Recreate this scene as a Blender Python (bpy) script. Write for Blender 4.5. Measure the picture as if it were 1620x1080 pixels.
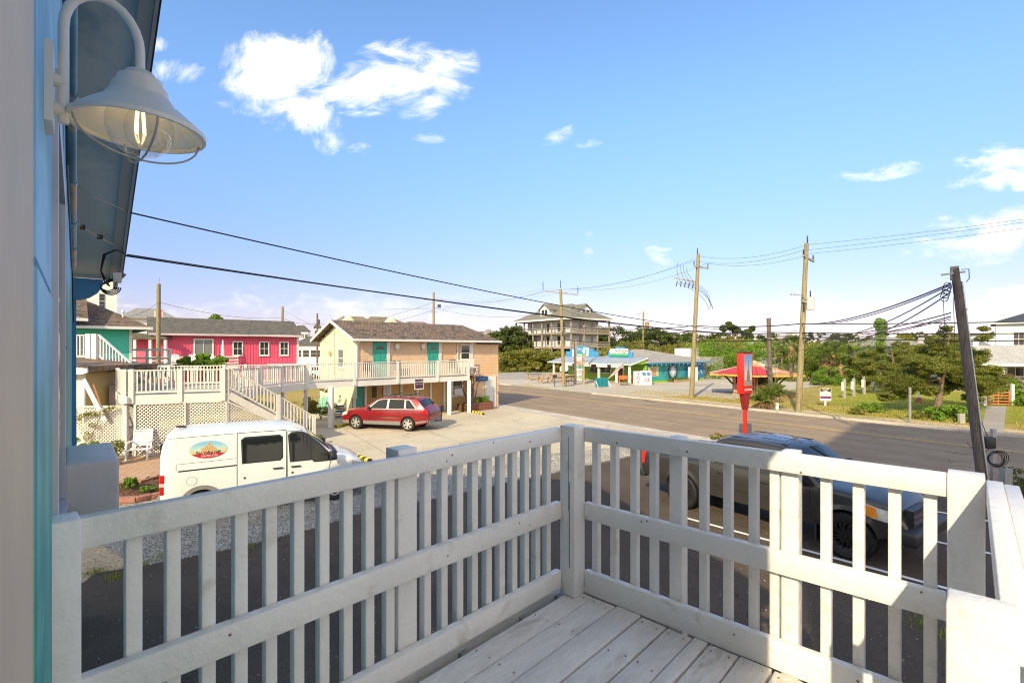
import bpy, bmesh, math, random
import numpy as np
from mathutils import Vector, Matrix
for _o in list(bpy.data.objects): bpy.data.objects.remove(_o)
R = math.radians
H, FP, CX, CY = 3.9, 780.0, 810.0, 552.0
def G(px, py, z=0.0):                      # ground (or level z) point seen at a photo position
    Y = FP*(H-z)/(py-CY); return Vector(((px-CX)*Y/FP, Y, z))
def D(px, py, Y):                          # point at distance Y
    return Vector(((px-CX)*Y/FP, Y, H-(py-CY)*Y/FP))
# ---------------------------------------------------------------- camera
sc = bpy.context.scene
COL = sc.collection
cam = bpy.data.cameras.new('camera'); camo = bpy.data.objects.new('camera', cam); COL.objects.link(camo)
camo.location = (0, 0, H); camo.rotation_euler = (R(90), 0, 0)
cam.sensor_width = 36.0; cam.lens = 17.333; cam.shift_y = 12/1620; cam.clip_start = 0.03; cam.clip_end = 6000
cam.dof.use_dof = True; cam.dof.focus_distance = 11.0; cam.dof.aperture_fstop = 7.1
sc.camera = camo
sc.cycles.filter_width = 1.1
# ---------------------------------------------------------------- sun, sky, exposure
SUN_AZ, SUN_EL = R(25.5), R(31.0)          # direction the shadows run (from +Y towards +X), sun height
sun = bpy.data.lights.new('sun', 'SUN'); sun.energy = 3.15; sun.angle = R(0.53); sun.color = (1.0, 0.85, 0.61)
suno = bpy.data.objects.new('sun', sun); COL.objects.link(suno)
sdir = Vector((math.sin(SUN_AZ)*math.cos(SUN_EL), math.cos(SUN_AZ)*math.cos(SUN_EL), -math.sin(SUN_EL)))
suno.rotation_euler = sdir.to_track_quat('-Z', 'Y').to_euler(); suno.location = (0, -20, 40)
sc.view_settings.view_transform = 'Standard'; sc.view_settings.look = 'None'
sc.view_settings.gamma = 1.0; sc.view_settings.exposure = 0.98; sc.view_settings.use_white_balance = True; sc.view_settings.white_balance_temperature = 7050; sc.view_settings.white_balance_tint = 5; sc.view_settings.use_curve_mapping = False
class NT:                                   # tiny node-tree helper
    def __init__(s, tree): s.t = tree; s.n = tree.nodes; s.l = tree.links
    def add(s, kind, **kw):
        nd = s.n.new(kind)
        for k, v in kw.items():
            if k.startswith('i_'):
                key = k[2:]; key = int(key) if key.isdigit() else key.replace('_', ' ')
                s.put(nd.inputs[key], v)
            else: setattr(nd, k, v)
        return nd
    def put(s, sock, v):
        if isinstance(v, bpy.types.NodeSocket): s.l.new(v, sock)
        elif isinstance(v, bpy.types.Node): s.l.new(v.outputs[0], sock)
        else: sock.default_value = v
    def m(s, op, a, b=0.0, c=0.0, clamp=False):
        nd = s.n.new('ShaderNodeMath'); nd.operation = op; nd.use_clamp = clamp
        s.put(nd.inputs[0], a); s.put(nd.inputs[1], b); s.put(nd.inputs[2], c); return nd.outputs[0]
    def mix(s, f, a, b, blend='MIX'):
        nd = s.n.new('ShaderNodeMix'); nd.data_type = 'RGBA'; nd.blend_type = blend
        s.put(nd.inputs[0], f); s.put(nd.inputs[6], a); s.put(nd.inputs[7], b); return nd.outputs[2]
    def ramp(s, f, lo, hi):                 # smooth step
        nd = s.n.new('ShaderNodeMapRange'); nd.interpolation_type = 'SMOOTHSTEP'
        s.put(nd.inputs[0], f); s.put(nd.inputs[1], lo); s.put(nd.inputs[2], hi); return nd.outputs[0]
    def noise(s, vec, scale, detail=4.0, rough=0.55, dist=0.0):
        nd = s.n.new('ShaderNodeTexNoise'); s.put(nd.inputs['Vector'], vec); nd.inputs['Scale'].default_value = scale
        nd.inputs['Detail'].default_value = detail; nd.inputs['Roughness'].default_value = rough; nd.inputs['Distortion'].default_value = dist
        return nd.outputs['Fac']
w = bpy.data.worlds.new('World'); sc.world = w; w.use_nodes = True
T = NT(w.node_tree); T.n.clear()
sky = T.add('ShaderNodeTexSky'); sky.sky_type = 'NISHITA'; sky.sun_disc = False
sky.sun_elevation = SUN_EL; sky.sun_rotation = SUN_AZ + math.pi; sky.air_density = 1.0; sky.dust_density = 0.25; sky.ozone_density = 2.6; sky.altitude = 0
tc = T.add('ShaderNodeTexCoord'); sep = T.add('ShaderNodeSeparateXYZ', i_0=tc.outputs['Generated'])
dx, dy, dz = sep.outputs
front = T.m('GREATER_THAN', dy, 0.05); ys = T.m('MAXIMUM', dy, 0.05)
u = T.m('DIVIDE', dx, ys); v = T.m('DIVIDE', dz, ys)
cmb = T.add('ShaderNodeCombineXYZ', i_0=u, i_1=v)
nz1 = T.noise(cmb, 8.0, 9.0, 0.66, 0.55)
mpv = T.add('ShaderNodeMapping', i_Vector=cmb); mpv.inputs['Rotation'].default_value = (0, 0, R(-32)); mpv.inputs['Scale'].default_value = (6, 15, 1)
nz2 = T.noise(mpv, 1.6, 7.0, 0.62, 0.5)
def blob(px, py, ax, ay, w_, rot=0.0):
    u0, v0 = (px-CX)/FP, (CY-py)/FP; c, s_ = math.cos(R(rot)), math.sin(R(rot))
    du = T.m('SUBTRACT', u, u0); dv = T.m('SUBTRACT', v, v0)
    a = T.m('ADD', T.m('MULTIPLY', du, c*FP/ax), T.m('MULTIPLY', dv, s_*FP/ax)); b = T.m('ADD', T.m('MULTIPLY', du, -s_*FP/ay), T.m('MULTIPLY', dv, c*FP/ay))
    d2 = T.m('ADD', T.m('MULTIPLY', a, a), T.m('MULTIPLY', b, b))
    return T.m('MULTIPLY', T.m('MAXIMUM', T.m('SUBTRACT', 1.0, d2), 0.0), w_)
def total(bl):
    t = bl[0]
    for x in bl[1:]: t = T.m('ADD', t, x)
    return t
puffy = total([blob(438, 95, 104, 64, 1.15, 10), blob(395, 152, 105, 36, .62), blob(505, 140, 90, 60, .45), blob(505, 200, 62, 40, .80, -40), blob(520, 235, 44, 26, .36), blob(285, 112, 56, 26, .78), blob(250, 70, 24, 16, .6), blob(470, 175, 70, 40, .5)])
wispy = total([blob(605, 120, 104, 58, 1.0, 22), blob(675, 148, 60, 44, .85, 35), blob(560, 150, 90, 40, .5), blob(720, 115, 50, 50, .55), blob(670, 225, 44, 20, .38, 20), blob(885, 215, 44, 18, .38, 40), blob(932, 387, 12, 30, .6), blob(1045, 405, 30, 26, .62, -30), blob(935, 230, 30, 14, .3), blob(575, 236, 34, 20, .34), blob(1590, 265, 90, 42, .95), blob(1500, 292, 60, 14, .62, 15), blob(1400, 272, 90, 16, .5, 8), blob(1570, 372, 170, 50, .95, 8), blob(1300, 500, 330, 44, .40, 0), blob(1600, 480, 140, 34, .7, 14), blob(420, 490, 380, 46, .36, 0), blob(820, 500, 420, 40, .36, 0)])
d1 = T.ramp(T.m('ADD', puffy, T.m('MULTIPLY', T.m('SUBTRACT', nz1, .5), 3.4)), .25, 1.35)
d1 = T.m('MULTIPLY', d1, T.m('MINIMUM', T.m('MULTIPLY', puffy, 5.0), 1.0))
d2 = T.ramp(T.m('ADD', wispy, T.m('MULTIPLY', T.m('SUBTRACT', nz2, .5), 3.6)), .10, 1.6)
d2 = T.m('MULTIPLY', d2, T.m('MINIMUM', T.m('MULTIPLY', wispy, 4.0), 1.0))
nz3 = T.noise(tc.outputs['Generated'], 2.6, 8.0, 0.6, 0.4)     # unseen clouds behind the camera, added to brighten the shade
d3 = T.m('MULTIPLY', T.ramp(nz3, .40, .60), T.m('MULTIPLY', T.m('SUBTRACT', 1.0, front), .85))
dens = T.m('MULTIPLY', T.m('MAXIMUM', d1, d2), front)
dens = T.m('MULTIPLY', T.m('MAXIMUM', dens, d3), T.m('GREATER_THAN', dz, 0.0), clamp=True)
warm = T.ramp(v, .0, .45)
ccol = T.mix(warm, (4.8, 4.75, 4.95, 1), (6.0, 5.9, 5.95, 1))
tint = T.mix(T.ramp(dz, -.02, .5), (.575, .43, .62, 1), (.96, 1.12, 1.34, 1))
skyc = T.mix(1.0, sky.outputs[0], tint, 'MULTIPLY')
ccol = T.mix(front, (8.2, 7.4, 6.3, 1), ccol)  # clouds out of view made brighter and warmer to fill the shade
col = T.mix(dens, skyc, ccol)
bg = T.add('ShaderNodeBackground', i_Color=col, i_Strength=0.125)
out = T.add('ShaderNodeOutputWorld'); T.l.new(bg.outputs[0], out.inputs[0])

# ---------------------------------------------------------------- materials
def _base(name):
    m = bpy.data.materials.new(name); m.use_nodes = True; t = NT(m.node_tree); t.n.clear()
    o = t.add('ShaderNodeOutputMaterial'); b = t.add('ShaderNodeBsdfPrincipled'); t.l.new(b.outputs[0], o.inputs[0])
    tcx = t.add('ShaderNodeTexCoord'); return m, t, b, tcx.outputs['Object']
def MAT(name, c, rough=.6, var=.12, scale=3.0, c2=None, c2s=1.5, c2t=(.5, .7), bump=0.0, bscale=None, metal=0.0, spec=None, coat=0.0, stretch=None, grain=0.0, emit=None):
    m, t, b, oc = _base(name); vec = oc
    if stretch:
        mp = t.add('ShaderNodeMapping', i_Vector=oc); mp.inputs['Scale'].default_value = stretch; vec = mp.outputs[0]
    n = t.noise(vec, scale, 5.0, .6)
    lo = tuple(x*(1-var) for x in c)+(1,); hi = tuple(min(1, x*(1+var)) for x in c)+(1,)
    colr = t.mix(t.ramp(n, .3, .7), lo, hi)
    if c2 is not None: colr = t.mix(t.ramp(t.noise(vec, c2s, 6.0, .65, .3), c2t[0], c2t[1]), colr, tuple(c2)+(1,))
    if grain:
        g = t.noise(vec, bscale or scale*12, 2.0, .6); colr = t.mix(grain, colr, t.mix(t.ramp(g, .3, .7), (0, 0, 0, 1), (1, 1, 1, 1)), 'OVERLAY')
    t.l.new(colr, b.inputs['Base Color']); b.inputs['Roughness'].default_value = rough; b.inputs['Metallic'].default_value = metal
    if spec is not None: b.inputs['Specular IOR Level'].default_value = spec
    if coat: b.inputs['Coat Weight'].default_value = coat; b.inputs['Coat Roughness'].default_value = .04
    if bump:
        bn = t.noise(vec, bscale or scale*8, 5.0, .6)
        bb = t.add('ShaderNodeBump', i_Height=bn); bb.inputs['Strength'].default_value = min(1, bump); bb.inputs['Distance'].default_value = .02
        t.l.new(bb.outputs[0], b.inputs['Normal'])
    if emit: b.inputs['Emission Color'].default_value = tuple(c)+(1,); b.inputs['Emission Strength'].default_value = emit
    return m
def LEAF(name, c1, c2, c3=None, scale=1.2):
    m, t, b, oc = _base(name); geo = t.add('ShaderNodeNewGeometry')
    f = t.m('ADD', t.m('MULTIPLY', geo.outputs['Random Per Island'], .6), t.m('MULTIPLY', t.noise(oc, scale, 3.0), .55))
    colr = t.mix(t.ramp(f, .25, .85), tuple(c1)+(1,), tuple(c2)+(1,))
    if c3: colr = t.mix(t.ramp(t.noise(oc, scale*.6, 3.0), .58, .7), colr, tuple(c3)+(1,))
    t.l.new(colr, b.inputs['Base Color']); b.inputs['Roughness'].default_value = .55; b.inputs['Specular IOR Level'].default_value = .25
    tr = t.add('ShaderNodeBsdfTranslucent', i_Color=t.mix(.5, colr, (.25, .3, .03, 1))); mx = t.add('ShaderNodeMixShader', i_0=.35)
    t.l.new(b.outputs[0], mx.inputs[1]); t.l.new(tr.outputs[0], mx.inputs[2]); t.l.new(mx.outputs[0], [n for n in t.n if n.bl_idname == 'ShaderNodeOutputMaterial'][0].inputs[0])
    return m
def SHINGLE(name, cols, sx=3.2, sy=7.0, bump=.35):
    # roof shingles: brick-like tabs in roof coordinates (x along the eave, z up the slope), each tab its own tone
    m, t, b, oc = _base(name); s_ = t.add('ShaderNodeSeparateXYZ', i_0=oc); geo = t.add('ShaderNodeNewGeometry')
    cb = t.add('ShaderNodeCombineXYZ', i_0=t.m('ADD', s_.outputs[0], t.m('MULTIPLY', s_.outputs[1], .37)), i_1=t.m('MULTIPLY', s_.outputs[2], 2.4))
    br = t.add('ShaderNodeTexBrick', i_Vector=cb); br.inputs['Color1'].default_value = (0, 0, 0, 1); br.inputs['Color2'].default_value = (1, 1, 1, 1)
    br.inputs['Scale'].default_value = 1.0; br.inputs['Mortar Size'].default_value = .012; br.inputs['Brick Width'].default_value = 1/sx; br.inputs['Row Height'].default_value = 1/sy
    br.inputs['Mortar'].default_value = (.1, .1, .1, 1)
    n = t.noise(oc, 1.3, 5.0, .7); f = t.m('ADD', t.m('MULTIPLY', br.outputs['Color'], .65), t.m('MULTIPLY', n, .5))
    colr = t.mix(t.ramp(f, .2, .75), cols[0]+(1,), cols[1]+(1,))
    if len(cols) > 2: colr = t.mix(t.ramp(t.noise(cb, 9.0, 2.0), .52, .62), colr, cols[2]+(1,))
    colr = t.mix(t.m('MULTIPLY', br.outputs['Fac'], .5), colr, (.03, .025, .02, 1))
    t.l.new(colr, b.inputs['Base Color']); b.inputs['Roughness'].default_value = .9
    bb = t.add('ShaderNodeBump', i_Height=t.m('SUBTRACT', t.noise(oc, 60, 3.0), br.outputs['Fac'])); bb.inputs['Strength'].default_value = bump; bb.inputs['Distance'].default_value = .02
    t.l.new(bb.outputs[0], b.inputs['Normal']); return m
def GLASS(name, c=(.03, .035, .04), rough=.05):
    m, t, b, oc = _base(name); b.inputs['Base Color'].default_value = tuple(c)+(1,); b.inputs['Roughness'].default_value = rough
    b.inputs['Specular IOR Level'].default_value = .8
    return m
WHITE = MAT('white_paint', (.72, .71, .68), .5, .06, 2.5, c2=(.60, .59, .55), c2s=4, c2t=(.55, .8), bump=.15, bscale=30)
WWOOD = MAT('painted_wood', (.80, .765, .71), .45, .05, 3.0, c2=(.60, .55, .47), c2s=5.5, c2t=(.56, .76), bump=.34, bscale=22)
WW2 = MAT('toned_white_paint', (.66, .62, .57), .55, .06, 3.0, c2=(.52, .48, .42), c2s=3, c2t=(.55, .8), bump=.2, bscale=20)  # darker copy of the white paint, lowered for the sunlit deck; patchy wear
TRIM = MAT('white_trim', (.68, .66, .62), .55, .05, 2.0)
GREYW = MAT('grey_wood', (.34, .32, .29), .8, .2, 2.0, bump=.3)
FENCEW = MAT('weathered_fence', (.36, .33, .29), .85, .25, 2.5, bump=.3)
POLEW = MAT('treated_pole', (.26, .215, .115), .8, .3, 3.0, c2=(.13, .10, .06), c2s=2.0, c2t=(.5, .7), bump=.4, stretch=(8, 8, .6))
POLED = MAT('dark_pole', (.13, .105, .09), .85, .3, 3.0, c2=(.05, .04, .035), c2s=2.0, bump=.5, stretch=(10, 10, .5))
GALV = MAT('galvanised_metal', (.42, .44, .46), .4, .15, 6.0, metal=.7)
STEEL = MAT('grey_steel', (.35, .36, .37), .45, .12, 6.0, metal=.4)
BLACK = MAT('black_rubber', (.012, .012, .013), .6, .2, 5.0)
WIREM = MAT('black_cable', (.015, .015, .017), .5, .1, 5.0)
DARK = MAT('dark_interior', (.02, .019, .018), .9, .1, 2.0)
PANE = GLASS('window_pane', (.025, .032, .040), .04)
PANE2 = GLASS('pale_window_pane', (.16, .18, .18), .08)
ASPH = None
# ---------------------------------------------------------------- mesh helpers
def setp(o, label=None, cat=None, group=None, kind=None):
    if label: o['label'] = label
    if cat: o['category'] = cat
    if group: o['group'] = group
    if kind: o['kind'] = kind
    return o
def E(name, loc=(0, 0, 0), rot=0.0, label=None, cat=None, group=None):
    o = bpy.data.objects.new(name, None); COL.objects.link(o); o.location = loc; o.rotation_euler = (0, 0, rot); o.empty_display_size = .1
    return setp(o, label, cat, group)
def ME(name, verts, faces, mat, parent=None, smooth=False, **kw):
    me = bpy.data.meshes.new(name); me.from_pydata([tuple(p) for p in verts], [], faces); me.materials.append(mat)
    if smooth:
        for p in me.polygons: p.use_smooth = True
    o = bpy.data.objects.new(name, me); COL.objects.link(o)
    if parent: o.parent = parent
    return setp(o, **kw)
def share(src, name=None, loc=(0, 0, 0), rot=(0, 0, 0), parent=None, scale=None):
    c = src.copy(); COL.objects.link(c); c.parent = parent if parent is not None else src.parent; c.location = loc; c.rotation_euler = rot
    if scale: c.scale = scale
    return c
def clone(o, parent=None, **kw):
    c = o.copy(); COL.objects.link(c); c.parent = parent
    for ch in list(o.children): clone(ch, c)
    return setp(c, **kw) if kw else c
class MB:
    def __init__(s, T=None): s.V = []; s.F = []; s.T = T
    def _p(s, p):
        p = Vector(p); s.V.append(s.T @ p if s.T is not None else p); return len(s.V)-1
    def poly(s, pts): i = [s._p(p) for p in pts]; s.F.append(i); return s
    def box(s, x0, x1, y0, y1, z0, z1, M=None):
        c = [(x0, y0, z0), (x1, y0, z0), (x1, y1, z0), (x0, y1, z0), (x0, y0, z1), (x1, y0, z1), (x1, y1, z1), (x0, y1, z1)]
        i = [s._p(M @ Vector(p) if M is not None else p) for p in c]
        for f in ((0, 3, 2, 1), (4, 5, 6, 7), (0, 1, 5, 4), (1, 2, 6, 5), (2, 3, 7, 6), (3, 0, 4, 7)): s.F.append([i[k] for k in f])
        return s
    def bar(s, p0, p1, wd, ht, up=(0, 0, 1)):           # rectangular bar from p0 to p1 (centre line)
        p0, p1 = Vector(p0), Vector(p1); d = p1-p0; L = d.length; d.normalize(); up = Vector(up)
        sd = d.cross(up)
        if sd.length < 1e-4: sd = d.cross(Vector((1, 0, 0)))
        sd.normalize(); u2 = sd.cross(d)
        M = Matrix(((d.x, sd.x, u2.x, p0.x), (d.y, sd.y, u2.y, p0.y), (d.z, sd.z, u2.z, p0.z), (0, 0, 0, 1)))
        return s.box(0, L, -wd/2, wd/2, -ht/2, ht/2, M)
    def tube(s, pts, r, n=6, caps=True, r2=None):
        pts = [Vector(p) for p in pts]; rings = []; N = len(pts); a = None
        for k, p in enumerate(pts):
            d = (pts[min(k+1, N-1)]-pts[max(k-1, 0)]).normalized()
            if a is None:
                a = d.cross(Vector((0, 0, 1)))
                if a.length < 1e-2: a = d.cross(Vector((1, 0, 0)))
            else:
                a = a-d*a.dot(d)
                if a.length < 1e-3: a = d.cross(Vector((1, 0, 0)))
            a.normalize(); b = a.cross(d); rr = r if r2 is None else r+(r2-r)*k/max(1, N-1)
            rings.append([s._p(p+a*(rr*math.cos(2*math.pi*j/n))+b*(rr*math.sin(2*math.pi*j/n))) for j in range(n)])
        for k in range(N-1):
            for j in range(n): s.F.append([rings[k][j], rings[k][(j+1) % n], rings[k+1][(j+1) % n], rings[k+1][j]])
        if caps: s.F.append(rings[0][::-1]); s.F.append(rings[-1])
        return s
    def cyl(s, p0, p1, r, r2=None, n=10): return s.tube([p0, p1], r, n, True, r2)
    def lathe(s, prof, n=16, M=None, close=False):
        rings = []
        for (r, z) in prof:
            rings.append([s._p((M @ Vector((r*math.cos(2*math.pi*j/n), r*math.sin(2*math.pi*j/n), z))) if M is not None else (r*math.cos(2*math.pi*j/n), r*math.sin(2*math.pi*j/n), z)) for j in range(n)])
        K = len(rings)
        for k in range(K if close else K-1):
            a, b = rings[k], rings[(k+1) % K]
            for j in range(n): s.F.append([a[j], a[(j+1) % n], b[(j+1) % n], b[j]])
        return s
    def prism(s, poly, y0, y1, M=None, swap=False):    # polygon in xz extruded along y
        n = len(poly); f = (lambda p: M @ Vector(p)) if M is not None else (lambda p: p)
        a = [s._p(f((x, y0, z))) for x, z in poly]; b = [s._p(f((x, y1, z))) for x, z in poly]
        s.F.append(a); s.F.append(b[::-1])
        for k in range(n): s.F.append([a[k], b[k], b[(k+1) % n], a[(k+1) % n]])
        return s
    def slab(s, poly, z0, z1):                          # polygon in xy extruded in z
        n = len(poly); a = [s._p((p[0], p[1], z0)) for p in poly]; b = [s._p((p[0], p[1], z1)) for p in poly]
        s.F.append(a[::-1]); s.F.append(b)
        for k in range(n): s.F.append([a[k], a[(k+1) % n], b[(k+1) % n], b[k]])
        return s
    def build(s, name, mat, parent=None, smooth=False, fix=True, **kw):
        me = bpy.data.meshes.new(name); me.from_pydata([tuple(p) for p in s.V], [], s.F); me.materials.append(mat)
        if fix:
            bm = bmesh.new(); bm.from_mesh(me); bmesh.ops.recalc_face_normals(bm, faces=bm.faces); bm.to_mesh(me); bm.free()
        if smooth:
            for p in me.polygons: p.use_smooth = True
            if smooth != 'all': me.set_sharp_from_angle(angle=R(38))
        o = bpy.data.objects.new(name, me); COL.objects.link(o)
        if parent: o.parent = parent
        return setp(o, **kw)
def bevel(o, wd=.006, seg=2):
    bm = bmesh.new(); bm.from_mesh(o.data)
    bmesh.ops.bevel(bm, geom=[e for e in bm.edges if len(e.link_faces) == 2 and e.calc_face_angle(0) > .6], offset=wd, segments=seg, affect='EDGES', profile=.5)
    bm.to_mesh(o.data); bm.free()
    for p in o.data.polygons: p.use_smooth = True
    o.data.set_sharp_from_angle(angle=R(50)); return o
def sheet(name, pts, z, mat, **kw):
    return ME(name, [(p[0], p[1], z) for p in pts], [list(range(len(pts)))], mat, **kw)
def basis(o, ux, out):                                  # matrix: local x along ux, -y outward, z up
    ux = Vector(ux).normalized(); yy = -Vector(out).normalized()
    return Matrix(((ux.x, yy.x, 0, o[0]), (ux.y, yy.y, 0, o[1]), (0, 0, 1, o[2] if len(o) > 2 else 0), (0, 0, 0, 1)))
def textmesh(name, txt, size, mat, M, parent, align='CENTER', bold=0.0, label=None, sx=1.0):
    cu = bpy.data.curves.new('t', 'FONT'); cu.body = txt; cu.size = size; cu.align_x = align; cu.align_y = 'CENTER'; cu.offset = bold; cu.resolution_u = 2
    to = bpy.data.objects.new('t', cu); COL.objects.link(to); dg = bpy.context.evaluated_depsgraph_get(); me = bpy.data.meshes.new_from_object(to.evaluated_get(dg))
    bpy.data.objects.remove(to); bpy.data.curves.remove(cu); me.name = name
    me.transform(M @ Matrix.Rotation(R(90), 4, 'X') @ Matrix.Diagonal((sx, 1, 1, 1))); me.materials.clear(); me.materials.append(mat)
    o = bpy.data.objects.new(name, me); COL.objects.link(o); o.parent = parent
    if label: o['label'] = label
    return o
# ---------------------------------------------------------------- foliage
def leaf_mesh(name, pts, nrm, size, rng, aspect=.55, jitter=.8, tri=False):
    n = len(pts); d = nrm+rng.normal(0, jitter, (n, 3)); d /= np.linalg.norm(d, axis=1)[:, None]+1e-9
    r = rng.normal(0, 1, (n, 3)); a = np.cross(d, r); a /= np.linalg.norm(a, axis=1)[:, None]+1e-9; b = np.cross(d, a)
    sz = size*rng.uniform(.6, 1.3, (n, 1)); a = a*sz*.5; b = b*sz*.5*aspect
    k = 3 if tri else 4
    if tri: vs = np.stack([pts-a, pts+a*.6-b*1.4, pts+a*.6+b*1.4], 1)
    else: vs = np.stack([pts-a, pts-b, pts+a, pts+b], 1)
    me = bpy.data.meshes.new(name); me.vertices.add(n*k); me.vertices.foreach_set('co', vs.reshape(-1).astype('f'))
    me.loops.add(n*k); me.loops.foreach_set('vertex_index', np.arange(n*k, dtype='i'))
    me.polygons.add(n); me.polygons.foreach_set('loop_start', np.arange(0, n*k, k, dtype='i'))
    me.update(calc_edges=True); return me
def blob_points(lumps, n, rng, shell=.55):
    L = np.array(lumps, dtype=float); vol = (L[:, 3]*L[:, 4]+L[:, 4]*L[:, 5]+L[:, 3]*L[:, 5]); k = rng.choice(len(L), n, p=vol/vol.sum())
    d = rng.normal(0, 1, (n, 3)); d /= np.linalg.norm(d, axis=1)[:, None]
    r = shell+(1.04-shell)*rng.uniform(0, 1, (n, 1))**.6
    return L[k, :3]+d*r*L[k, 3:6], d
def lumps_in(rng, c, rad, n, lr, flat=.7, bottom=-.6):
    out = []
    for _ in range(n):
        for _t in range(20):
            q = rng.uniform(-1, 1, 3)
            if q[2] > bottom and .25 < (q**2).sum() < 1.0: break
        s_ = lr*rng.uniform(.7, 1.35)
        out.append((c[0]+q[0]*rad[0], c[1]+q[1]*rad[1], c[2]+q[2]*rad[2], s_, s_, s_*flat))
    return out
def foliage(name, lumps, n, size, mat, parent=None, seed=1, shell=.55, aspect=.55, jitter=.8, tri=False, **kw):
    rng = np.random.default_rng(seed); p, d = blob_points(lumps, n, rng, shell)
    me = leaf_mesh(name, p, d, size, rng, aspect, jitter, tri); me.materials.append(mat)
    o = bpy.data.objects.new(name, me); COL.objects.link(o)
    if parent: o.parent = parent
    return setp(o, **kw)
# ================================================================ GROUND
def grass_mat(name, a, b, c, s1=.25, s2=2.2):
    m, t, bs, oc = _base(name)
    n1 = t.noise(oc, s1, 6.0, .65); n2 = t.noise(oc, s2, 6.0, .7); n3 = t.noise(oc, 22.0, 4.0, .7)
    x = t.mix(t.ramp(n1, .40, .60), tuple(a)+(1,), tuple(b)+(1,)); x = t.mix(t.ramp(n2, .52, .72), x, tuple(c)+(1,))
    x = t.mix(.35, x, t.mix(t.ramp(n3, .3, .7), (.12, .12, .12, 1), (.9, .9, .9, 1)), 'OVERLAY')
    t.l.new(x, bs.inputs['Base Color']); bs.inputs['Roughness'].default_value = .95; bs.inputs['Specular IOR Level'].default_value = .1
    bb = t.add('ShaderNodeBump', i_Height=t.noise(oc, 14.0, 6.0, .75)); bb.inputs['Strength'].default_value = .8; bb.inputs['Distance'].default_value = .06
    t.l.new(bb.outputs[0], bs.inputs['Normal']); return m
def paving_mat(name, a, b, stain, s1=.5, grain=40., bump=.25, gs=.25, bd=.01, rough=.9, crack=0.0, cw=.012, tracks=False):
    m, t, bs, oc = _base(name)
    x = t.mix(t.ramp(t.noise(oc, s1, 7.0, .65, .4), .35, .65), tuple(a)+(1,), tuple(b)+(1,))
    x = t.mix(t.m('MULTIPLY', t.ramp(t.noise(oc, s1*3.1, 6.0, .7, 1.0), .56, .74), .7), x, tuple(stain)+(1,))
    if tracks:
        sp = t.add('ShaderNodeSeparateXYZ', i_0=oc); nc = t.m('ADD', t.m('MULTIPLY', sp.outputs[0], .809), t.m('MULTIPLY', sp.outputs[1], .588))
        wv = t.m('SINE', t.m('MULTIPLY', t.m('SUBTRACT', nc, 20.4), 3.6)); x = t.mix(t.m('MULTIPLY', t.ramp(wv, .1, .9), t.m('MULTIPLY', t.noise(oc, .4, 4.0), .55)), x, tuple(q*.72 for q in a)+(1,))
    if crack:
        mp = t.add('ShaderNodeVectorMath', operation='ADD', i_0=oc); t.l.new(t.add('ShaderNodeTexNoise', i_Vector=oc, i_Scale=1.3, i_Detail=5.0).outputs['Color'], mp.inputs[1])
        vo = t.add('ShaderNodeTexVoronoi', i_Vector=mp.outputs[0], i_Scale=crack, feature='DISTANCE_TO_EDGE')
        ck = t.m('SUBTRACT', 1.0, t.ramp(vo.outputs['Distance'], 0.0, cw*crack)); ck = t.m('MULTIPLY', ck, t.ramp(t.noise(oc, .35, 3.0), .45, .6)); x = t.mix(t.m('MULTIPLY', ck, .75), x, tuple(q*.3 for q in a)+(1,))
    g = t.noise(oc, grain, 3.0, .8); x = t.mix(gs, x, t.mix(t.ramp(g, .32, .68), (0, 0, 0, 1), (1, 1, 1, 1)), 'OVERLAY')
    t.l.new(x, bs.inputs['Base Color']); bs.inputs['Roughness'].default_value = rough; bs.inputs['Specular IOR Level'].default_value = .2
    bb = t.add('ShaderNodeBump', i_Height=g); bb.inputs['Strength'].default_value = bump; bb.inputs['Distance'].default_value = bd
    t.l.new(bb.outputs[0], bs.inputs['Normal']); return m
GRASSD = grass_mat('dry_grass', (.38, .28, .10), (.28, .25, .06), (.46, .34, .18))
GRASSG = grass_mat('green_lawn', (.22, .235, .035), (.32, .31, .06), (.36, .29, .09), .35, 3.0)
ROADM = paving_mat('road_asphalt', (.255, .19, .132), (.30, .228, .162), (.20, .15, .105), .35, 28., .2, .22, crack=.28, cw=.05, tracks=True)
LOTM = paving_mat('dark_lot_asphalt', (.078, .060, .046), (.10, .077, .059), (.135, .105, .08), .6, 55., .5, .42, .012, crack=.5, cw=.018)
CONCM = paving_mat('lot_concrete', (.44, .38, .29), (.53, .465, .355), (.40, .33, .24), .28, 20., .1, .14, crack=.22, cw=.03)
CONC2 = paving_mat('kerb_concrete', (.40, .36, .31), (.52, .47, .40), (.30, .27, .22), .9, 25., .15, .15)
GRAVELM = paving_mat('grey_gravel', (.30, .28, .25), (.44, .41, .36), (.22, .20, .17), 1.2, 26., 1.0, .9, .05)
CRUSH = paving_mat('crushed_shell', (.40, .355, .285), (.48, .43, .35), (.44, .34, .23), .22, 12., .4, .2, .03)
SANDM = paving_mat('sandy_soil', (.42, .32, .21), (.52, .40, .27), (.27, .23, .11), 1.1, 16., .6, .35, .03)
MULCHM = paving_mat('brown_mulch', (.11, .055, .03), (.17, .09, .05), (.07, .04, .025), 3.0, 22., 1.0, .8, .04)
GS = 'structure'
far = 3000
ground = sheet('ground', [(-far, -60), (far, -60), (far, far), (-far, far)], 0, GRASSD, kind=GS)
RD = Vector((.588, -.809)); RN = Vector((.809, .588))
def rp(t, n): return (RD.x*t+RN.x*n, RD.y*t+RN.y*n)
def strip(name, n0, n1, z, mat, ta=-600, tb=120, **kw): return sheet(name, [rp(ta, n0), rp(tb, n0), rp(tb, n1), rp(ta, n1)], z, mat, kind=GS, **kw)
strip('road', 19.5, 30.72, .016, ROADM)
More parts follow.
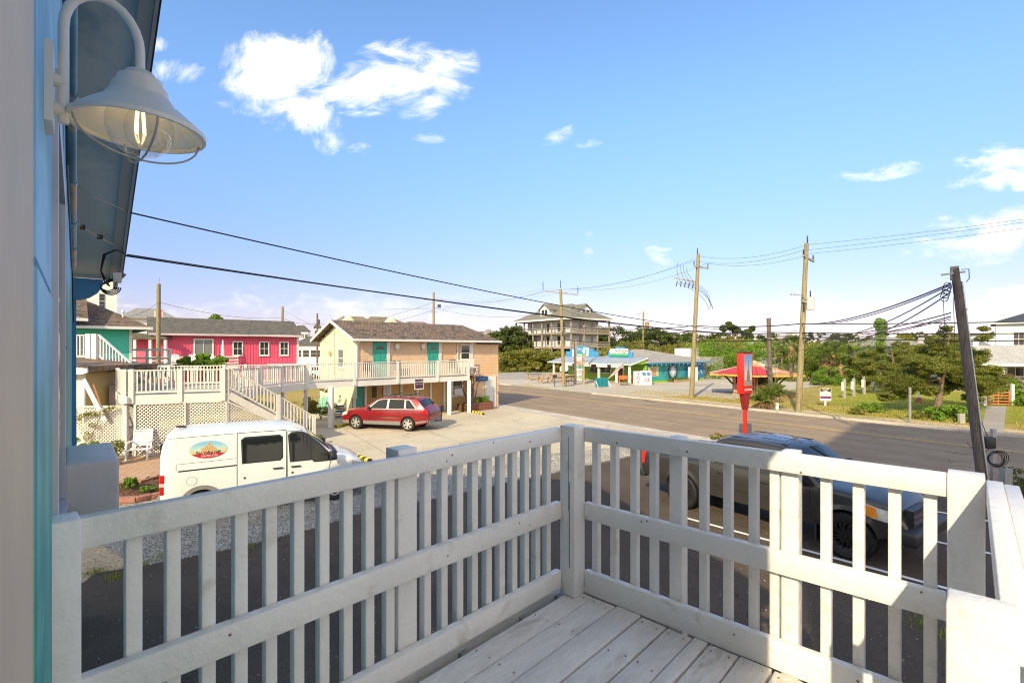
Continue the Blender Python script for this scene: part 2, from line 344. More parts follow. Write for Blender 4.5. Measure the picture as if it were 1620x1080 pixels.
CURBF = MB()
# far kerb with gaps left at the drive entrances
for (ta, tb) in ((-400, -66), (-44.5, -42.5), (-30.5, -6.0), (-6.0, 60)):
    q = [rp(ta, 30.7), rp(tb, 30.7), rp(tb, 31.15), rp(ta, 31.15)]; CURBF.slab(q, 0, .13)
CURBF.build('far_kerb', CONC2, kind=GS)
strip('gutter', 18.75, 19.72, .021, CONC2)
YEL = MAT('yellow_road_paint', (.58, .40, .10), .7, .15, 3.0, c2=(.22, .18, .12), c2s=5, c2t=(.5, .75))
WLP = MAT('white_line_paint', (.72, .72, .70), .7, .06, 3.0, c2=(.3, .3, .3), c2s=9, c2t=(.62, .78))
YLP = MAT('faded_yellow_paint', (.56, .44, .24), .8, .08, 3.0, c2=(.48, .42, .33), c2s=6, c2t=(.4, .6))
strip('yellow_centre_line', 26.28, 26.38, .021, YEL); strip('yellow_centre_line', 26.50, 26.60, .021, YEL)
# verge, sandy foot path and lawn beyond the road
strip('grass_verge', 31.16, 32.4, .006, GRASSD, -42.5, 90); strip('sandy_footpath', 32.4, 33.7, .010, SANDM, -42, 90)
PX = lambda L, z=0: [tuple(G(a, b, z)[:2]) for a, b in L]
sheet('lawn', PX([(1300, 612), (1620, 612), (1800, 640), (1800, 672), (1480, 668), (1380, 650), (1320, 640)]), .008, GRASSG, kind=GS)
sheet('shop_lot', [rp(-42.2, 31.14), rp(-31, 31.14)]+PX([(1040, 628), (1092, 626), (1160, 632), (1205, 622), (1340, 605), (1290, 595), (1100, 590), (1050, 588), (900, 588)])+[rp(-66, 40), rp(-58, 31.14)], .012, CRUSH, kind=GS)
sheet('side_street', [rp(-65.5, 31.14), rp(-58, 31.14)]+PX([(850, 600), (885, 592), (880, 584.5), (788, 590), (700, 594)])+[rp(-90, 31.14)], .018, paving_mat('side_street_asphalt', (.30, .28, .25), (.36, .33, .29), (.24, .22, .19), .3, 15, .2, .1), kind=GS)
# our side of the road
sheet('concrete_lot', [rp(-60, 18.9), rp(-12.5, 18.9)]+PX([(1000, 707), (886, 716), (700, 737), (592, 741), (548, 719), (488, 694)])+[(-10.5, 23.2), (-12.5, 31), (-15, 42), (-25, 59)], .012, CONCM, kind=GS)
sheet('gravel_strip', PX([(1000, 706), (1003, 722), (884, 748), (799, 766), (698, 789), (597, 805), (500, 837), (370, 870), (290, 886), (216, 899), (195, 880), (140, 850), (60, 835), (100, 800), (245, 785), (430, 742), (540, 722), (592, 741), (700, 737), (886, 716)]), .016, GRAVELM, kind=GS)
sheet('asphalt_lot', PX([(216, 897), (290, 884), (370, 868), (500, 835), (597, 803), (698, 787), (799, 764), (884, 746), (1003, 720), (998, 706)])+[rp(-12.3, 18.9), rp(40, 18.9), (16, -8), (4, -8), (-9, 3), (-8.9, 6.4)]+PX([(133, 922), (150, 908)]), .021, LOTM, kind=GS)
sheet('bare_soil', PX([(60, 835), (140, 850), (195, 880), (216, 899), (150, 910), (133, 924), (60, 960), (-60, 960), (-60, 840)]), .012, SANDM, kind=GS)
def stripe(p0, p1, wd, z, mat, name='parking_line'):
    p0, p1 = Vector(p0[:2]), Vector(p1[:2]); d = (p1-p0).normalized(); n = Vector((-d.y, d.x))*wd/2
    return sheet(name, [p0-n, p1-n, p1+n, p0+n], z, mat, kind=GS)
A = G(1084, 820); dd = Vector((.675, -.738)); nn = Vector((.738, .675))
for k in range(3):
    p = Vector(A[:2])+nn*2.42*k; stripe(p-dd*(.0 if k else 0.), p+dd*(5.6), .10, .025, WLP)
for (a, b) in (((538, 715.5), (667, 695)), ((555, 681), (640, 678)), ((560, 700), (590, 696))):
    stripe(G(*a), G(*b), .11, .017, YLP)
# tufts and weeds (stuff)
tf = []; rgn = np.random.default_rng(5)
def tuft_pts(n, fn):
    P = np.array([fn(rgn) for _ in range(n)]); return P
def grass_blades(name, pts, h, mat, wd=.012, seed=3, **kw):
    r = np.random.default_rng(seed); n = len(pts); a = r.uniform(0, 6.28, n); hh = h*r.uniform(.5, 1.4, n); lean = r.uniform(0, .6, n)*hh
    d = np.stack([np.cos(a), np.sin(a), 0*a], 1); s = np.stack([-np.sin(a), np.cos(a), 0*a], 1)*wd
    tip = pts+d*lean[:, None]; tip[:, 2] = pts[:, 2]+hh; vs = np.stack([pts-s, pts+s, tip], 1)
    me = bpy.data.meshes.new(name); me.vertices.add(n*3); me.vertices.foreach_set('co', vs.reshape(-1).astype('f')); me.loops.add(n*3); me.loops.foreach_set('vertex_index', np.arange(n*3, dtype='i'))
    me.polygons.add(n); me.polygons.foreach_set('loop_start', np.arange(0, n*3, 3, dtype='i')); me.update(calc_edges=True); me.materials.append(mat)
    o = bpy.data.objects.new(name, me); COL.objects.link(o); return setp(o, **kw)
GB = LEAF('grass_blade', (.28, .25, .05), (.55, .43, .15), (.6, .46, .22), .5); GB2 = LEAF('lawn_blade', (.19, .23, .03), (.38, .38, .08), None, .5)
P = np.array([(*rp(t, n), 0.0) for t, n in zip(rgn.uniform(-42, 30, 26000), rgn.uniform(31.2, 37.5, 26000)) if not (32.4 < n < 33.7 and rgn.random() > .05) and (t > -30 or (n < 32.3 and -42 < t < -38))])
P = np.array([p for p in P if not 1540 < CX+FP*p[0]/p[1] < 1604])
grass_blades('verge_grass', P, .10, GB, .02, label='dry grass along the far side of the road', kind='stuff')
q = [G(x, y) for x, y in zip(rgn.uniform(1310, 1700, 26000), rgn.uniform(606, 662, 26000))]
q = [p for p in q if not (1548 < CX+FP*p.x/p.y < 1600)]
grass_blades('lawn_grass', np.array([tuple(p) for p in q]), .07, GB2, .02, seed=9, label='green lawn under and beyond the juniper', kind='stuff')
# gravel stones lying on the strip near the van (stuff, real pebbles)
def inpoly(p, poly):
    c = False; j = len(poly)-1
    for i in range(len(poly)):
        if (poly[i][1] > p[1]) != (poly[j][1] > p[1]) and p[0] < (poly[j][0]-poly[i][0])*(p[1]-poly[i][1])/(poly[j][1]-poly[i][1])+poly[i][0]: c = not c
        j = i
    return c
gp = PX([(1000, 706), (1003, 722), (884, 748), (799, 766), (698, 789), (597, 805), (500, 837), (370, 870), (216, 899), (140, 850), (245, 790), (430, 750), (592, 741), (886, 716)])
pts = []
while len(pts) < 30000:
    p = (rgn.uniform(-11, 5), rgn.uniform(8, 19))
    if inpoly(p, gp): pts.append((p[0], p[1], .018))
pts = np.array(pts); n = len(pts); s = .014*rgn.uniform(.6, 1.7, (n, 1)); ang = rgn.uniform(0, 6.28, n)
vs = [pts+np.stack([np.cos(ang+k*2.09)*s[:, 0], np.sin(ang+k*2.09)*s[:, 0], 0*ang], 1) for k in range(3)]+[pts+np.stack([0*ang, 0*ang, s[:, 0]*.9], 1)]
vs = np.stack(vs, 1).reshape(-1); tri = np.array([[0, 1, 3], [1, 2, 3], [2, 0, 3]]); idx = (np.arange(n)[:, None, None]*4+tri[None]).reshape(-1)
me = bpy.data.meshes.new('gravel_stones'); me.vertices.add(n*4); me.vertices.foreach_set('co', vs.astype('f')); me.loops.add(len(idx)); me.loops.foreach_set('vertex_index', idx.astype('i')); me.polygons.add(n*3); me.polygons.foreach_set('loop_start', np.arange(0, len(idx), 3, dtype='i')); me.update(calc_edges=True)
gm, gt, gb, go = _base('gravel_stone'); gg = gt.add('ShaderNodeNewGeometry'); gt.l.new(gt.mix(gg.outputs['Random Per Island'], (.18, .17, .155, 1), (.60, .56, .50, 1)), gb.inputs['Base Color']); gb.inputs['Roughness'].default_value = .9
me.materials.append(gm); o = bpy.data.objects.new('gravel_stones', me); COL.objects.link(o); setp(o, 'loose grey gravel on the strip by the van', kind='stuff')
# ================================================================ OUR HOUSE (gable end on the left, added shade block behind)
MURAL, t_, b_, oc_ = _base('mural_paint')
s_ = t_.add('ShaderNodeSeparateXYZ', i_0=oc_)
zz = t_.m('ADD', s_.outputs[2], t_.m('MULTIPLY', t_.m('SUBTRACT', t_.noise(oc_, 1.6, 4.0), .5), .9))
zz = t_.m('ADD', zz, t_.m('MULTIPLY', s_.outputs[0], -.12))
c1_ = t_.mix(t_.ramp(t_.noise(oc_, 2.2, 5.0, .6, .6), .35, .65), (.14, .40, .60, 1), (.30, .58, .76, 1))
c2_ = t_.mix(t_.ramp(t_.noise(oc_, 3.0, 5.0, .6, .6), .35, .65), (.03, .25, .22, 1), (.10, .42, .36, 1))
c3_ = t_.mix(t_.ramp(zz, 3.50, 3.95), c2_, c1_)
t_.l.new(c3_, b_.inputs['Base Color']); b_.inputs['Roughness'].default_value = .6
bb_ = t_.add('ShaderNodeBump', i_Height=t_.noise(oc_, 18, 4.0)); bb_.inputs['Strength'].default_value = .25; bb_.inputs['Distance'].default_value = .01
t_.l.new(bb_.outputs[0], b_.inputs['Normal'])
SOFFIT = MAT('soffit_paint', (.62, .67, .70), .6, .05, 2.0, c2=(.25, .40, .50), c2s=.8, bump=.1, bscale=25)
CASING = MAT('door_casing_paint', (.55, .44, .315), .6, .06, 6.0, bump=.25, bscale=20)
BLUEP = MAT('blue_paint', (.03, .20, .42), .5, .1, 3.0)
PIPEP = MAT('pipe_paint', (.10, .28, .40), .45, .25, 2.2, c2=(.42, .34, .27), c2s=1.1, c2t=(.56, .62))
ROOFB = SHINGLE('brown_shingles', [(.085, .06, .045), (.20, .15, .11), (.25, .22, .2)])
SIDING = MAT('house_siding', (.60, .58, .55), .7, .05, 2.0, bump=.1)
o_ = Vector((-.0375, -.033, 0)); hs = E('mural_house', o_, R(131.5), 'blue and teal mural painted gable wall with sloping eave at far left', 'house')
TP, PK = .397, 4.80                                        # roof pitch, ridge position
def zs(t): return 5.0+TP*(9.72-t) if t > PK else 5.0+TP*(9.72-PK)-TP*(PK-t)
t1, t0 = 9.45, .05
MB().prism([(t0, 0), (t1, 0), (t1, zs(t1)-.002), (PK, zs(PK)-.002), (t0, zs(t0)-.002)], .0, 8.0).build('wall', MURAL, hs)
rf = MB()
rp = [(-.2, zs(-.2)+.02), (PK, zs(PK)+.02), (9.72, zs(9.72)+.02), (9.72, zs(9.72)+.09), (PK, zs(PK)+.10), (-.2, zs(-.2)+.09)]
rf.prism(rp, -.545, 8.4); rfo = rf.build('roof', ROOFB, hs)
sfm = MB(); 
for (a_, b2) in ((-.2, PK), (PK, 9.72)):
    sfm.poly([(a_, -.5, zs(a_)), (b2, -.5, zs(b2)), (b2, .001, zs(b2)), (a_, .001, zs(a_))])
    sfm.poly([(a_, -.5, zs(a_)+.012), (b2, -.5, zs(b2)+.012), (b2, .001, zs(b2)+.012), (a_, .001, zs(a_)+.012)])
sfm.build('soffit', SOFFIT, hs, fix=False)
fb = MB()
for (a_, b2) in ((-.2, PK), (PK, 9.72)):
    fb.prism([(a_, zs(a_)-.045), (b2, zs(b2)-.045), (b2, zs(b2)+.10), (a_, zs(a_)+.10)], -.575, -.547)
    fb.prism([(a_, zs(a_)-.03), (b2, zs(b2)-.03), (b2, zs(b2)-.004), (a_, zs(a_)-.004)], -.545, -.44)
fb.build('fascia', MAT('fascia_paint', (.42, .43, .45), .55, .05), hs)
de = MB()
for (a_, b2) in ((-.23, PK), (PK, 9.75)):
    de.prism([(a_, zs(a_)+.05), (b2, zs(b2)+.05), (b2, zs(b2)+.115), (a_, zs(a_)+.115)], -.600, -.576)
de.build('drip_edge', MAT('dark_drip_edge', (.03, .015, .035), .5), hs)
fe = MB(); fe.box(9.72, 9.75, -.58, 8.4, zs(9.72)-.04, zs(9.72)+.165); fe.build('eave_board', MAT('eave_board_paint', (.42, .43, .45), .55, .05), hs)
# seams of the wall panels
pn = MB()
for (ta, tb, za, zb, o2) in ((.64, .93, 0, 4.25, .006), (1.0, 1.62, 0, 4.02, .008), (.64, .93, 4.262, 6.0, .008), (1.0, 1.62, 4.035, 6.2, .006), (3.4, 4.3, 0, 3.9, .008), (3.4, 4.3, 3.915, 6.0, .006), (4.36, 5.6, 0, 6.0, .008), (5.66, 7.4, 0, 5.6, .006), (7.46, 9.0, 0, 5.0, .008)):
    o = MB().box(ta, tb, -o2, .0, za, min(zb, zs(max(ta, tb)) - .05, zs(min(ta, tb))-.05)).build('wall_panel', MURAL, hs)
MB().box(-.10, .60, -.018, .02, 0, 5.2).build('door_casing', CASING, hs)
MB().box(-.10, .52, -.026, -.0185, 0, 5.2).build('casing_bead', CASING, hs)
MB().box(.66, .98, -.010, .0, 4.5, 5.6).build('upper_trim_board', CASING, hs)
wn = MB(); z0_, z1_ = 3.25, 4.62
wn.box(1.72, 1.80, -.016, .0, z0_, z1_).box(2.9, 3.0, -.016, .0, z0_, z1_).box(1.80, 2.9, -.016, .0, z1_-.09, z1_).box(1.70, 3.02, -.022, .0, z0_-.06, z0_-.002)
wno = wn.build('window', MAT('casing_white', (.55, .54, .56), .5, .05), hs)
MB().box(1.81, 2.89, -.006, .0, z0_, z1_-.1).build('pane', PANE, wno)
pp = [Vector((t, -.034, zs(t)-.075)) for t in (2.0, 3.2, 4.6, 4.9, 6.0, 7.2)]
pp[:0] = [Vector((.9, -.03, 4.55+.1)), Vector((1.0, -.03, 5.4)), Vector((1.4, -.032, 6.0))]
pb = MB().tube([Vector((1.9, -.030, 6.2)), Vector((3.2, -.030, 5.35)), Vector((5.2, -.030, 5.0)), Vector((7.6, -.030, 4.86))], .026, 12)
pb.build('conduit_pipe', PIPEP, hs, smooth=True)
for k, t in enumerate((2.6, 3.6, 4.7, 5.6, 6.6)):
    zc = {2.6: 5.74, 3.6: 5.28, 4.7: 5.09, 5.6: 4.97, 6.6: 4.91}[t]
    MB().tube([Vector((t-.03, -.030, zc)), Vector((t+.03, -.030, zc-.005))], .031, 12).build('pipe_coupling', PIPEP, hs, smooth=True)
MB().tube([(2.2, -.012, 5.6), (3.4, -.012, 5.5), (3.6, -.014, 4.9), (7.2, -.02, 4.75), (7.5, -.03, 4.2)], .006, 6).build('cable_run', WIREM, hs)
# blue column and half-round bracket at the far corner
MB().box(9.40, 9.50, -.055, .05, 2.35, 4.92).build('corner_column', BLUEP, hs)
MB().box(9.402, 9.498, -.06, .05, .0, 2.348).build('corner_column', MAT('teal_paint', (.03, .22, .2), .55, .1), hs)
hd = [(9.3+.0, 0)]
pts = [(-.02, 4.915)]+[(.36*math.sin(a), 4.915-.0-.34*math.cos(a)*.9) for a in [R(x) for x in (-0, 15, 30, 45, 60, 75, 90)]]
m_ = MB(); Mx = Matrix(((0, 1, 0, 0), (-1, 0, 0, 0), (0, 0, 1, 0), (0, 0, 0, 1)))
m_.prism([(-.02, 4.915), (-.02, 4.60), (.08, 4.60), (.2, 4.645), (.29, 4.72), (.345, 4.82), (.355, 4.915)], 9.36, 9.5, Mx)
m_.build('half_round_bracket', BLUEP, hs)
# service drop hardware under the eave
hw_ = MB(); z9 = zs(9.6)
hw_.box(9.3, 9.45, -.56, -.46, z9-.16, z9-.02).cyl((9.45, -.5, z9-.1), (9.62, -.5, z9-.22), .03).cyl((9.32, -.6, z9-.03), (9.4, -.5, z9-.16), .022)
hw_.build('service_bracket', GALV, hs)
PLASTB = MAT('black_splice', (.02, .02, .02), .5)
lp = MB()
for k in range(4):
    pts = [Vector((9.42, -.52+.03*k, z9-.1))]
    for a in range(0, 200, 25): pts.append(Vector((9.36+.02*k, -.40-.012*k+(.085+.012*k)*math.cos(R(a)), z9-.22-(.07+.018*k)*math.sin(R(a)))))
    lp.tube(pts, .009, 5)
lp.build('cable_loops', WIREM, hs)
EO = Matrix.Translation(o_) @ Matrix.Rotation(R(131.5), 4, 'Z')
ATT2 = EO @ Vector((8.95, -.575, zs(8.95)-.02)); ATT1 = EO @ Vector((8.05, -.575, zs(8.05)))
sw1 = [EO @ Vector(q) for q in ((7.3, -.015, 5.55), (7.34, -.05, 5.75), (7.5, -.2, 5.66), (7.8, -.42, 5.66))]+[ATT1]
MB().tube([EO.inverted() @ q for q in sw1], .006, 6).build('soffit_cable', GALV, hs)
MB().tube([(7.9, -.02, 5.45), (8.2, -.12, 5.42), (8.6, -.35, 5.36), (8.85, -.5, 5.34)], .007, 6).build('soffit_cable', GALV, hs)
MB().box(8.16, 8.24, -.14, -.09, 5.40, 5.45).build('cable_splice', PLASTB, hs); MB().box(8.48, 8.56, -.32, -.26, 5.36, 5.41).build('cable_splice', PLASTB, hs)
a2 = EO.inverted() @ ATT2
for k in range(2): MB().tube([a2+Vector((0, 0, -.02)), a2+Vector((-.12, .10, .0)), a2+Vector((-.1, .22+.02*k, -.08)), a2+Vector((.1, .26, -.28)), a2+Vector((.3, .18+.03*k, -.42)), Vector((9.36, -.42, z9-.22))], .010, 7).build('drop_cable', WIREM, hs)
# meter box on the wall
bx = E('equipment_box', EO @ Vector((3.0, 0, 3.1)), R(131.5), 'grey painted metal equipment box mounted on the mural wall past the left railing', 'box')
BOXP = MAT('box_paint', (.56, .53, .50), .5, .04, 3.0, c2=(.40, .39, .38), c2s=5, bump=.08, bscale=40)
bo = MB().box(.0, .60, -.205, -.01, 0, .275).build('cabinet', BOXP, bx); bevel(bo, .012, 3)
MB().box(.03, .57, -.16, -.01, -.07, -.001).build('mounting_frame', MAT('rusty_bracket', (.2, .15, .12), .8, .3), bx)
# added block, unseen outside the frame, placed to throw the long shade over the street
wg = E('shade_caster_block', (-9.6, -21.8, 0), R(47), 'tall pale block added behind our house, outside the frame, to cast shade', 'building')
MB().box(0, 15.7, -7, 0, 0, 23.9).build('wall', SIDING, wg); MB().box(-.15, 15.85, -7.15, .15, 23.9, 24.2).build('roof', SIDING, wg)
for zf in range(7):
    for xx in (1.5, 4, 6.5, 9, 11.5, 14): MB().box(xx-.5, xx+.5, .001, .05, 1+3.3*zf, 2.5+3.3*zf).build('window', PANE, wg)
# ================================================================ DECK
FZ = 2.6; DM = Matrix.Translation((0, 0, FZ)) @ Matrix.Rotation(R(47), 4, 'Z')
DECKM = MAT('worn_white_deck_paint', (.70, .665, .615), .5, .10, 3.0, c2=(.42, .355, .28), c2s=3.2, c2t=(.54, .72), bump=.5, bscale=18, stretch=(.7, 2.2, 1), grain=.08)
dk = E('deck', (0, 0, FZ), R(47), 'whitewashed timber deck floor under the camera in the foreground', 'deck')
rng = random.Random(4)
ends = [-1.592, -1.457, -1.316, -1.178, -1.044, -.919, -.851, -.721, -.589, -.452, -.315, -.178, -.04, .10, .24, .38, .52, .66, .80, .94]
for k in range(len(ends)-1):
    b0, b1 = ends[k], ends[k+1]; g = .0045 if k else .0
    a0 = -(.05+.0953*b1)/.9955+.01; aend = 2.188 if b1 < -.03 else 1.0+.1
    if k == 0: b0 = -1.585
    x0, x1 = a0, aend+rng.uniform(-.004, .001)
    o = MB().box(x0, x1, -(b1-g), -(b0+g), -.038, rng.uniform(-.002, .0015)).build('floor_board', DECKM, dk); bevel(o, .004, 2)
    o.rotation_euler = (rng.uniform(-.003, .003), 0, 0)
NAIL = MAT('rusty_nail', (.16, .07, .03), .7, .3)
for k in range(len(ends)-1):
    for a in (.25, .65, 1.05, 1.45, 1.85, 2.14):
        for f in (.22, .78):
            b = ends[k]+(ends[k+1]-ends[k])*f
            if b > -.03 and a > 1.0: continue
            MB().lathe([(.0045, 0), (.0035, .0008), (0, .001)], 8, Matrix.Translation((a+rng.uniform(-.008, .008), -b, .0012))).build('nail_head', NAIL, dk)
jm = MB()
for x in (.25, .65, 1.05, 1.45, 1.85, 2.14): jm.box(x-.019, x+.019, -.9, 1.66, -.19, -.04)
jm.box(2.16, 2.20, -.9, 1.66, -.19, -.04).build('joist', GREYW, dk)
MB().box(.1, 2.2, 1.66, 1.70, -.2, .0).build('rim_board', WWOOD, dk)
for (x, y) in ((2.1, 1.6), (2.1, .05), (.3, 1.6)): MB().box(x-.045, x+.045, y-.045, y+.045, -FZ, -.2).build('support_post', WWOOD, dk)
TZ, MZ, BZ = .8835, .487, .122
def rail_piece(name, x0, x1, y0, y1, z0, z1, par, mat=WWOOD, bv=.0028):
    o = MB().box(x0, x1, y0, y1, z0, z1).build(name, mat, par); bevel(o, bv, 2); return o
lr = E('deck_railing', DM @ Vector((1.1, 1.6, 0)), R(47), 'shaded white deck railing on the left, from the mural wall to the corner post', 'railing', 'white railings round the foreground deck')
LO = (1.1, 1.6)
def L_(name, x0, x1, y0, y1, z0, z1): return rail_piece(name, x0-LO[0], x1-LO[0], y0-LO[1], y1-LO[1], z0, z1, lr)
L_('corner_post', 2.105, 2.200, 1.517, 1.612, 0, .893)
MB().box(1.004, 1.0048, -.052, -.048, .15, .60, Matrix.Translation((0, 0, 0))).box(1.0042, 1.0049, -.046, -.044, .45, .84).build('paint_crack', DARK, lr)
L_('top_rail', .163, 2.104, 1.600, 1.638, TZ-.077, TZ); L_('middle_rail', .163, 2.104, 1.600, 1.638, MZ-.089, MZ); L_('bottom_rail', .163, 2.104, 1.600, 1.638, BZ-.089, BZ)
L_('wall_post', .085, .162, 1.575, 1.66, -.3, .89); L_('wall_post', .0, .080, 1.60, 1.70, -.3, .90).data.materials[0] = MAT('teal_stained_paint', (.62, .62, .56), .5, .08, 3.0, c2=(.10, .36, .30), c2s=2.5, c2t=(.45, .60))
L_('middle_post', 1.108, 1.197, 1.6415, 1.73, -.19, TZ+.02)
i = 0
while True:
    a = 2.09-.044-.0885*i; i += 1
    if a < .25: break
    if abs(a-1.152) < .06: continue
    L_('baluster', a-.018+rng.uniform(-.002, .002), a+.018, 1.6395, 1.675, .05, TZ-.012)
kn = MAT('knot_mark', (.20, .14, .09), .8)
def knots(par, off, pts, axis):
    for (p, q, z) in pts:
        M = Matrix.Translation((p-off[0], q-off[1], z)) @ (Matrix.Rotation(R(90), 4, 'X') if axis == 'y' else Matrix.Rotation(R(-90), 4, 'Y'))
        MB().lathe([(.0035+.002*rng.random(), 0), (.002, .0008), (0, .0009)], 8, M).build('knot', kn, par)
knots(lr, LO, [(rng.uniform(.25, 2.0), 1.5995, z+rng.uniform(-.03, .03)) for z in (TZ-.04, TZ-.04, TZ-.04, TZ-.04, MZ-.045, MZ-.045, MZ-.045, MZ-.045, BZ-.045, BZ-.045)], 'y')
rr = E('deck_railing', DM @ Vector((2.19, .75, 0)), R(47), 'partly sunlit white wooden deck railing on the right, in front of the pickup truck', 'railing', 'white railings round the foreground deck')
RO = (2.19, .75)
def R_(name, x0, x1, y0, y1, z0, z1): return rail_piece(name, x0-RO[0], x1-RO[0], y0-RO[1], y1-RO[1], z0, z1, rr)
R_('top_rail', 2.19, 2.228, .062, 1.516, TZ-.077, TZ); R_('middle_rail', 2.19, 2.228, .062, 1.516, MZ-.095, MZ-.006); R_('bottom_rail', 2.19, 2.228, .062, 1.516, .002, BZ-.004)
R_('end_post', 2.185, 2.275, -.032, .060, -.3, TZ+.004)
for k in (.1712, .2083, .2494, .2885, .390, .439, .491, .534, .638, .704, .7767, .849):
    c = (1.531-1.641*k)/(.731+.682*k); R_('baluster', 2.2295, 2.266, c-.018, c+.018, .05, TZ-.012)
for k, wd in ((.338, .031), (.567, .031)):
    c = (1.545-1.66*k)/(.731+.682*k); R_('middle_post', 2.2295, 2.295, c-wd, c+wd, -.19, TZ+.002)
knots(rr, RO, [(2.1895, rng.uniform(.1, 1.4), z+rng.uniform(-.03, .03)) for z in (TZ-.04, TZ-.04, TZ-.04, MZ-.045, MZ-.045, MZ-.045, BZ-.045, BZ-.045)], 'x')
sr = E('stair_side_railing', DM @ Vector((1.6, -.06, 0)), R(47), 'white wooden stair-side railing at the far right edge ending in a square near post', 'railing', 'white railings round the foreground deck')
SO = (1.6, -.06)
def S_(name, x0, x1, y0, y1, z0, z1): return rail_piece(name, x0-SO[0], x1-SO[0], y0-SO[1], y1-SO[1], z0, z1, sr)
S_('top_rail', 1.10, 2.184, -.072, -.034, TZ-.077, TZ); S_('outer_rail', 1.116, 2.184, -.108, -.0735, TZ-.14, TZ-.006); S_('middle_rail', 1.117, 2.184, -.072, -.034, MZ-.089, MZ); S_('bottom_rail', 1.117, 2.184, -.072, -.034, BZ-.089, BZ)
S_('near_post', 1.04, 1.115, -.052, .030, 0, TZ+.014)
for a in (1.25, 1.36, 1.47, 1.58, 1.69, 1.80, 1.91, 2.02, 2.12): S_('baluster', a-.018, a+.018, -.1085, -.0735, 0, TZ-.142)
for k in range(4): S_('step_baluster', 2.30+.17*k, 2.335+.17*k, -.25, -.215, -.2-.16*k, .62-.16*k)
st = MB().bar((2.28-SO[0], -.23-SO[1], .66), (3.4-SO[0], -.23-SO[1], -.4), .07, .05); st.build('stair_handrail', WWOOD, sr)
# ================================================================ BARN LAMP
LAMPP = MAT('lamp_enamel', (.74, .72, .67), .35, .05, 4.0)
YL = 1.05; lc = D(222, 207, YL); lamp = E('barn_lamp', EO @ Vector((1.30, 0, 4.40)), R(131.5), 'cream gooseneck barn lamp with lit filament bulb on the mural wall at upper left', 'lamp')
LI = (Matrix.Translation(EO @ Vector((1.30, 0, 4.40))) @ Matrix.Rotation(R(131.5), 4, 'Z')).inverted()
c = LI @ lc; ML = Matrix.Translation(c)
LS = .85
prof = [(.140, 0), (.141, .006), (.125, .020), (.100, .040), (.078, .056), (.066, .072), (.062, .074), (.058, .094), (.050, .097), (.047, .113), (.036, .118), (.030, .128), (.014, .136), (.0, .138)]
prof = [(r*LS, z*.95) for r, z in prof]
inn = [(r*.955 if r > .03 else r*.8, z-.004 if z > .01 else z) for r, z in prof]
sh = MB().lathe(prof, 40, ML).build('lamp_shade', LAMPP, lamp, smooth=True)
MB().lathe(inn, 40, ML).build('shade_lining', MAT('lamp_lining', (.80, .78, .70), .4, .03), lamp, smooth=True)
MB().lathe([(.132*LS, .001), (.1405*LS, .001), (.1405*LS, -.003), (.132*LS, -.003)], 40, ML, close=True).build('shade_rim', LAMPP, lamp, smooth=True)
top = c+Vector((0, 0, .128))
base = Vector((0, -.032, 0)); arc = [Vector((0, -.032, -.06)), Vector((0, -.032, .0)), Vector((.0, -.032, .11))]
for a in range(0, 181, 15):
    f = (1-math.cos(R(a)))/2; p = Vector((0, -.032, .13)).lerp(Vector((top.x, top.y, .13)), f); p.z = .13+.085*math.sin(R(a)); arc.append(p)
arc.append(Vector((top.x, top.y, top.z)))
MB().tube(arc, .0085, 12).build('gooseneck_arm', LAMPP, lamp, smooth=True)
MB().box(-.045, .045, -.018, 0, -.075, .075).build('back_plate', LAMPP, lamp)
MB().cyl((0, -.016, -.035), (0, -.034, -.035), .012).build('arm_clamp', LAMPP, lamp); MB().cyl((0, -.016, .02), (0, -.034, .02), .012).build('arm_clamp', LAMPP, lamp)
GL, tg, bg_, og = _base('clear_lamp_glass')
tg.n.remove(bg_); ta_ = tg.add('ShaderNodeBsdfTransparent'); gl_ = tg.add('ShaderNodeBsdfGlossy'); gl_.inputs['Roughness'].default_value = .03
lw_ = tg.add('ShaderNodeLayerWeight', i_Blend=.35); fr_ = tg.add('ShaderNodeMath', operation='MULTIPLY_ADD', i_0=lw_.outputs['Facing'], i_1=.55, i_2=.05)
mx_ = tg.add('ShaderNodeMixShader', i_0=fr_.outputs[0]); tg.l.new(ta_.outputs[0], mx_.inputs[1]); tg.l.new(gl_.outputs[0], mx_.inputs[2]); tg.l.new(mx_.outputs[0], [n for n in tg.n if n.bl_idname == 'ShaderNodeOutputMaterial'][0].inputs[0])
MG = ML @ Matrix.Translation((0, 0, .0))
MB().lathe([(.030, .075), (.050, .05), (.060, .02), (.060, -.005), (.050, -.03), (.03, -.048), (.0, -.054)], 28, MG).build('glass_globe', GL, lamp, smooth='all')
MB().lathe([(.012, .07), (.016, .045), (.026, .025), (.030, .0), (.026, -.02), (.014, -.034), (.0, -.038)], 24, MG).build('light_bulb', GL, lamp, smooth='all')
FIL = MAT('glowing_filament', (1.0, .74, .38), .5, 0, emit=5.0)
fm = MB()
for k in range(4):
    a = R(90*k+30); fm.cyl(c+Vector((.006*math.cos(a), .006*math.sin(a), .05)), c+Vector((.010*math.cos(a), .010*math.sin(a), -.005)), .0016, n=5)
fm.build('filament', FIL, lamp)
MB().cyl(c+Vector((0, 0, .055)), c+Vector((0, 0, .10)), .014).build('bulb_socket', GALV, lamp)
for k in range(4):
    a = R(90*k+10); g = []
    for q in range(0, 91, 9):
        rr_ = .128*math.cos(R(q)) if q else .128; g.append(c+Vector((.110*math.cos(R(q))*math.cos(a), .110*math.cos(R(q))*math.sin(a), -.062*math.sin(R(q)))))
    MB().tube(g, .0022, 6).build('guard_wire', MAT('guard_wire_metal', (.35, .34, .31), .4) if k == 0 else bpy.data.materials['guard_wire_metal'], lamp, smooth=True)
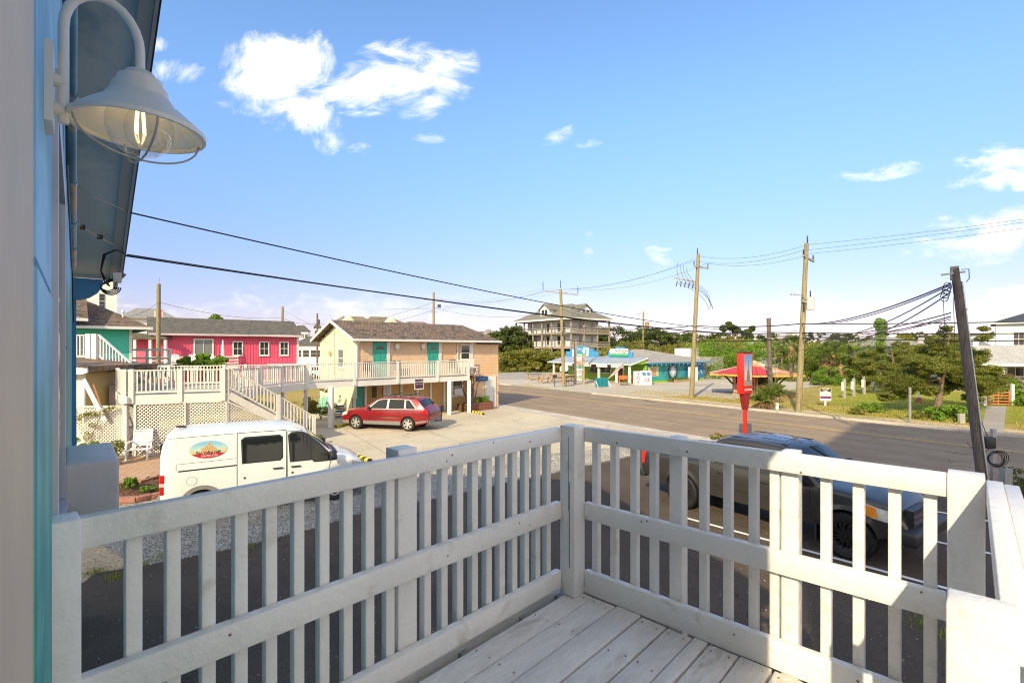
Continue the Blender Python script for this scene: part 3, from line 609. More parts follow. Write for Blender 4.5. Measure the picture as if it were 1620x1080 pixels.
# ================================================================ HOUSES
SH_BR = SHINGLE('mixed_brown_shingles', [(.045, .032, .024), (.26, .16, .085), (.13, .135, .165)], 5.0, 10.0)
SH_GR = SHINGLE('grey_shingles', [(.075, .068, .06), (.135, .12, .105)])
SH_OL = SHINGLE('olive_grey_shingles', [(.15, .145, .115), (.21, .20, .16)])
SH_TAN = SHINGLE('tan_shingles', [(.16, .12, .08), (.27, .21, .14)])
SH_LG = SHINGLE('light_grey_shingles', [(.22, .21, .19), (.32, .30, .27)])
CREAM = MAT('cream_siding', (.74, .66, .45), .65, .04, 1.5, bump=.1)
PEACH = MAT('peach_paint', (.68, .47, .31), .7, .06, 1.2, c2=(.68, .44, .25), c2s=.5, c2t=(.5, .62), bump=.1)
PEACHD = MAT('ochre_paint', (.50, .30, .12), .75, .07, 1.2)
TEAL = MAT('teal_door_paint', (.02, .33, .26), .45, .08, 2.0)
TURQ = MAT('turquoise_wall_paint', (.05, .50, .38), .6, .05, 1.5)
PINK = MAT('pink_siding', (.64, .085, .165), .65, .06, 1.2)
HWHITE = MAT('house_white', (.74, .73, .71), .6, .04, 1.2)
GUTTER = MAT('gutter_white', (.66, .66, .66), .45, .05, 2.0)
def window(par, u0, u1, z0, z1, y=0.0, fw=.07, fmat=TRIM, pmat=PANE, bars=(1, 0), out=.05, T=None, sill=True, name='window'):
    m = MB(T); m.box(u0-fw, u0, y-out, y, z0-fw, z1+fw).box(u1, u1+fw, y-out, y, z0-fw, z1+fw).box(u0, u1, y-out, y, z1, z1+fw).box(u0, u1, y-out, y, z0-fw, z0)
    if sill: m.box(u0-fw-.03, u1+fw+.03, y-out-.04, y, z0-fw-.05, z0-fw-.002)
    nh, nv = bars
    for k in range(1, nh+1): zc = z0+(z1-z0)*k/(nh+1); m.box(u0, u1, y-out*.8, y-out*.3, zc-.025, zc+.025)
    for k in range(1, nv+1): uc = u0+(u1-u0)*k/(nv+1); m.box(uc-.02, uc+.02, y-out*.78, y-out*.32, z0, z1)
    f = m.build(name, fmat, par); f['kind'] = 'thing'; del f['kind']
    MB(T).box(u0+.001, u1-.001, y-out*.28, y-.002, z0+.001, z1-.001).build('pane', pmat, f); return f
def gableroof(par, x0, x1, y0, y1, ze, zr, mat, r0=None, r1=None, yr=None, th=.10, name='roof', T=None):
    r0 = x0 if r0 is None else r0; r1 = x1 if r1 is None else r1; yr = (y0+y1)/2 if yr is None else yr
    m = MB(T)
    lo = [(x0, y0, ze), (x1, y0, ze), (x1, y1, ze), (x0, y1, ze)]; up = [(a, b, c+th) for a, b, c in lo]; ra, rb = (r0, yr, zr+th), (r1, yr, zr+th); ra2, rb2 = (r0, yr, zr), (r1, yr, zr)
    for q, a, b, sg in ((up, ra, rb, 1), (lo, ra2, rb2, -1)):
        for f in ([q[0], q[1], b, a], [q[2], q[3], a, b]): m.poly(f[::sg])
        if r0 > x0+.01: m.poly([q[3], q[0], a][::sg])
        if r1 < x1-.01: m.poly([q[1], q[2], b][::sg])
    m.poly([lo[0], lo[1], up[1], up[0]]); m.poly([lo[2], lo[3], up[3], up[2]])
    if r0 > x0+.01: m.poly([lo[3], lo[0], up[0], up[3]])
    else: m.poly([lo[0], up[0], ra, ra2]); m.poly([lo[3], up[3], ra, ra2])
    if r1 < x1-.01: m.poly([lo[1], lo[2], up[2], up[1]])
    else: m.poly([lo[1], up[1], rb, rb2]); m.poly([lo[2], up[2], rb, rb2])
    return m.build(name, mat, par, fix=False)
def gable(par, x, ya, yb, z0, z1, mat, th=.1, name='gable_wall'):
    return MB().prism([(ya, z0), (yb, z0), ((ya+yb)/2, z1)], x, x+th, Matrix(((0, 1, 0, 0), (1, 0, 0, 0), (0, 0, 1, 0), (0, 0, 0, 1)))).build(name, mat, par)
def railrun(par, p0, p1, zf0, zf1, h, mat=WWOOD, gap=.115, bw=.035, posts=None, bot=.10, pw=.10, single=True, rails=2, postbase=None, bname='baluster', toprail=.09):
    # railing between two plan points; zf = floor height at the ends
    p0, p1 = Vector(p0[:2]), Vector(p1[:2]); L = (p1-p0).length; d = (p1-p0)/L
    P = lambda s, z: Vector((p0.x+d.x*s, p0.y+d.y*s, z)); zf = lambda s: zf0+(zf1-zf0)*s/L
    m = MB(); m.bar(P(0, zf0+h-.02), P(L, zf1+h-.02), toprail, .04); m.build('top_rail', mat, par)
    if bot is not None: MB().bar(P(0, zf0+bot), P(L, zf1+bot), .04, .07).build('bottom_rail', mat, par)
    proto = None; n = int(L/gap); allb = MB()
    for k in range(n):
        s = (k+.5)*L/n
        if single:
            if proto is None: proto = MB().box(-bw/2, bw/2, -bw/2, bw/2, bot or .05, h-.045).build(bname, mat, par); o = proto
            else: o = share(proto)
            o.location = P(s, zf(s)); o.rotation_euler = (0, 0, math.atan2(d.y, d.x))
        else:
            allb.bar(P(s, zf(s)+(bot or .05)), P(s, zf(s)+h-.045), bw, bw, (d.x, d.y, 0))
    if not single and n: allb.build('balusters', mat, par, fix=False, kind='stuff')
    for s in (posts or []):
        zb = zf(s)-.25 if postbase is None else postbase
        MB().bar(P(s, zb), P(s, zf(s)+h+.03), pw, pw, (d.x, d.y, 0)).build('post', mat, par)
# ---------------------------------------------------------------- cream motel building
O1 = Vector((-8.38, 26.7, 0)); ch = E('cream_motel', O1, R(42.5), 'two-storey peach and cream motel block with mottled brown roof and teal doors', 'building')
CL, CW, CE, CR = 10.1, 5.2, 4.38, 5.42
MB().box(.0, CL, .62, CW, 0, 2.2).build('lower_wall', PEACHD, ch)
MB().box(0, CL, 0, CW, 2.2, CE).build('upper_wall', PEACH, ch)
MB().box(8.0, CL-.001, 0.001, .7, 0, 2.2).build('corner_wall', PEACH, ch)
bl = MB()                                                  # painted block courses on the front, recessed joints
opens = [(.9, 1.85, 2.2, 4.4), (4.45, 5.35, 2.2, 4.4), (6.8, 7.75, 3.1, 4.3)]
zr = 2.31; row = 0
while zr < 4.3:
    xx = -.2 if row % 2 else 0.0
    while xx < CL-.02:
        xa, xb = max(xx, .005), min(xx+.385, CL-.005)
        if xb-xa > .05 and not any(xa < o1 and xb > o0 and zr < z1 and zr+.19 > z0 for o0, o1, z0, z1 in opens): bl.box(xa, xb, -.012, .0, zr, min(zr+.188, 4.36))
        xx += .40
    zr += .20; row += 1
bl.build('wall_blocks', PEACH, ch, fix=False, kind='stuff')
bl = MB(); zr = .02; row = 0
while zr < 2.2:
    xx = 8.0-(.2 if row % 2 else 0)
    while xx < CL-.02:
        xa, xb = max(xx, 8.005), min(xx+.385, CL-.005)
        if xb-xa > .05 and not (xa < 9.7 and xb > 8.85 and zr < 2.15): bl.box(xa, xb, -.012, .0, zr, min(zr+.188, 2.2))
        xx += .40
    zr += .20; row += 1
bl.build('lower_blocks', PEACH, ch, fix=False, kind='stuff')
for k in range(18):                                        # lap siding boards of the gable end
    z0 = 1.2+.2*k
    if z0 < CE: ya, yb = 0, CW
    else:
        f = (z0+.1-CE)/(CR-CE); ya, yb = CW/2*f, CW-CW/2*f
    if yb-ya > .15 and z0 > .1: MB().prism([(z0, 0), (z0, -.018), (z0+.196, -.006), (z0+.196, 0)], ya+.02, yb-.02, Matrix(((0, 0, 1, 0), (0, 1, 0, 0), (1, 0, 0, 0), (0, 0, 0, 1)))).build('siding_board', CREAM, ch)
for k in range(6): MB().prism([(z0 := .0+.2*k, 0), (z0, -.018), (z0+.196, -.006), (z0+.196, 0)], .64, CW-.02, Matrix(((0, 0, 1, 0), (0, 1, 0, 0), (1, 0, 0, 0), (0, 0, 0, 1)))).build('siding_board', CREAM, ch)
gable(ch, .0, .0, CW, CE, CR, CREAM)
MB().box(-.03, .06, -.03, .06, 2.2, CE).build('corner_board', TRIM, ch)
gableroof(ch, -.42, CL-.1, -.42, CW+.4, CE-.03, CR+.06, SH_BR, r1=CL-1.15, yr=CW/2)
gableroof(ch, CL-1.9, CL+.35, -.12, CW+.2, CE-.18, CE+.55, SH_BR, r1=CL-1.2, r0=CL-1.9, yr=CW/2, name='low_roof')
gt_ = MB(); gt_.box(-.42, CL-.1, -.50, -.425, CE-.05, CE+.07).build('gutter', GUTTER, ch)
rk = MB()
for s_ in (1, -1):
    yc = CW/2; rk.bar((-.44, yc-s_*(CW/2+.42), CE+.01), (-.44, yc, CR+.10), .03, .17, (0, 0, 1))
rk.build('rake_board', TRIM, ch)
MB().tube([(-.05, -.46, CE-.04), (-.08, -.12, CE-.25), (-.05, -.07, CE-.4), (-.05, -.07, 2.3)], .035, 8).build('downspout', TRIM, ch)
MB().tube([(7.0-.35, -.05, CE-.1), (7.0-.35, -.06, 2.3)], .045, 8).build('downspout', TRIM, ch)
MB().box(-.04, -.015, 2.9, 2.96, 2.3, CE+.5).build('conduit', MAT('tan_conduit', (.55, .38, .2), .6), ch)
TG = Matrix(((0, -1, 0, 0), (-1, 0, 0, 0), (0, 0, 1, 0), (0, 0, 0, 1))); TG = Matrix(((0, 1, 0, 0), (-1, 0, 0, 0), (0, 0, 1, 0), (0, 0, 0, 1)))
window(ch, -2.35, -1.65, 2.9, 3.85, -.02, .08, TRIM, PANE2, (1, 0), .05, TG)
MB(TG).box(-2.85, -2.6, -.03, 0, 4.1, 4.65).build('gable_vent', TRIM, ch)
def door(par, x0, x1, z0, z1, y, mat, fan=True, knob=True, case=True):
    d = MB().box(x0, x1, y-.03, y-.002, z0, z1).build('door', mat, par)
    w_ = x1-x0
    for (a, b, c, e) in ((.12, .46, .08, .36), (.54, .88, .08, .36), (.12, .46, .42, .72), (.54, .88, .42, .72)):
        MB().box(x0+a*w_, x0+b*w_, y-.045, y-.031, z0+c*(z1-z0), z0+e*(z1-z0)).build('door_panel', mat, d)
    if fan:
        ps = [(x0+w_*.5+w_*.36*math.cos(R(q)), z0+(z1-z0)*.80+.2*math.sin(R(q))) for q in range(0, 181, 20)]
        MB().prism(ps, y-.04, y-.031).build('fanlight', PANE, d)
    MB().lathe([(0, 0), (.03, .01), (.035, .03), (0, .06)], 8, Matrix.Translation((x1-.07, y-.03, z0+1.0)) @ Matrix.Rotation(R(90), 4, 'X')).build('handle', STEEL, d)
    if case:
        MB().box(x0-.07, x0-.003, y-.05, y, z0, z1+.02).build('door_casing', mat, par); MB().box(x1+.003, x1+.20, y-.06, y, z0, z1+.02).build('door_casing', TRIM, par)
    return d
door(ch, .985, 1.73, 2.28, 4.28, -.012, TEAL); door(ch, 4.53, 5.23, 2.28, 4.28, -.012, TEAL)
window(ch, 6.95, 7.6, 3.15, 4.15, -.012, .07, TRIM, PANE, (1, 0), .05)
MB().box(7.68, 7.90, -.055, -.0125, 2.3, 4.3).build('window_casing', TRIM, ch)
for x in (2.35, 4.1):                                      # wall lamps beside the doors
    wl = MB().box(x-.12, x+.12, -.16, -.013, 3.95, 4.2).build('wall_light', TRIM, ch); MB().lathe([(.0, -.12), (.06, -.1), (.08, -.02), (.05, 0)], 10, Matrix.Translation((x, -.12, 3.95))).build('light_globe', TRIM, wl, smooth=True)
fl = MB(TG).box(-3.65, -3.35, -.14, 0, 3.55, 3.75).build('flood_light', MAT('tan_lamp', (.5, .38, .25), .5), ch)
# lower storey: pilasters, panels, door, window with air conditioner
for x in (.1, .75, 1.9, 3.0, 4.1, 5.05, 6.05, 6.55): MB().box(x-.07, x+.07, .52, .62, 0, 2.2).build('pilaster', TRIM, ch)
for (a, b) in ((.82, 1.83), (1.97, 2.93), (3.07, 4.03), (4.17, 4.98), (5.12, 5.98)): MB().box(a+.04, b-.04, .585, .619, .1, 2.1).build('wall_panel', PEACHD, ch)
door(ch, .17, .62, .05, 2.1, .60, TEAL, fan=False, case=False)
MB().box(1.15, 1.42, .545, .584, 1.15, 1.75).build('meter_box', MAT('dark_bronze', (.08, .05, .03), .5), ch)
lwf = window(ch, 6.75, 7.45, .95, 2.0, .61, .08, TRIM, PANE, (1, 0), .06)
MB().box(6.78, 7.42, .38, .60, .95, 1.38).build('air_conditioner', GUTTER, ch)
ld = door(ch, 8.93, 9.60, .03, 2.05, -.012, MAT('storm_door_white', (.70, .72, .72), .4, .06), fan=False, case=False)
for k in range(14): MB().box(8.98, 9.55, -.075, -.06, .25+.125*k, .25+.125*k+.03).build('door_louvre', TRIM, ld)
MB().box(9.62, 9.85, -.06, -.0125, 0, 2.12).build('door_casing', TRIM, ch)
sg = E('blue_wall_sign', ch.matrix_basis @ Vector((8.15, -.05, 1.95)), R(42.5), 'small blue sign board projecting beside the white door of the peach building', 'sign')
BLUES = MAT('blue_sign_paint', (.01, .09, .27), .45, .15, 4.0)
MB().box(0, .06, -.02, .30, -.16, .16).box(.06, .95, -.05, .0, -.15, .15).build('board', BLUES, sg)
textmesh('lettering', 'OFFICE', .14, MAT('pale_sign_letters', (.25, .42, .60), .5), Matrix.Translation((.5, -.053, 0)), sg)
# ---------------------------------------------------------------- walkway in front
A1, B1, K1 = Vector((-8.95, 24.5)), Vector((-2.66, 30.24)), Vector((-9.9, 23.75))
WF = 2.28
ww = E('raised_walkway', (-6, 27, 0), 0, 'white elevated walkway and railing along the upper doors of the peach building', 'walkway'); wo = Vector((-6, 27))
def rel(p): return (p[0]-wo.x, p[1]-wo.y)
dW = Vector((.737, .676)); nW = Vector((-.676, .737))
K1b = A1-dW*1.3
poly = [rel(K1b), rel(B1), rel(B1+nW*1.22), rel(K1b+nW*1.3)]
MB().slab(poly, WF-.06, WF).build('floor', GREYW, ww)
fa = MB(); k0 = Vector((*rel(K1b), 0)); b0 = Vector((*rel(B1), 0))
fa.bar(k0+Vector((0, 0, 2.12)), b0+Vector((0, 0, 2.12)), .05, .28).bar(b0+Vector((0, 0, 2.12)), Vector((*rel(B1+nW*1.2), 2.12)), .05, .28).build('fascia_board', TRIM, ww)
Lw = (B1-K1b).length
def sx_at(px):
    k = (px-CX)/FP; return (K1b.x-k*K1b.y)/(k*dW.y-dW.x)
ps = [sx_at(x) for x in (486, 561, 629, 692)]+[Lw-.03]
railrun(ww, rel(K1b), rel(B1), WF, WF, .93, TRIM, .118, .04, ps, single=False, pw=.13)
railrun(ww, rel(B1), rel(B1+nW*1.2), WF, WF, .93, TRIM, .118, .04, [], single=False)
for px, dy in ((523.5, 0), (742, 0), (711, .0)):
    s = sx_at(px); p = K1b+dW*s
    if px == 711: p = p
    MB().box(p.x-wo.x-.11, p.x-wo.x+.11, p.y-wo.y-.11, p.y-wo.y+.11, 0, 2.0).build('support_post', TRIM, ww)
p = K1b+dW*sx_at(628)+nW*.9; MB().box(p.x-wo.x-.11, p.x-wo.x+.11, p.y-wo.y-.11, p.y-wo.y+.11, 0, 2.2).build('support_post', TRIM, ww)
p = K1b+dW*(Lw-.1); ll = MB().lathe([(0, 0), (.05, .03), (.07, .1), (0, .12)], 8, Matrix.Translation((p.x-wo.x+.12, p.y-wo.y-.05, 3.12)) @ Matrix.Rotation(R(70), 4, 'Y')).build('flood_light', TRIM, ww)
# hanging sign on the walkway fascia
SGN = MAT('dark_purple_sign', (.07, .02, .07), .5, .2, 5.0)
p = K1b+dW*sx_at(662.5)-nW*.04
hg = E('fascia_sign', (p.x, p.y, 1.62), R(42.5), 'square purple and white notice hanging from the walkway fascia above the red car', 'sign')
MB().box(-.30, .30, .0, .02, .0, .62).build('board', TRIM, hg); MB().box(-.26, .26, -.006, -.001, .06, .58).build('printed_panel', SGN, hg)
textmesh('lettering', 'NO PARKING', .095, TRIM, Matrix.Translation((0, -.009, .43)), hg, bold=.003); textmesh('lettering', 'GUESTS ONLY', .07, TRIM, Matrix.Translation((0, -.009, .30)), hg)
# ---------------------------------------------------------------- raised white deck and stair on the left
P1, P2, P3 = Vector((-13.85, 17.5)), Vector((-10.87, 18.75)), Vector((-10.35, 22.2))
rd = E('raised_deck', (-12, 19, 0), 0, 'raised white deck with railings, lattice skirt and a stair down behind the van', 'deck'); wo = Vector((-12, 19)); DF = 2.25
P0 = P1+Vector((-.676, .737))*5.5; P4 = K1b
MB().slab([rel(P1), rel(P2), rel(P3), rel(P4), rel(P4+nW*1.35), rel(P0+Vector((2, 1))), rel(P0)], DF-.08, DF).build('floor', GREYW, rd)
def fascia(a, b, z=2.10, h=.30): MB().bar((*rel(a), z), (*rel(b), z), .05, h).build('fascia_board', WW2, rd)
fascia(P1, P2); fascia(P2, P3); fascia(P3, P4); fascia(P1, P0)
railrun(rd, rel(P1), rel(P2), DF, DF, .90, WW2, .125, .04, [.06, .28, 1.75, (P2-P1).length-.1], pw=.15, postbase=1.95)
railrun(rd, rel(P2), rel(P3), DF, DF, .90, WW2, .125, .04, [.1, 1.9, (P3-P2).length-.05], pw=.14, postbase=1.95)
railrun(rd, rel(P3), rel(P4), DF, DF, .90, WW2, .125, .04, [(P4-P3).length], pw=.12, postbase=1.95)
railrun(rd, rel(P1), rel(P0), DF, DF, .90, WW2, .13, .04, [1.8, 3.6], pw=.12, postbase=1.95)
railrun(rd, rel(P0), rel(P0+Vector((4.2, 1.4))), DF, DF, .90, WW2, .13, .04, [0, 2.2, 4.4], pw=.12, postbase=1.95)
railrun(rd, rel(P4+nW*1.35), rel(P0+Vector((4.2, 1.4))), DF, DF, .90, WW2, .13, .04, [0, 2.2], single=False, pw=.12, postbase=1.95)
QB = Vector((-8.42, 21.0)); dQ = (QB-P2).normalized(); nQ = Vector((-dQ.y, dQ.x))
railrun(rd, rel(P2+dQ*.12), rel(QB), DF, .12, .93, WW2, .125, .04, [1.75, (QB-P2).length-.15], pw=.14, bot=.18)
railrun(rd, rel(P2+dQ*.12+nQ*1.1), rel(QB+nQ*1.1), DF, .12, .93, WW2, .14, .04, [(QB-P2).length-.15], single=False, pw=.12, bot=.18)
nst = 12; LQ = (QB-P2).length-.1
for k in range(nst):
    a = P2+dQ*(.12+LQ*k/nst); zt = DF-(k+1)*DF/(nst+1)
    c = a+dQ*.13+nQ*.55; M = Matrix.Translation((c.x-wo.x, c.y-wo.y, zt)) @ Matrix.Rotation(math.atan2(dQ.y, dQ.x), 4, 'Z')
    MB().box(-.14, .14, -.52, .52, -.04, 0, M).build('stair_tread', GREYW, rd)
for off in (0, 1.1):
    a = P2+dQ*.1+nQ*off; b = QB+nQ*off
    MB().bar((*rel(a), DF-.12), (*rel(b), -.0+.05), .05, .28).build('stringer', WW2, rd)
for p, zt in ((P1+(P2-P1)*.02, 2.0), (P1+(P2-P1)*.6, 2.0), (P2, 2.0), (P3, 2.0), (P0, 2.0), (P4, 2.0)): MB().box(p.x-wo.x-.07, p.x-wo.x+.07, p.y-wo.y-.06+.08, p.y-wo.y+.14, 0, zt).build('support_post', WW2, rd)
sheet('under_deck_shade', [tuple(P1+Vector((-.3, .25))), tuple(P2+Vector((0, .2))), tuple(QB+Vector((-.1, .3))), tuple(P4+Vector((0, 1))), tuple(P0+Vector((3, 1))), tuple(P0)], .03, MULCHM, kind='structure')  # dark sheet laid in for the shade under the deck
def lattice(par, a, b, z0a, z1a, z0b=None, z1b=None, off=(0, 0), pitch=.085, fr=True, name='lattice_panel'):
    a, b = Vector(a), Vector(b); L = (b-a).length; d = (b-a)/L; z0b = z0a if z0b is None else z0b; z1b = z1a if z1b is None else z1b
    lo = lambda s: z0a+(z0b-z0a)*s/L; hi = lambda s: z1a+(z1b-z1a)*s/L
    m = MB(); n2 = Vector((-d.y, d.x))
    for sgn, of in ((1, 0), (-1, .012)):
        c = -4.0
        while c < L+4.0:
            # line s = c + sgn*z ; clip to region
            pts = []
            N = 44; prev = None
            zs_ = [z for z in [-.05+2.6*i/N for i in range(N+1)]]
            seg = [z for z in zs_ if 0 <= c+sgn*z <= L and lo(c+sgn*z) <= z <= hi(c+sgn*z)]
            if len(seg) > 1:
                za, zb = seg[0], seg[-1]; pa = a+d*(c+sgn*za)+n2*of; pb = a+d*(c+sgn*zb)+n2*of
                m.bar((*rel(pa), za), (*rel(pb), zb), .008, .036, (n2.x*0+d.x*-sgn, d.y*-sgn, 1))
            c += pitch*1.414
    m.build(name, WW2, par, fix=False, kind='stuff')
    if fr:
        MB().bar((*rel(a-n2*.02), hi(0)), (*rel(b-n2*.02), hi(L)), .035, .06).build('lattice_frame', WW2, par)
        MB().bar((*rel(a-n2*.02), lo(0)+.03), (*rel(b-n2*.02), lo(L)+.03), .035, .06).build('lattice_frame', WW2, par)
        MB().bar((*rel(a-n2*.02), lo(0)), (*rel(a-n2*.02), hi(0)), .035, .07, (d.x, d.y, 0)).build('lattice_frame', WW2, par)
La = P1+(P2-P1)*.12
lattice(rd, La, P2, .02, 1.93); lattice(rd, P2, QB, .02, 1.93, .02, .04)
MB().bar((*rel(P1+(P2-P1)*.60-Vector((.0, .05))), 0), (*rel(P1+(P2-P1)*.60-Vector((0, .05))), 1.95), .09, .04, ((P2-P1).x, (P2-P1).y, 0)).build('lattice_batten', WW2, rd)
pl = MB(); c = P1+(P2-P1)*.06; pl.box(c.x-wo.x-.07, c.x-wo.x+.07, c.y-wo.y-.17, c.y-wo.y-.05, 1.98, 2.2).build('deck_light', GUTTER, rd)
# separate lattice fence left of the deck
lf = E('lattice_fence', (-14.6, 17.2, 0), 0, 'white diagonal lattice fence with roses behind the plastic chairs', 'fence'); wo = Vector((-14.6, 17.2))
F1, F2 = Vector((-15.6, 17.6)), Vector((-13.75, 17.75)); lattice(lf, F1, F2, .02, 1.85)
# ---------------------------------------------------------------- turquoise house, its stair, yellow shed
th = E('turquoise_house', (-19.75, 25.6, 0), R(43), 'turquoise house with brown hipped roof behind the grey-white side stair', 'house')
MB().box(-9, 0, 0, 8, 0, 4.95).build('wall', TURQ, th)
for k in range(24):
    z0 = .15+.2*k; m = MB(); m.poly([(-8.98, -.016, z0), (-.02, -.016, z0), (-.02, -.003, z0+.197), (-8.98, -.003, z0+.197)]); m.poly([(-8.98, 0, z0), (-.02, 0, z0), (-.02, -.016, z0), (-8.98, -.016, z0)]); m.build('siding_board', TURQ, th, fix=False)
gableroof(th, -9.5, .75, -.55, 8.5, 4.95, 7.1, SH_BR, r0=-7, r1=-2.9, yr=4)
gableroof(th, -8, -1.75, -.9, 3.4, 5.30, 6.9, SH_BR, r0=-8, r1=-1.75, yr=1.3, name='dormer_roof')
MB().box(-8, -1.75, -.98, -.905, 5.24, 5.38).build('gutter', GUTTER, th)
MB().box(-9.5, .75, -.63, -.555, 4.90, 5.04).build('gutter', GUTTER, th); MB().box(.755, .83, -.63, 8.5, 4.90, 5.04).build('gutter', GUTTER, th)
MB().box(-.10, .02, -.03, .06, .0, 4.95).build('corner_board', TRIM, th)
MB().lathe([(.05, 0), (.05, .35), (.09, .36), (.09, .46), (0, .5)], 8, Matrix.Translation((-.3, .6, 5.45))).build('roof_vent', GUTTER, th)
window(th, -2.1, -1.7, 3.2, 4.5, -.02, .09, TRIM, PANE2, (1, 1), .05)
ts = E('side_stair', (-17.3, 20.6, 0), 0, 'grey-white wooden stair and landing rail in front of the turquoise wall', 'stair'); wo = Vector((-17.3, 20.6))
S0, S1, S2 = Vector((-19.5, 20.8)), Vector((-17.35, 20.6)), Vector((-15.5, 20.2))
GW = MAT('grey_white_paint', (.62, .61, .60), .6, .05, 2.0)  # white paint slightly greyer than the trim
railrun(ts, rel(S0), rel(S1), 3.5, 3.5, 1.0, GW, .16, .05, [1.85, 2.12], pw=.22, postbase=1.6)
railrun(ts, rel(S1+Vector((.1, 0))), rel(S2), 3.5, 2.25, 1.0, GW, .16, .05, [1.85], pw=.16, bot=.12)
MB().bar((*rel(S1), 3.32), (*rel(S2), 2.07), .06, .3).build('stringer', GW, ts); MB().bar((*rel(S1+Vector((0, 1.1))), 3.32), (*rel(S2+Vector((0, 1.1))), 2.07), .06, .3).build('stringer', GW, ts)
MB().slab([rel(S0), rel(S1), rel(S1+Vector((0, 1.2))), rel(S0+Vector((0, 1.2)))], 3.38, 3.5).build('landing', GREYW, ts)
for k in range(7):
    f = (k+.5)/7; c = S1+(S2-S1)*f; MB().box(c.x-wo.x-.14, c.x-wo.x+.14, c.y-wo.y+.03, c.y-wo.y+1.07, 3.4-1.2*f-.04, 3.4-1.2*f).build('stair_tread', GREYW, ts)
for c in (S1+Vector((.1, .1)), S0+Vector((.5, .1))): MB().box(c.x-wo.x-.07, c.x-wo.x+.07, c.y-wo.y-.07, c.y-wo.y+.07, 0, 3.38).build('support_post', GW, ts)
shd = E('yellow_shed', (-16.35, 18.3, 0), R(-6), 'small yellow clapboard shed with shingled roof beside the blue column', 'shed')
YS = MAT('yellow_siding', (.62, .46, .22), .7, .06, 1.5)
MB().box(-2.5, .45, 0, 2.2, 0, 3.0).build('wall', YS, shd)
for k in range(14): m = MB(); z0 = .1+.2*k; m.poly([(-2.5, -.03, z0), (.27, -.03, z0), (.27, -.006, z0+.197), (-2.5, -.006, z0+.197)]); m.poly([(-2.5, -.001, z0), (.27, -.001, z0), (.27, -.03, z0), (-2.5, -.03, z0)]); m.build('siding_board', YS, shd, fix=False)
MB().box(.28, .58, -.05, .02, 0, 3.02).build('corner_board', TRIM, shd)
MB().prism([(-2.7, 3.62), (1.15, 3.28), (1.15, 3.10), (.9, 3.02), (-2.7, 3.35)], -.45, 2.6).build('roof', SH_BR, shd)
MB().prism([(-2.7, 3.52), (1.17, 3.20), (1.17, 3.05), (.9, 2.98), (-2.7, 3.28)], -.50, -.452).build('rake_board', TRIM, shd)
MB().box(.62, 1.75, .9, 2.0, 0, 2.5).build('side_wall', MAT('grey_panel', (.34, .32, .30), .8), shd)
ldr = E('leaning_boards', (-15.7, 17.9, 0), 0, 'white board and brown planks leaning against the yellow shed', 'boards')
MB().bar(D(166, 665, 17.5)-ldr.location, D(132, 600, 17.6)-ldr.location, .16, .03, (0, 1, 0)).build('white_board', TRIM, ldr); MB().bar((-.05, .2, .8), (-.65, .3, 2.1), .03, .14, (1, 0, 0)).build('brown_plank', MAT('brown_plank', (.25, .12, .05), .7), ldr); MB().bar((.75, .25, 1.3), (.25, .3, 2.6), .02, .07, (1, 0, 0)).build('brown_plank', bpy.data.materials['brown_plank'], ldr)
# ---------------------------------------------------------------- pink house
O2 = Vector((-31.6, 43.5, 0)); ph = E('pink_house', O2, R(36.5), 'long pink house with dark grey roof, sliding door and white balcony', 'house'); PE = 5.2
pxu = lambda px, o=O2, ang=36.5: (o.x-(px-CX)/FP*o.y)/((px-CX)/FP*math.sin(R(ang))-math.cos(R(ang)))
PL = pxu(471); MB().box(0, PL, 0, 7, 0, PE).build('wall', PINK, ph)
gr = MB()
for k in range(int((PL-.2)/.24)): gr.box(.12+.24*k, .155+.24*k, -.03, .0, .3, PE-.02)
gr.build('siding_battens', PINK, ph, fix=False, kind='stuff')
gableroof(ph, -.5, PL+.35, -.55, 7.5, PE-.02, 6.8, SH_GR, yr=3.4)
MB().box(-.4, PL+.35, -.64, -.555, PE-.08, PE+.10).build('gutter', MAT('pastel_gutter', (.55, .48, .50), .5, .25, .3), ph)
MB().box(PL-.1, PL+.1, -.05, .05, 0, PE).build('corner_board', TRIM, ph)
def pxu(px, o=O2, ang=36.5):
    k = (px-CX)/FP; dx_, dy_ = math.cos(R(ang)), math.sin(R(ang)); return (o.x-k*o.y)/(k*dy_-dx_)
for (a, b) in ((369.5, 382.5), (411.5, 424), (443.5, 455)):
    window(ph, pxu(a), pxu(b), 3.35, 4.55, -.03, .1, TRIM, PANE, (1, 1), .06)
ua, ub = pxu(308.5), pxu(335.5)
window(ph, ua, ub, 2.45, 4.75, -.03, .12, TRIM, PANE2, (0, 1), .06, name='sliding_door', sill=False)
window(ph, pxu(388), pxu(399), .95, 1.35, -.03, .08, TRIM, PANE, (0, 1), .05, sill=False)
ca = E('porch_canopy', ph.matrix_basis @ Vector((pxu(424), -1.3, 0)), R(36.5), 'small white porch canopy at the right end of the pink house', 'canopy')
wpc = pxu(472)-pxu(424); MB().box(-.1, wpc, -.1, 1.25, 2.28, 2.42).build('roof', TRIM, ca)
for x in (.15, wpc*.5, wpc-.2): MB().box(x-.06, x+.06, -.02, .1, 0, 2.28).build('post', TRIM, ca)
bal = E('pink_balcony', ph.matrix_basis @ Vector((-.2, -2.0, 0)), R(36.5), 'white balcony with open board rails in front of the pink house', 'balcony')
bl_ = pxu(372)+.2
MB().box(0, bl_, 0, 1.95, 2.1, 2.3).build('floor', TRIM, bal)
for z in (2.62, 2.9, 3.2): MB().box(0, bl_, -.03, .02, z-.06, z+.05).build('rail', TRIM, bal); MB().box(bl_-.05, bl_-.001, .03, 1.9, z-.06, z+.05).build('rail', TRIM, bal)
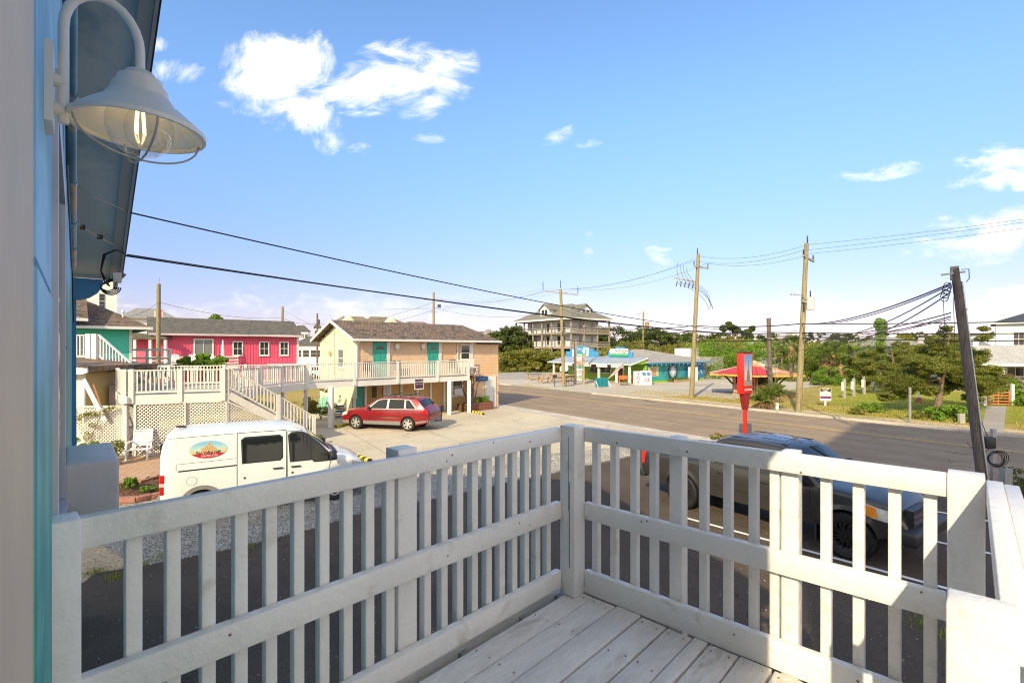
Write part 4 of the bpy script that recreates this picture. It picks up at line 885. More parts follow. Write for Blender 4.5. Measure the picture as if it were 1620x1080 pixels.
for k in range(6): x = bl_*k/5; MB().box(max(0, x-.06), min(bl_, x+.06), .021, .13, 0 if k % 2 else 2.1, 3.26).build('post', TRIM, bal)
def adirondack(name, loc, rot, mat, label, s=1.0, group=None):
    c = E(name, loc, rot, label, 'chair', group); c.scale = (s, s, s)
    for k in range(5): MB().bar((-.22+.11*k, .05, .34), (-.26+.13*k, .42, 1.02-abs(k-2)*.04), .095, .02, (0, -1, .4)).build('back_slat', mat, c)
    for k in range(4): MB().bar((-.28, -.42+.13*k, .36-.02*k), (.28, -.42+.13*k, .36-.02*k), .11, .02).build('seat_slat', mat, c)
    for s_ in (-1, 1):
        MB().bar((s_*.34, -.48, .56), (s_*.34, .25, .56), .12, .02).build('arm', mat, c); MB().box(s_*.31-.02, s_*.31+.02, -.44, -.34, 0, .55).build('leg', mat, c)
        MB().bar((s_*.29, -.42, .34), (s_*.29, .5, .03), .03, .12).build('leg', mat, c)
    return c
PWH = MAT('white_resin', (.74, .74, .74), .5, .03)
for i, px in enumerate((277, 304, 331)):
    adirondack('adirondack_chair', ph.matrix_basis @ Vector((pxu(px)+.4*0, -1.1, 2.3)), R(36.5+(10, -8, 5)[i]), PWH, ('white adirondack chair at the left end of the pink house balcony', 'white adirondack chair left of the sliding door on the pink balcony', 'white adirondack chair right in front of the sliding door')[i], 1.15, 'adirondack chairs on the pink balcony')
um = E('closed_umbrella', ph.matrix_basis @ Vector((pxu(350.5), -1.0, 2.3)), 0, 'closed white patio umbrella standing on the pink balcony', 'umbrella')
MB().lathe([(.02, 0), (.025, .9), (.13, 1.0), (.12, 1.6), (.06, 2.3), (.0, 2.5)], 10).build('canopy', PWH, um, smooth=True)
# porch between turquoise and pink houses: low roof, chimney and a near balcony rail
pc = E('pink_chimney', D(251, 600, 47), R(36.5), 'pink and white striped chimney behind the wooden pole', 'chimney'); z0 = pc.location.z; pc.location.z = 0
MB().box(-.22, .22, -.25, .25, 4.6, 7.5).build('stack', PINK, pc); MB().box(-.33, -.23, -.27, .27, 4.6, 7.55).build('trim', TRIM, pc); MB().box(.23, .31, -.27, .27, 4.6, 7.55).build('trim', TRIM, pc); MB().box(-.36, .36, -.3, .3, 7.56, 7.68).build('cap', GREYW, pc)
prc = E('pink_porch', D(240, 600, 43), R(10), 'low shingled porch roof on white posts between the turquoise and pink houses', 'porch'); prc.location.z = 0
MB().prism([(-3, 5.5), (1.15, 4.95), (1.15, 4.75), (-3, 4.75)], 0, 1.6).build('roof', SH_GR, prc)
MB().box(-3, 1.1, 1.4, 1.6, 0, 4.75).build('back_wall', PINK, prc)
for x in (-1.4, -.2, 1.0): MB().box(x-.1, x+.1, .1, .3, 0, 4.75).build('post', TRIM, prc)
MB().box(-3, 1.1, .2, 1.4, 2.3, 2.5).build('floor', GREYW, prc)
nb = E('grey_roof_terrace', D(240, 620, 30), R(4), 'flat roof terrace with grey board railing below the pink house porch', 'terrace'); nb.location.z = 0
MB().box(-1.7, 1.05, 0, 1.6, 2.2, 2.72).build('floor', GREYW, nb)
for z in (2.98, 3.35, 3.85): MB().box(-1.7, 1.05, -.05, .0, z-.06, z+.06).build('rail', GW, nb)
for x in (-1.6, -.3, 1.0): MB().box(x-.06, x+.06, .001, .12, 0, 3.92).build('post', GW, nb)
# ---------------------------------------------------------------- far buildings left
def simple_house(name, px0, px1, ybase, ytop, Y, label, wall, roofm, roofh=0.0, depth=8, rot=0.0, cat='house', wins=0, flat=False, zb=None):
    a, b = D(px0, ytop, Y), D(px1, ytop, Y); wd = (b-a).length; h = a.z
    e = E(name, (a.x, Y, 0), R(rot), label, cat)
    MB().box(0, wd, 0, depth, 0, h).build('wall', wall, e)
    if flat: MB().box(-.1, wd+.1, -.1, depth+.1, h, h+roofh).build('roof', roofm, e)
    else: gableroof(e, -.5, wd+.5, -.5, depth+.5, h-.02, h+roofh, roofm, r0=min(depth/2, wd*.3), r1=wd-min(depth/2, wd*.3))
    for k in range(wins):
        x = wd*(k+.5)/wins
        for zc in ([h-1.6] if h < 6 else [h-1.8, h-4.8]): window(e, x-.5, x+.5, zc-.6, zc+.6, 0, .1, TRIM, PANE, (1, 0), .06, sill=False)
    return e
wt = simple_house('white_tower', 120, 171, 560, 430, 120, 'tall plain white apartment tower above the turquoise house roof', HWHITE, GREYW, .3, 20, 42, 'tower', flat=True)
for yy in (468, 480):
    a = D(148.5, yy, 119.9); b_ = wt.location; window(wt, 1.1*(a.x-b_.x)-.5, 1.1*(a.x-b_.x)+.5, a.z-.8, a.z+.8, 0, .1, GREYW, PANE, (1, 0), .06, sill=False)
bh = simple_house('beige_hall', 192, 262, 560, 503, 70, 'large pale beige-roofed building behind the wooden pole', HWHITE, SH_LG, 1.9, 14, 38); 
gh = simple_house('blue_grey_house', 466, 512, 560, 545, 88, 'low pale house with grey roof left of the cream gable', HWHITE, SH_GR, 1.5, 9, 10, wins=4)
fh = simple_house('far_stilt_house', 462, 486, 560, 523, 170, 'distant pale blue beach house with grey hipped roof', MAT('pale_blue_wall', (.5, .58, .66), .7), SH_GR, 2.0, 9, 20, wins=4)
fh2 = simple_house('far_white_house', 498, 506, 560, 518, 190, 'distant white beach house by the thin pole', HWHITE, SH_GR, 2.0, 9, 20, wins=2)
ap = E('tan_roof_apartments', D(540, 600, 75), R(36), 'tan-roofed apartment gables rising behind the cream motel roof', 'building'); ap.location.z = 0
MB().box(0, 17, 0, 8, 0, 7.3).build('wall', CREAM, ap)
gableroof(ap, -.4, 6.2, -.4, 8.4, 7.3, 9.1, SH_TAN, r0=1.5, r1=4.8); gableroof(ap, 4.5, 12.5, -.5, 8.5, 7.25, 9.2, SH_TAN, r0=6.0, r1=9.5, name='roof')
gableroof(ap, 11.6, 17.5, -.6, 8.6, 7.2, 8.6, SH_TAN, r0=12.6, r1=15.6, name='roof')
for x in (1.1, 8.0): MB().prism([(x-1.4, 7.4), (x+1.4, 7.4), (x, 9.0)], -.62, 1.5).build('gable', CREAM, ap)
fw = simple_house('sea_side_house', 764, 780, 560, 529, 230, 'tiny far white house with pale roof above the trees', HWHITE, SH_LG, 2.5, 9, 0, wins=3)
fr = simple_house('flat_beach_block', 752, 800, 560, 527, 260, 'low wide grey-roofed block far behind the motel', HWHITE, SH_GR, .8, 12, 0, flat=True)
# ================================================================ VEHICLES
def lerpf(tab, x):
    if x <= tab[0][0]: return tab[0][1]
    for (a, b), (c, d) in zip(tab, tab[1:]):
        if x <= c: return b+(d-b)*(x-a)/(c-a) if c > a else d
    return tab[-1][1]
def smooth(tab, x, h=.04): return (lerpf(tab, x-h)+2*lerpf(tab, x)+lerpf(tab, x+h))/4
class Body:
    # x forward, rear at 0; top(x) silhouette, hw(x) half width, belt(x) shoulder height, crown = fall of roof edge
    def __init__(s, L, top, hw, belt, bot, tumble=.80, crown=.05, rr=.10): s.L, s.top, s.hw, s.belt, s.bot, s.tum, s.cr, s.rr = L, top, hw, belt, bot, tumble, crown, rr
    def side(s, x, z):
        bz, bb, tp = lerpf(s.belt, x), lerpf(s.bot, x), smooth(s.top, x); w_ = smooth(s.hw, x, .06)
        if z <= bb+.25: f = .955+.045*max(0, (z-bb))/.25
        elif z <= bz: f = 1.0-.012*((z-bb-.25)/max(.1, bz-bb-.25))**2
        else: f = .988-(1-s.tum)*((z-bz)/max(.25, 1.0*s.H-bz))
        return w_*f
    def ring(s, x, nq=9):
        bb, tp = lerpf(s.bot, x), smooth(s.top, x); cr = s.cr; rr = min(s.rr, (tp-bb)*.4); pts = []
        ztop = tp-cr-rr
        for k in range(nq): z = bb+(ztop-bb)*k/(nq-1); pts.append((s.side(x, z), z))
        y0 = s.side(x, ztop); yi = y0-rr*1.0
        for a in (20, 40, 60, 80): pts.append((yi+(y0-yi)*math.cos(R(a)), ztop+rr*math.sin(R(a))))
        for k in range(1, 5): f = 1-k/4; pts.append((yi*f, tp-cr*(f**2)))
        return pts
    def build(s, mat, par, name='body', step=.05, arches=(), ar=.37, aw=.28, az=.33):
        s.H = max(z for _, z in s.top); xs = []; x = 0
        keys = sorted(set([0, .012]+[a for a, _ in s.top]+[s.L-.012, s.L])); xs = set(keys)
        n = int(s.L/step)
        for k in range(1, n): xs.add(k*s.L/n)
        xs = sorted(q for q in xs if 0 <= q <= s.L); m = MB(); rings = []
        for x in xs:
            p = s.ring(x); rings.append([m._p((x, y, z)) for y, z in p]+[m._p((x, -y, z)) for y, z in p[-2::-1]])
        for a, b in zip(rings, rings[1:]):
            for j in range(len(a)-1): m.F.append([a[j], a[j+1], b[j+1], b[j]])
            m.F.append([a[-1], a[0], b[0], b[-1]])
        m.F.append(rings[0]); m.F.append(rings[-1][::-1])
        o = m.build(name, mat, par, smooth=True)
        if arches:
            cut = MB()
            for ax in arches:
                for sg in (-1, 1): w_ = lerpf(s.hw, ax); cut.cyl((ax, sg*(w_-aw), az), (ax, sg*(w_+.3), az), ar, n=28)
            c = cut.build('cutter', DARK, None); c.matrix_world = par.matrix_basis.copy(); bpy.context.view_layer.update()
            md = o.modifiers.new('b', 'BOOLEAN'); md.operation = 'DIFFERENCE'; md.object = c; md.solver = 'EXACT'
            dg = bpy.context.evaluated_depsgraph_get(); me = bpy.data.meshes.new_from_object(o.evaluated_get(dg)); o.modifiers.clear()
            o.data = me; me.materials.clear(); me.materials.append(mat); bpy.data.objects.remove(c)
            for p in me.polygons: p.use_smooth = True; p.material_index = 0
            me.set_sharp_from_angle(angle=R(40))
            for ax in arches:
                for sg in (-1, 1):
                    w_ = lerpf(s.hw, ax); MB().cyl((ax, sg*(w_-aw+.005), az), (ax, sg*(w_-aw+.01), az), ar-.004, n=20).build('wheel_well', DARK, par)
        return o
    def patch(s, name, pts, mat, par, off=.006, sides=(-1, 1), sub=6, **kw):
        # polygon given in (x,z), laid on the body side
        out = []
        for sg in sides:
            P = []
            for k in range(len(pts)):
                a, b = pts[k], pts[(k+1) % len(pts)]; nn_ = max(1, int(math.dist(a, b)/.12))
                for i in range(nn_): P.append((a[0]+(b[0]-a[0])*i/nn_, a[1]+(b[1]-a[1])*i/nn_))
            m = MB(); c = (sum(p[0] for p in P)/len(P), sum(p[1] for p in P)/len(P))
            R1 = [m._p((x, sg*(s.side(x, z)+off), z)) for x, z in P]; R2 = [m._p(((x+c[0])/2, sg*(s.side((x+c[0])/2, (z+c[1])/2)+off), (z+c[1])/2)) for x, z in P]; cc = m._p((c[0], sg*(s.side(*c)+off), c[1]))
            n = len(P)
            for k in range(n): m.F.append([R1[k], R1[(k+1) % n], R2[(k+1) % n], R2[k]]); m.F.append([R2[k], R2[(k+1) % n], cc])
            o = m.build(name, mat, par, smooth='all')
            if kw: setp(o, **kw)
            out.append(o)
        return out
    def tpatch(s, name, x0, x1, fr, mat, par, off=.006, n=8, y0=0, fr2=None):
        # patch laid over the top (windscreen, hood vent): fr = part of inner half width
        m = MB(); rows = []; fr2 = fr if fr2 is None else fr2
        for k in range(n+1):
            x = x0+(x1-x0)*k/n; rg = s.ring(x); top = rg[-5:]; yi = top[0][0]; f_ = fr+(fr2-fr)*k/n; row = []
            for j in range(9):
                q = -1+2*j/8; yy = yi*q*f_; z = smooth(s.top, x)-s.cr*(abs(q*f_)**2); dzx = (smooth(s.top, x+.03)-smooth(s.top, x-.03))/.06
                nv = Vector((-dzx, 0, 1)).normalized()*off; row.append(m._p((x+nv.x, yy, z+nv.z)))
            rows.append(row)
        for a, b in zip(rows, rows[1:]):
            for j in range(8): m.F.append([a[j], a[j+1], b[j+1], b[j]])
        return m.build(name, mat, par, smooth='all')
def wheel(par, x, y, r, wd, sg, rimmat, spokes=5, rr=.62, sw=.05, tread=False, double=False):
    M = Matrix.Translation((x, y, r)) @ Matrix.Rotation(R(90)*(-1 if sg > 0 else 1), 4, 'X')   # local +z points outward
    w_ = MB().lathe([(r*rr, -wd/2), (r*.90, -wd/2), (r*.985, -wd*.40), (r, -wd*.25), (r, wd*.25), (r*.985, wd*.40), (r*.92, wd/2), (r*.70, wd*.5+.004), (r*rr, wd*.42), (r*rr, -wd/2)], 36, M).build('wheel', BLACK, par, smooth=True)
    rb = MB(); rb.lathe([(r*rr, wd*.42), (r*rr-.004, wd*.46), (r*rr-.022, wd*.44), (r*rr-.03, wd*.2), (.0, wd*.16)], 36, M)
    rb.build('rim_barrel', DARK, w_, smooth=True)
    rm = MB(); rm.lathe([(r*rr-.0, wd*.43), (r*rr-.004, wd*.475), (r*rr-.02, wd*.46), (r*rr-.024, wd*.40)], 36, M)
    for k in range(spokes):
        for da in ((-9, 9) if double else (0,)):
            a = R(360*k/spokes+da+18); ca, sa = math.cos(a), math.sin(a); q = M @ Vector((ca*.05, sa*.05, wd*.42)); e_ = M @ Vector((ca*(r*rr-.012), sa*(r*rr-.012), wd*.40))
            rm.bar(q, e_, sw, .03, (M.to_3x3() @ Vector((0, 0, 1))))
    rm.lathe([(0, wd*.47), (.045, wd*.46), (.062, wd*.36), (.062, wd*.2)], 16, M); rm.build('rim', rimmat, w_, smooth=True, fix=False)
    return w_
CARGL = GLASS('car_glass', (.012, .015, .015), .03); CARGL.node_tree.nodes['Principled BSDF'].inputs['Specular IOR Level'].default_value = .5
REDG = MAT('red_lens', (.55, .01, .01), .15, .1, 8, coat=.5); AMB = MAT('amber_lens', (.85, .28, .03), .15, .1, 8, coat=.5); CLEARL = MAT('clear_lens', (.55, .55, .52), .1, .2, 30, coat=.6)
CHROME = MAT('bright_metal', (.7, .7, .7), .15, .02, metal=1.0); ALLOY = MAT('alloy_silver', (.62, .61, .58), .3, .05, metal=.6)
PLAST = MAT('black_trim_plastic', (.025, .025, .027), .5, .1); GREYPL = MAT('grey_bumper_plastic', (.20, .19, .175), .6, .08, 6)
SEAM = MAT('panel_gap', (.02, .02, .02), .8, 0)
def seam(B, par, pts, wd=.012, mat=SEAM, sides=(-1, 1), off=.004, name='panel_seam'):
    for sg in sides:
        m = MB()
        for a, b in zip(pts, pts[1:]):
            n = max(1, int(math.dist(a, b)/.15))
            for i in range(n):
                p, q = [(a[0]+(b[0]-a[0])*t/n, a[1]+(b[1]-a[1])*t/n) for t in (i, i+1)]
                m.bar((p[0], sg*(B.side(*p)+off-.003), p[1]), (q[0], sg*(B.side(*q)+off-.003), q[1]), wd, .006, (0, sg, 0))
        m.build(name, mat, par, fix=False)
def place_vehicle(e, L, wr, wf, halfw, PR, PF, near):
    # put the vehicle so the near side wheel contacts fall on ground points PR (rear) and PF (front); near=+1 left side (+y), -1 right side
    d = Vector((PF.x-PR.x, PF.y-PR.y)).normalized(); mid = Vector(((PF.x+PR.x)/2, (PF.y+PR.y)/2)); left = Vector((-d.y, d.x))
    c = mid-left*near*halfw; o = c-d*(wr+wf)/2; e.location = (o.x, o.y, .02); e.rotation_euler = (0, 0, math.atan2(d.y, d.x))
# ---------------------------------------------------------------- white van (faces right, near side = right side)
VANP = MAT('van_white_paint', (.76, .76, .74), .25, .02, 2.0, coat=.6)
van = E('white_van', (0, 0, 0), 0, 'white high-roof panel van with an oval sandcastle logo on its side', 'van')
place_vehicle(van, 4.52, .80, 3.70, .78, G(319, 819), G(530, 790), -1)
VT = [(0, 1.52), (.03, 1.80), (.10, 1.93), (.25, 1.985), (.8, 2.01), (2.3, 2.0), (2.75, 1.95), (3.05, 1.80), (3.62, 1.30), (3.72, 1.22), (4.15, 1.10), (4.38, .98), (4.48, .80), (4.52, .62)]
VW = [(0, .80), (.06, .86), (.3, .89), (3.6, .89), (4.1, .85), (4.35, .76), (4.52, .58)]
VB = Body(4.52, VT, VW, [(0, 1.10), (3.3, 1.08), (4.52, .85)], [(0, .34), (.3, .30), (4.2, .28), (4.52, .34)], tumble=.88, crown=.035, rr=.12)
VB.build(VANP, van, arches=(.80, 3.70), ar=.36, az=.31)
for x in (.80, 3.70):
    for sg in (-1, 1):
        wheel(van, x, sg*.78, .315, .20, sg, ALLOY, 5, .60, .09)
        m = MB(); n = 16; w0 = VB.side(x, .5)
        A_ = [(x+.36*math.cos(R(a)), sg*(VB.side(x+.36*math.cos(R(a)), .31+.36*math.sin(R(a)))), .31+.36*math.sin(R(a))) for a in range(-8, 189, 14)]; B_ = [(x+.455*math.cos(R(a)), sg*(VB.side(x+.455*math.cos(R(a)), .31+.455*math.sin(R(a)))+.012), .31+.455*math.sin(R(a))) for a in range(-8, 189, 14)]
        ia = [m._p(p) for p in A_]; ib = [m._p(p) for p in B_]; ic = [m._p((p[0], p[1]+sg*.018, p[2])) for p in A_]
        for k in range(len(A_)-1): m.F.append([ic[k], ic[k+1], ib[k+1], ib[k]]); m.F.append([ia[k], ia[k+1], ic[k+1], ic[k]])
        m.build('wheel_arch_trim', GREYPL, van, smooth=True)
VB.patch('side_window', [(1.63, 1.18), (2.40, 1.18), (2.46, 1.24), (2.46, 1.70), (2.40, 1.75), (1.68, 1.75), (1.61, 1.70)], CARGL, van, .008)
VB.patch('window_surround', [(1.60, 1.155), (2.43, 1.155), (2.49, 1.22), (2.49, 1.72), (2.42, 1.78), (1.66, 1.78), (1.58, 1.72)], PLAST, van, .004)
VB.patch('front_window', [(2.68, 1.12), (3.16, 1.12), (3.22, 1.06), (3.66, 1.06), (3.32, 1.45), (3.02, 1.72), (2.90, 1.78), (2.70, 1.78), (2.64, 1.72)], CARGL, van, .008)
VB.patch('window_surround', [(2.64, 1.09), (3.15, 1.09), (3.2, 1.03), (3.74, 1.03), (3.34, 1.50), (3.05, 1.76), (2.92, 1.82), (2.68, 1.82), (2.60, 1.75)], PLAST, van, .004)
seam(VB, van, [(3.14, 1.12), (3.10, 1.66)], .035, PLAST, off=.012, name='window_pillar')
VB.tpatch('windscreen', 3.08, 3.60, .98, CARGL, van, .008); VB.tpatch('bonnet_vents', 3.68, 3.80, .9, PLAST, van, .006)
for sg in (-1, 1):
    m = MB(); m.bar((3.62, sg*.96, 1.17), (3.66, sg*1.06, 1.20), .16, .24, (0, 0, 1)); bevel(m.build('wing_mirror', PLAST, van), .03, 3)
seam(VB, van, [(1.50, .42), (1.50, 1.88), (2.56, 1.88), (2.56, .42)]); seam(VB, van, [(2.58, .42), (2.58, 1.84), (2.95, 1.84)]); seam(VB, van, [(3.52, .72), (3.60, 1.02)]); seam(VB, van, [(.14, 1.86), (1.50, 1.88)], .008); seam(VB, van, [(.34, 1.12), (1.50, 1.14)], .03, PLAST, name='door_track'); seam(VB, van, [(.30, 1.14), (.30, 1.28), (1.5, 1.30)], .006)
for x0 in (2.26, 2.66): 
    for sg in (-1, 1): m = MB(); m.bar((x0, sg*(VB.side(x0, .98)+.02), .98), (x0+.22, sg*(VB.side(x0+.2, .98)+.02), .98), .035, .03); bevel(m.build('door_handle', PLAST, van), .01, 2)
for x0, z0 in ((1.66, .82), (2.70, .83)):
    for sg in (-1, 1): MB().cyl((x0, sg*VB.side(x0, z0), z0), (x0, sg*(VB.side(x0, z0)+.006), z0), .025, n=14).build('door_lock', PLAST, van)
for sg in (-1,): MB().lathe([(.10, 0), (.10, .006), (.095, .007), (.0, .008)], 24, Matrix.Translation((.60, sg*(VB.side(.6, .88)-.002), .88)) @ Matrix.Rotation(R(90), 4, 'X')).build('fuel_cap', VANP, van)
seamc = MB().lathe([(.104, 0), (.104, .007), (.099, .007), (.099, 0)], 24, Matrix.Translation((.60, -(VB.side(.6, .88)-.002), .88)) @ Matrix.Rotation(R(90), 4, 'X'), close=True).build('fuel_cap_seam', SEAM, van)
for sg in (-1, 1):
    m = MB(); m.box(-.012, .10, sg*.80-.05, sg*.80+.062, .62, 1.06); bevel(m.build('tail_light', REDG, van), .015, 2); MB().box(-.016, .085, sg*.80-.054, sg*.80+.066, .80, .88).build('reversing_lens', CLEARL, van)
MB().box(-.02, .01, -.62, .62, 1.12, 1.72).build('rear_window', CARGL, van); MB().box(-.03, -.021, -.006, .006, .5, 1.8).build('door_split', SEAM, van)
m = MB(); m.box(-.10, .10, -.84, .84, .32, .52); bevel(m.build('rear_bumper', GREYPL, van), .04, 3)
m = MB(); m.box(4.40, 4.56, -.72, .72, .28, .55); bevel(m.build('front_bumper', GREYPL, van), .05, 3)
MB().box(-.045, -.025, -.2, .3, .86, .98).build('door_handle', PLAST, van)
m = MB(); m.bar((.22, -.03, 2.03), (.42, -.03, 2.015), .09, .035); m.build('high_brake_light', PLAST, van); MB().tube([(2.95, 0, 1.93), (2.72, 0, 2.30)], .004, 5).build('aerial', PLAST, van)
VB.patch('headlight', [(4.18, .78), (4.42, .72), (4.40, .88), (4.12, .98)], CLEARL, van, .008)
# oval logo: flat printed decal on the near side
def decal_pts(cx, cz, a, b, n=40): return [(cx+a*math.cos(2*math.pi*k/n), cz+b*math.sin(2*math.pi*k/n)) for k in range(n)]
DEC, td, bd_, od = _base('logo_print'); sd_ = td.add('ShaderNodeSeparateXYZ', i_0=od)
zc_ = sd_.outputs[2]; g1 = td.mix(td.ramp(zc_, 1.50, 1.58), (.70, .48, .22, 1), (.45, .60, .52, 1)); g1 = td.mix(td.ramp(zc_, 1.56, 1.72), g1, (.22, .48, .66, 1))
td.l.new(g1, bd_.inputs['Base Color']); bd_.inputs['Roughness'].default_value = .35
lg = VB.patch('logo', decal_pts(.92, 1.565, .375, .192), DEC, van, .010, sides=(-1,))[0]
lyy = lambda x, z, o=.0145: -(VB.side(x, z)+o)
def flat(name, pts, mat, par, off=.0145):
    m = MB(); m.poly([(x, lyy(x, z, off), z) for x, z in pts]); return m.build(name, mat, par, fix=False)
SANDC = MAT('print_sandcastle', (.55, .33, .15), .5, .1, 20); REDP = MAT('print_red', (.55, .01, .02), .4, .05); NAVY = MAT('print_navy', (.03, .06, .12), .5, .05)
flat('castle_print', [(.77, 1.50), (1.09, 1.50), (1.07, 1.60), (1.03, 1.60), (1.01, 1.64), (.96, 1.65), (.945, 1.72), (.91, 1.72), (.90, 1.65), (.85, 1.64), (.83, 1.60), (.79, 1.60)], SANDC, lg)
flat('castle_door_print', [(.90, 1.50), (.95, 1.50), (.935, 1.53), (.915, 1.53)], NAVY, lg, .0155)
seg_ = [(.92+.375*math.cos(R(a)), 1.565+.192*math.sin(R(a))) for a in range(-151, -28, 6)]; flat('red_band_print', [p for p in seg_], REDP, lg, .0148)
TM = lambda x, z, o: Matrix.Translation((x, lyy(x, z, o), z)) @ Matrix.Rotation(R(.5), 4, 'Y')
for ch_, x_, sz in (('S', .70, .135), ('ALTWATE', .915, .082), ('R', 1.14, .135)): textmesh('lettering', ch_, sz, NAVY, TM(x_, 1.478, .0165), lg, bold=.0015, sx=1.05)
textmesh('phone_number', '910-707-1775', .058, VANP, TM(.94, 1.416, .0165), lg, bold=.0012)
# ---------------------------------------------------------------- red estate car (faces left, near side = its left)
REDC = MAT('metallic_red_paint', (.22, .008, .012), .28, .05, 3, metal=.1, coat=.55)
car = E('red_estate_car', (0, 0, 0), 0, 'metallic red estate car with roof rails parked by the raised walkway', 'car')
place_vehicle(car, 4.78, 1.0, 3.74, .79, G(649, 682.2), G(562, 678.5), 1)
CT = [(0, .78), (.04, 1.00), (.14, 1.12), (.22, 1.18), (.50, 1.46), (.62, 1.545), (1.0, 1.585), (1.9, 1.60), (2.5, 1.56), (2.72, 1.50), (3.30, 1.13), (3.42, 1.07), (3.9, 1.01), (4.4, .90), (4.62, .78), (4.74, .62), (4.78, .5)]
CWd = [(0, .74), (.1, .84), (.5, .90), (3.9, .90), (4.4, .84), (4.65, .70), (4.78, .50)]
CB = Body(4.78, CT, CWd, [(0, .98), (.6, .98), (3.3, .93), (4.4, .78), (4.78, .6)], [(0, .42), (.3, .34), (.6, .28), (4.1, .26), (4.78, .32)], tumble=.74, crown=.05, rr=.08)
CB.build(REDC, car, arches=(1.0, 3.74), ar=.375, az=.335)
for x in (1.0, 3.74):
    for sg in (-1, 1): wheel(car, x, sg*.80, .335, .21, sg, ALLOY, 6, .68, .075)
CB.patch('window_chrome', [(.52, 1.03), (3.15, 1.00), (2.66, 1.41), (2.45, 1.475), (1.4, 1.50), (.95, 1.46)], STEEL, car, .004)
for pts in ([(.60, 1.05), (1.12, 1.045), (1.16, 1.46), (.98, 1.43)], [(1.20, 1.045), (2.02, 1.035), (2.02, 1.465), (1.24, 1.47)], [(2.12, 1.035), (3.03, 1.025), (2.62, 1.385), (2.43, 1.445), (2.12, 1.46)]): CB.patch('side_window', pts, CARGL, car, .009)
CB.tpatch('windscreen', 2.74, 3.28, .96, CARGL, car, .008); CB.tpatch('rear_window', .24, .50, .92, CARGL, car, .008)
CB.tpatch('sunroof', 1.3, 2.3, .8, CARGL, car, .004)
for pts in ([(1.18, .5), (1.16, 1.02)], [(2.07, .32), (2.07, 1.03)], [(3.05, .36), (3.12, .98)], [(1.18, .48), (1.40, .32)]): seam(CB, car, pts, .009)
seam(CB, car, [(1.45, .62), (3.0, .60)], .035, CHROME, off=.012, name='door_strip')
CB.patch('lower_cladding', [(1.40, .27), (3.34, .27), (3.34, .44), (1.40, .46)], GREYPL, car, .010); CB.patch('lower_cladding', [(.03, .44), (.6, .36), (.62, .46), (.04, .54)], GREYPL, car, .010); CB.patch('lower_cladding', [(4.14, .27), (4.6, .3), (4.6, .42), (4.12, .44)], GREYPL, car, .010)
for x0 in (1.28, 2.22):
    for sg in (-1, 1): m = MB(); m.bar((x0, sg*(CB.side(x0, .87)+.015), .87), (x0+.2, sg*(CB.side(x0+.2, .87)+.015), .865), .03, .03); bevel(m.build('door_handle', REDC, car), .01, 2)
for sg in (-1, 1):
    m = MB(); m.bar((2.98, sg*.93, 1.05), (3.03, sg*1.05, 1.08), .12, .15, (0, 0, 1)); bevel(m.build('wing_mirror', PLAST, car), .03, 3)
    MB().tube([(.75, sg*.60, 1.56), (.85, sg*.60, 1.63), (1.6, sg*.60, 1.655), (2.35, sg*.60, 1.62), (2.45, sg*.60, 1.55)], .02, 8).build('roof_rail', PLAST, car, smooth=True)
for x in (1.1, 2.05): MB().bar((x, -.62, 1.66), (x, .62, 1.66), .05, .025).build('roof_crossbar', PLAST, car)
CB.patch('tail_light', [(.03, .84), (.42, .93), (.40, 1.02), (.10, 1.05)], REDG, car, .012); CB.patch('headlight', [(4.25, .70), (4.58, .62), (4.52, .78), (4.18, .88)], CLEARL, car, .012)
m = MB(); m.box(-.03, .1, -.7, .7, .36, .52); bevel(m.build('rear_bumper', GREYPL, car), .03, 2); m = MB(); m.box(4.70, 4.82, -.5, .5, .28, .46); bevel(m.build('front_bumper', PLAST, car), .04, 2)
bk = MB(); bk.bar((-.35, 0, .42), (.05, 0, .42), .06, .06).bar((-.33, 0, .42), (-.36, 0, 1.15), .05, .07, (1, 0, 0)); bk.build('hitch_rack', PLAST, car)
for zz_ in (.95, 1.1): MB().bar((-.40, -.12, zz_), (-.33, .14, zz_), .06, .1).build('rack_cradle', PLAST, car)
# ---------------------------------------------------------------- grey pickup (faces right, near side = right)
GREYC = MAT('metallic_grey_paint', (.045, .043, .041), .33, .05, 3, metal=.25, coat=.3)
trk = E('grey_pickup', (0, 0, 0), 0, 'dark grey crew-cab pickup truck with black off-road wheels', 'pickup')
place_vehicle(trk, 5.70, 1.28, 4.83, .86, G(1086, 803.7), G(1339.5, 881), -1)
KT = [(0, 1.20), (.03, 1.27), (1.95, 1.28), (1.98, 1.29), (2.0, 1.60), (2.06, 1.80), (2.3, 1.885), (2.9, 1.91), (3.5, 1.885), (3.72, 1.82), (4.34, 1.30), (4.42, 1.27), (5.0, 1.235), (5.40, 1.15), (5.55, 1.02), (5.66, .80), (5.70, .62)]
KW = [(0, .93), (.1, .97), (.5, .985), (5.1, .985), (5.4, .92), (5.6, .80), (5.70, .66)]
KB = Body(5.70, KT, KW, [(0, 1.18), (4.4, 1.17), (5.4, .95), (5.7, .7)], [(0, .62), (.7, .50), (5.0, .48), (5.3, .50), (5.7, .60)], tumble=.76, crown=.045, rr=.09)
KB.build(GREYC, trk, arches=(1.28, 4.83), ar=.475, az=.43, step=.06)
MB().box(.10, 1.90, -.80, .80, 1.262, 1.30).build('bed_shade_slab', DARK, trk)  # dark slab on the closed bed, standing for its shaded inside
BLR = MAT('black_wheel_paint', (.02, .02, .022), .35, .1, metal=.4)
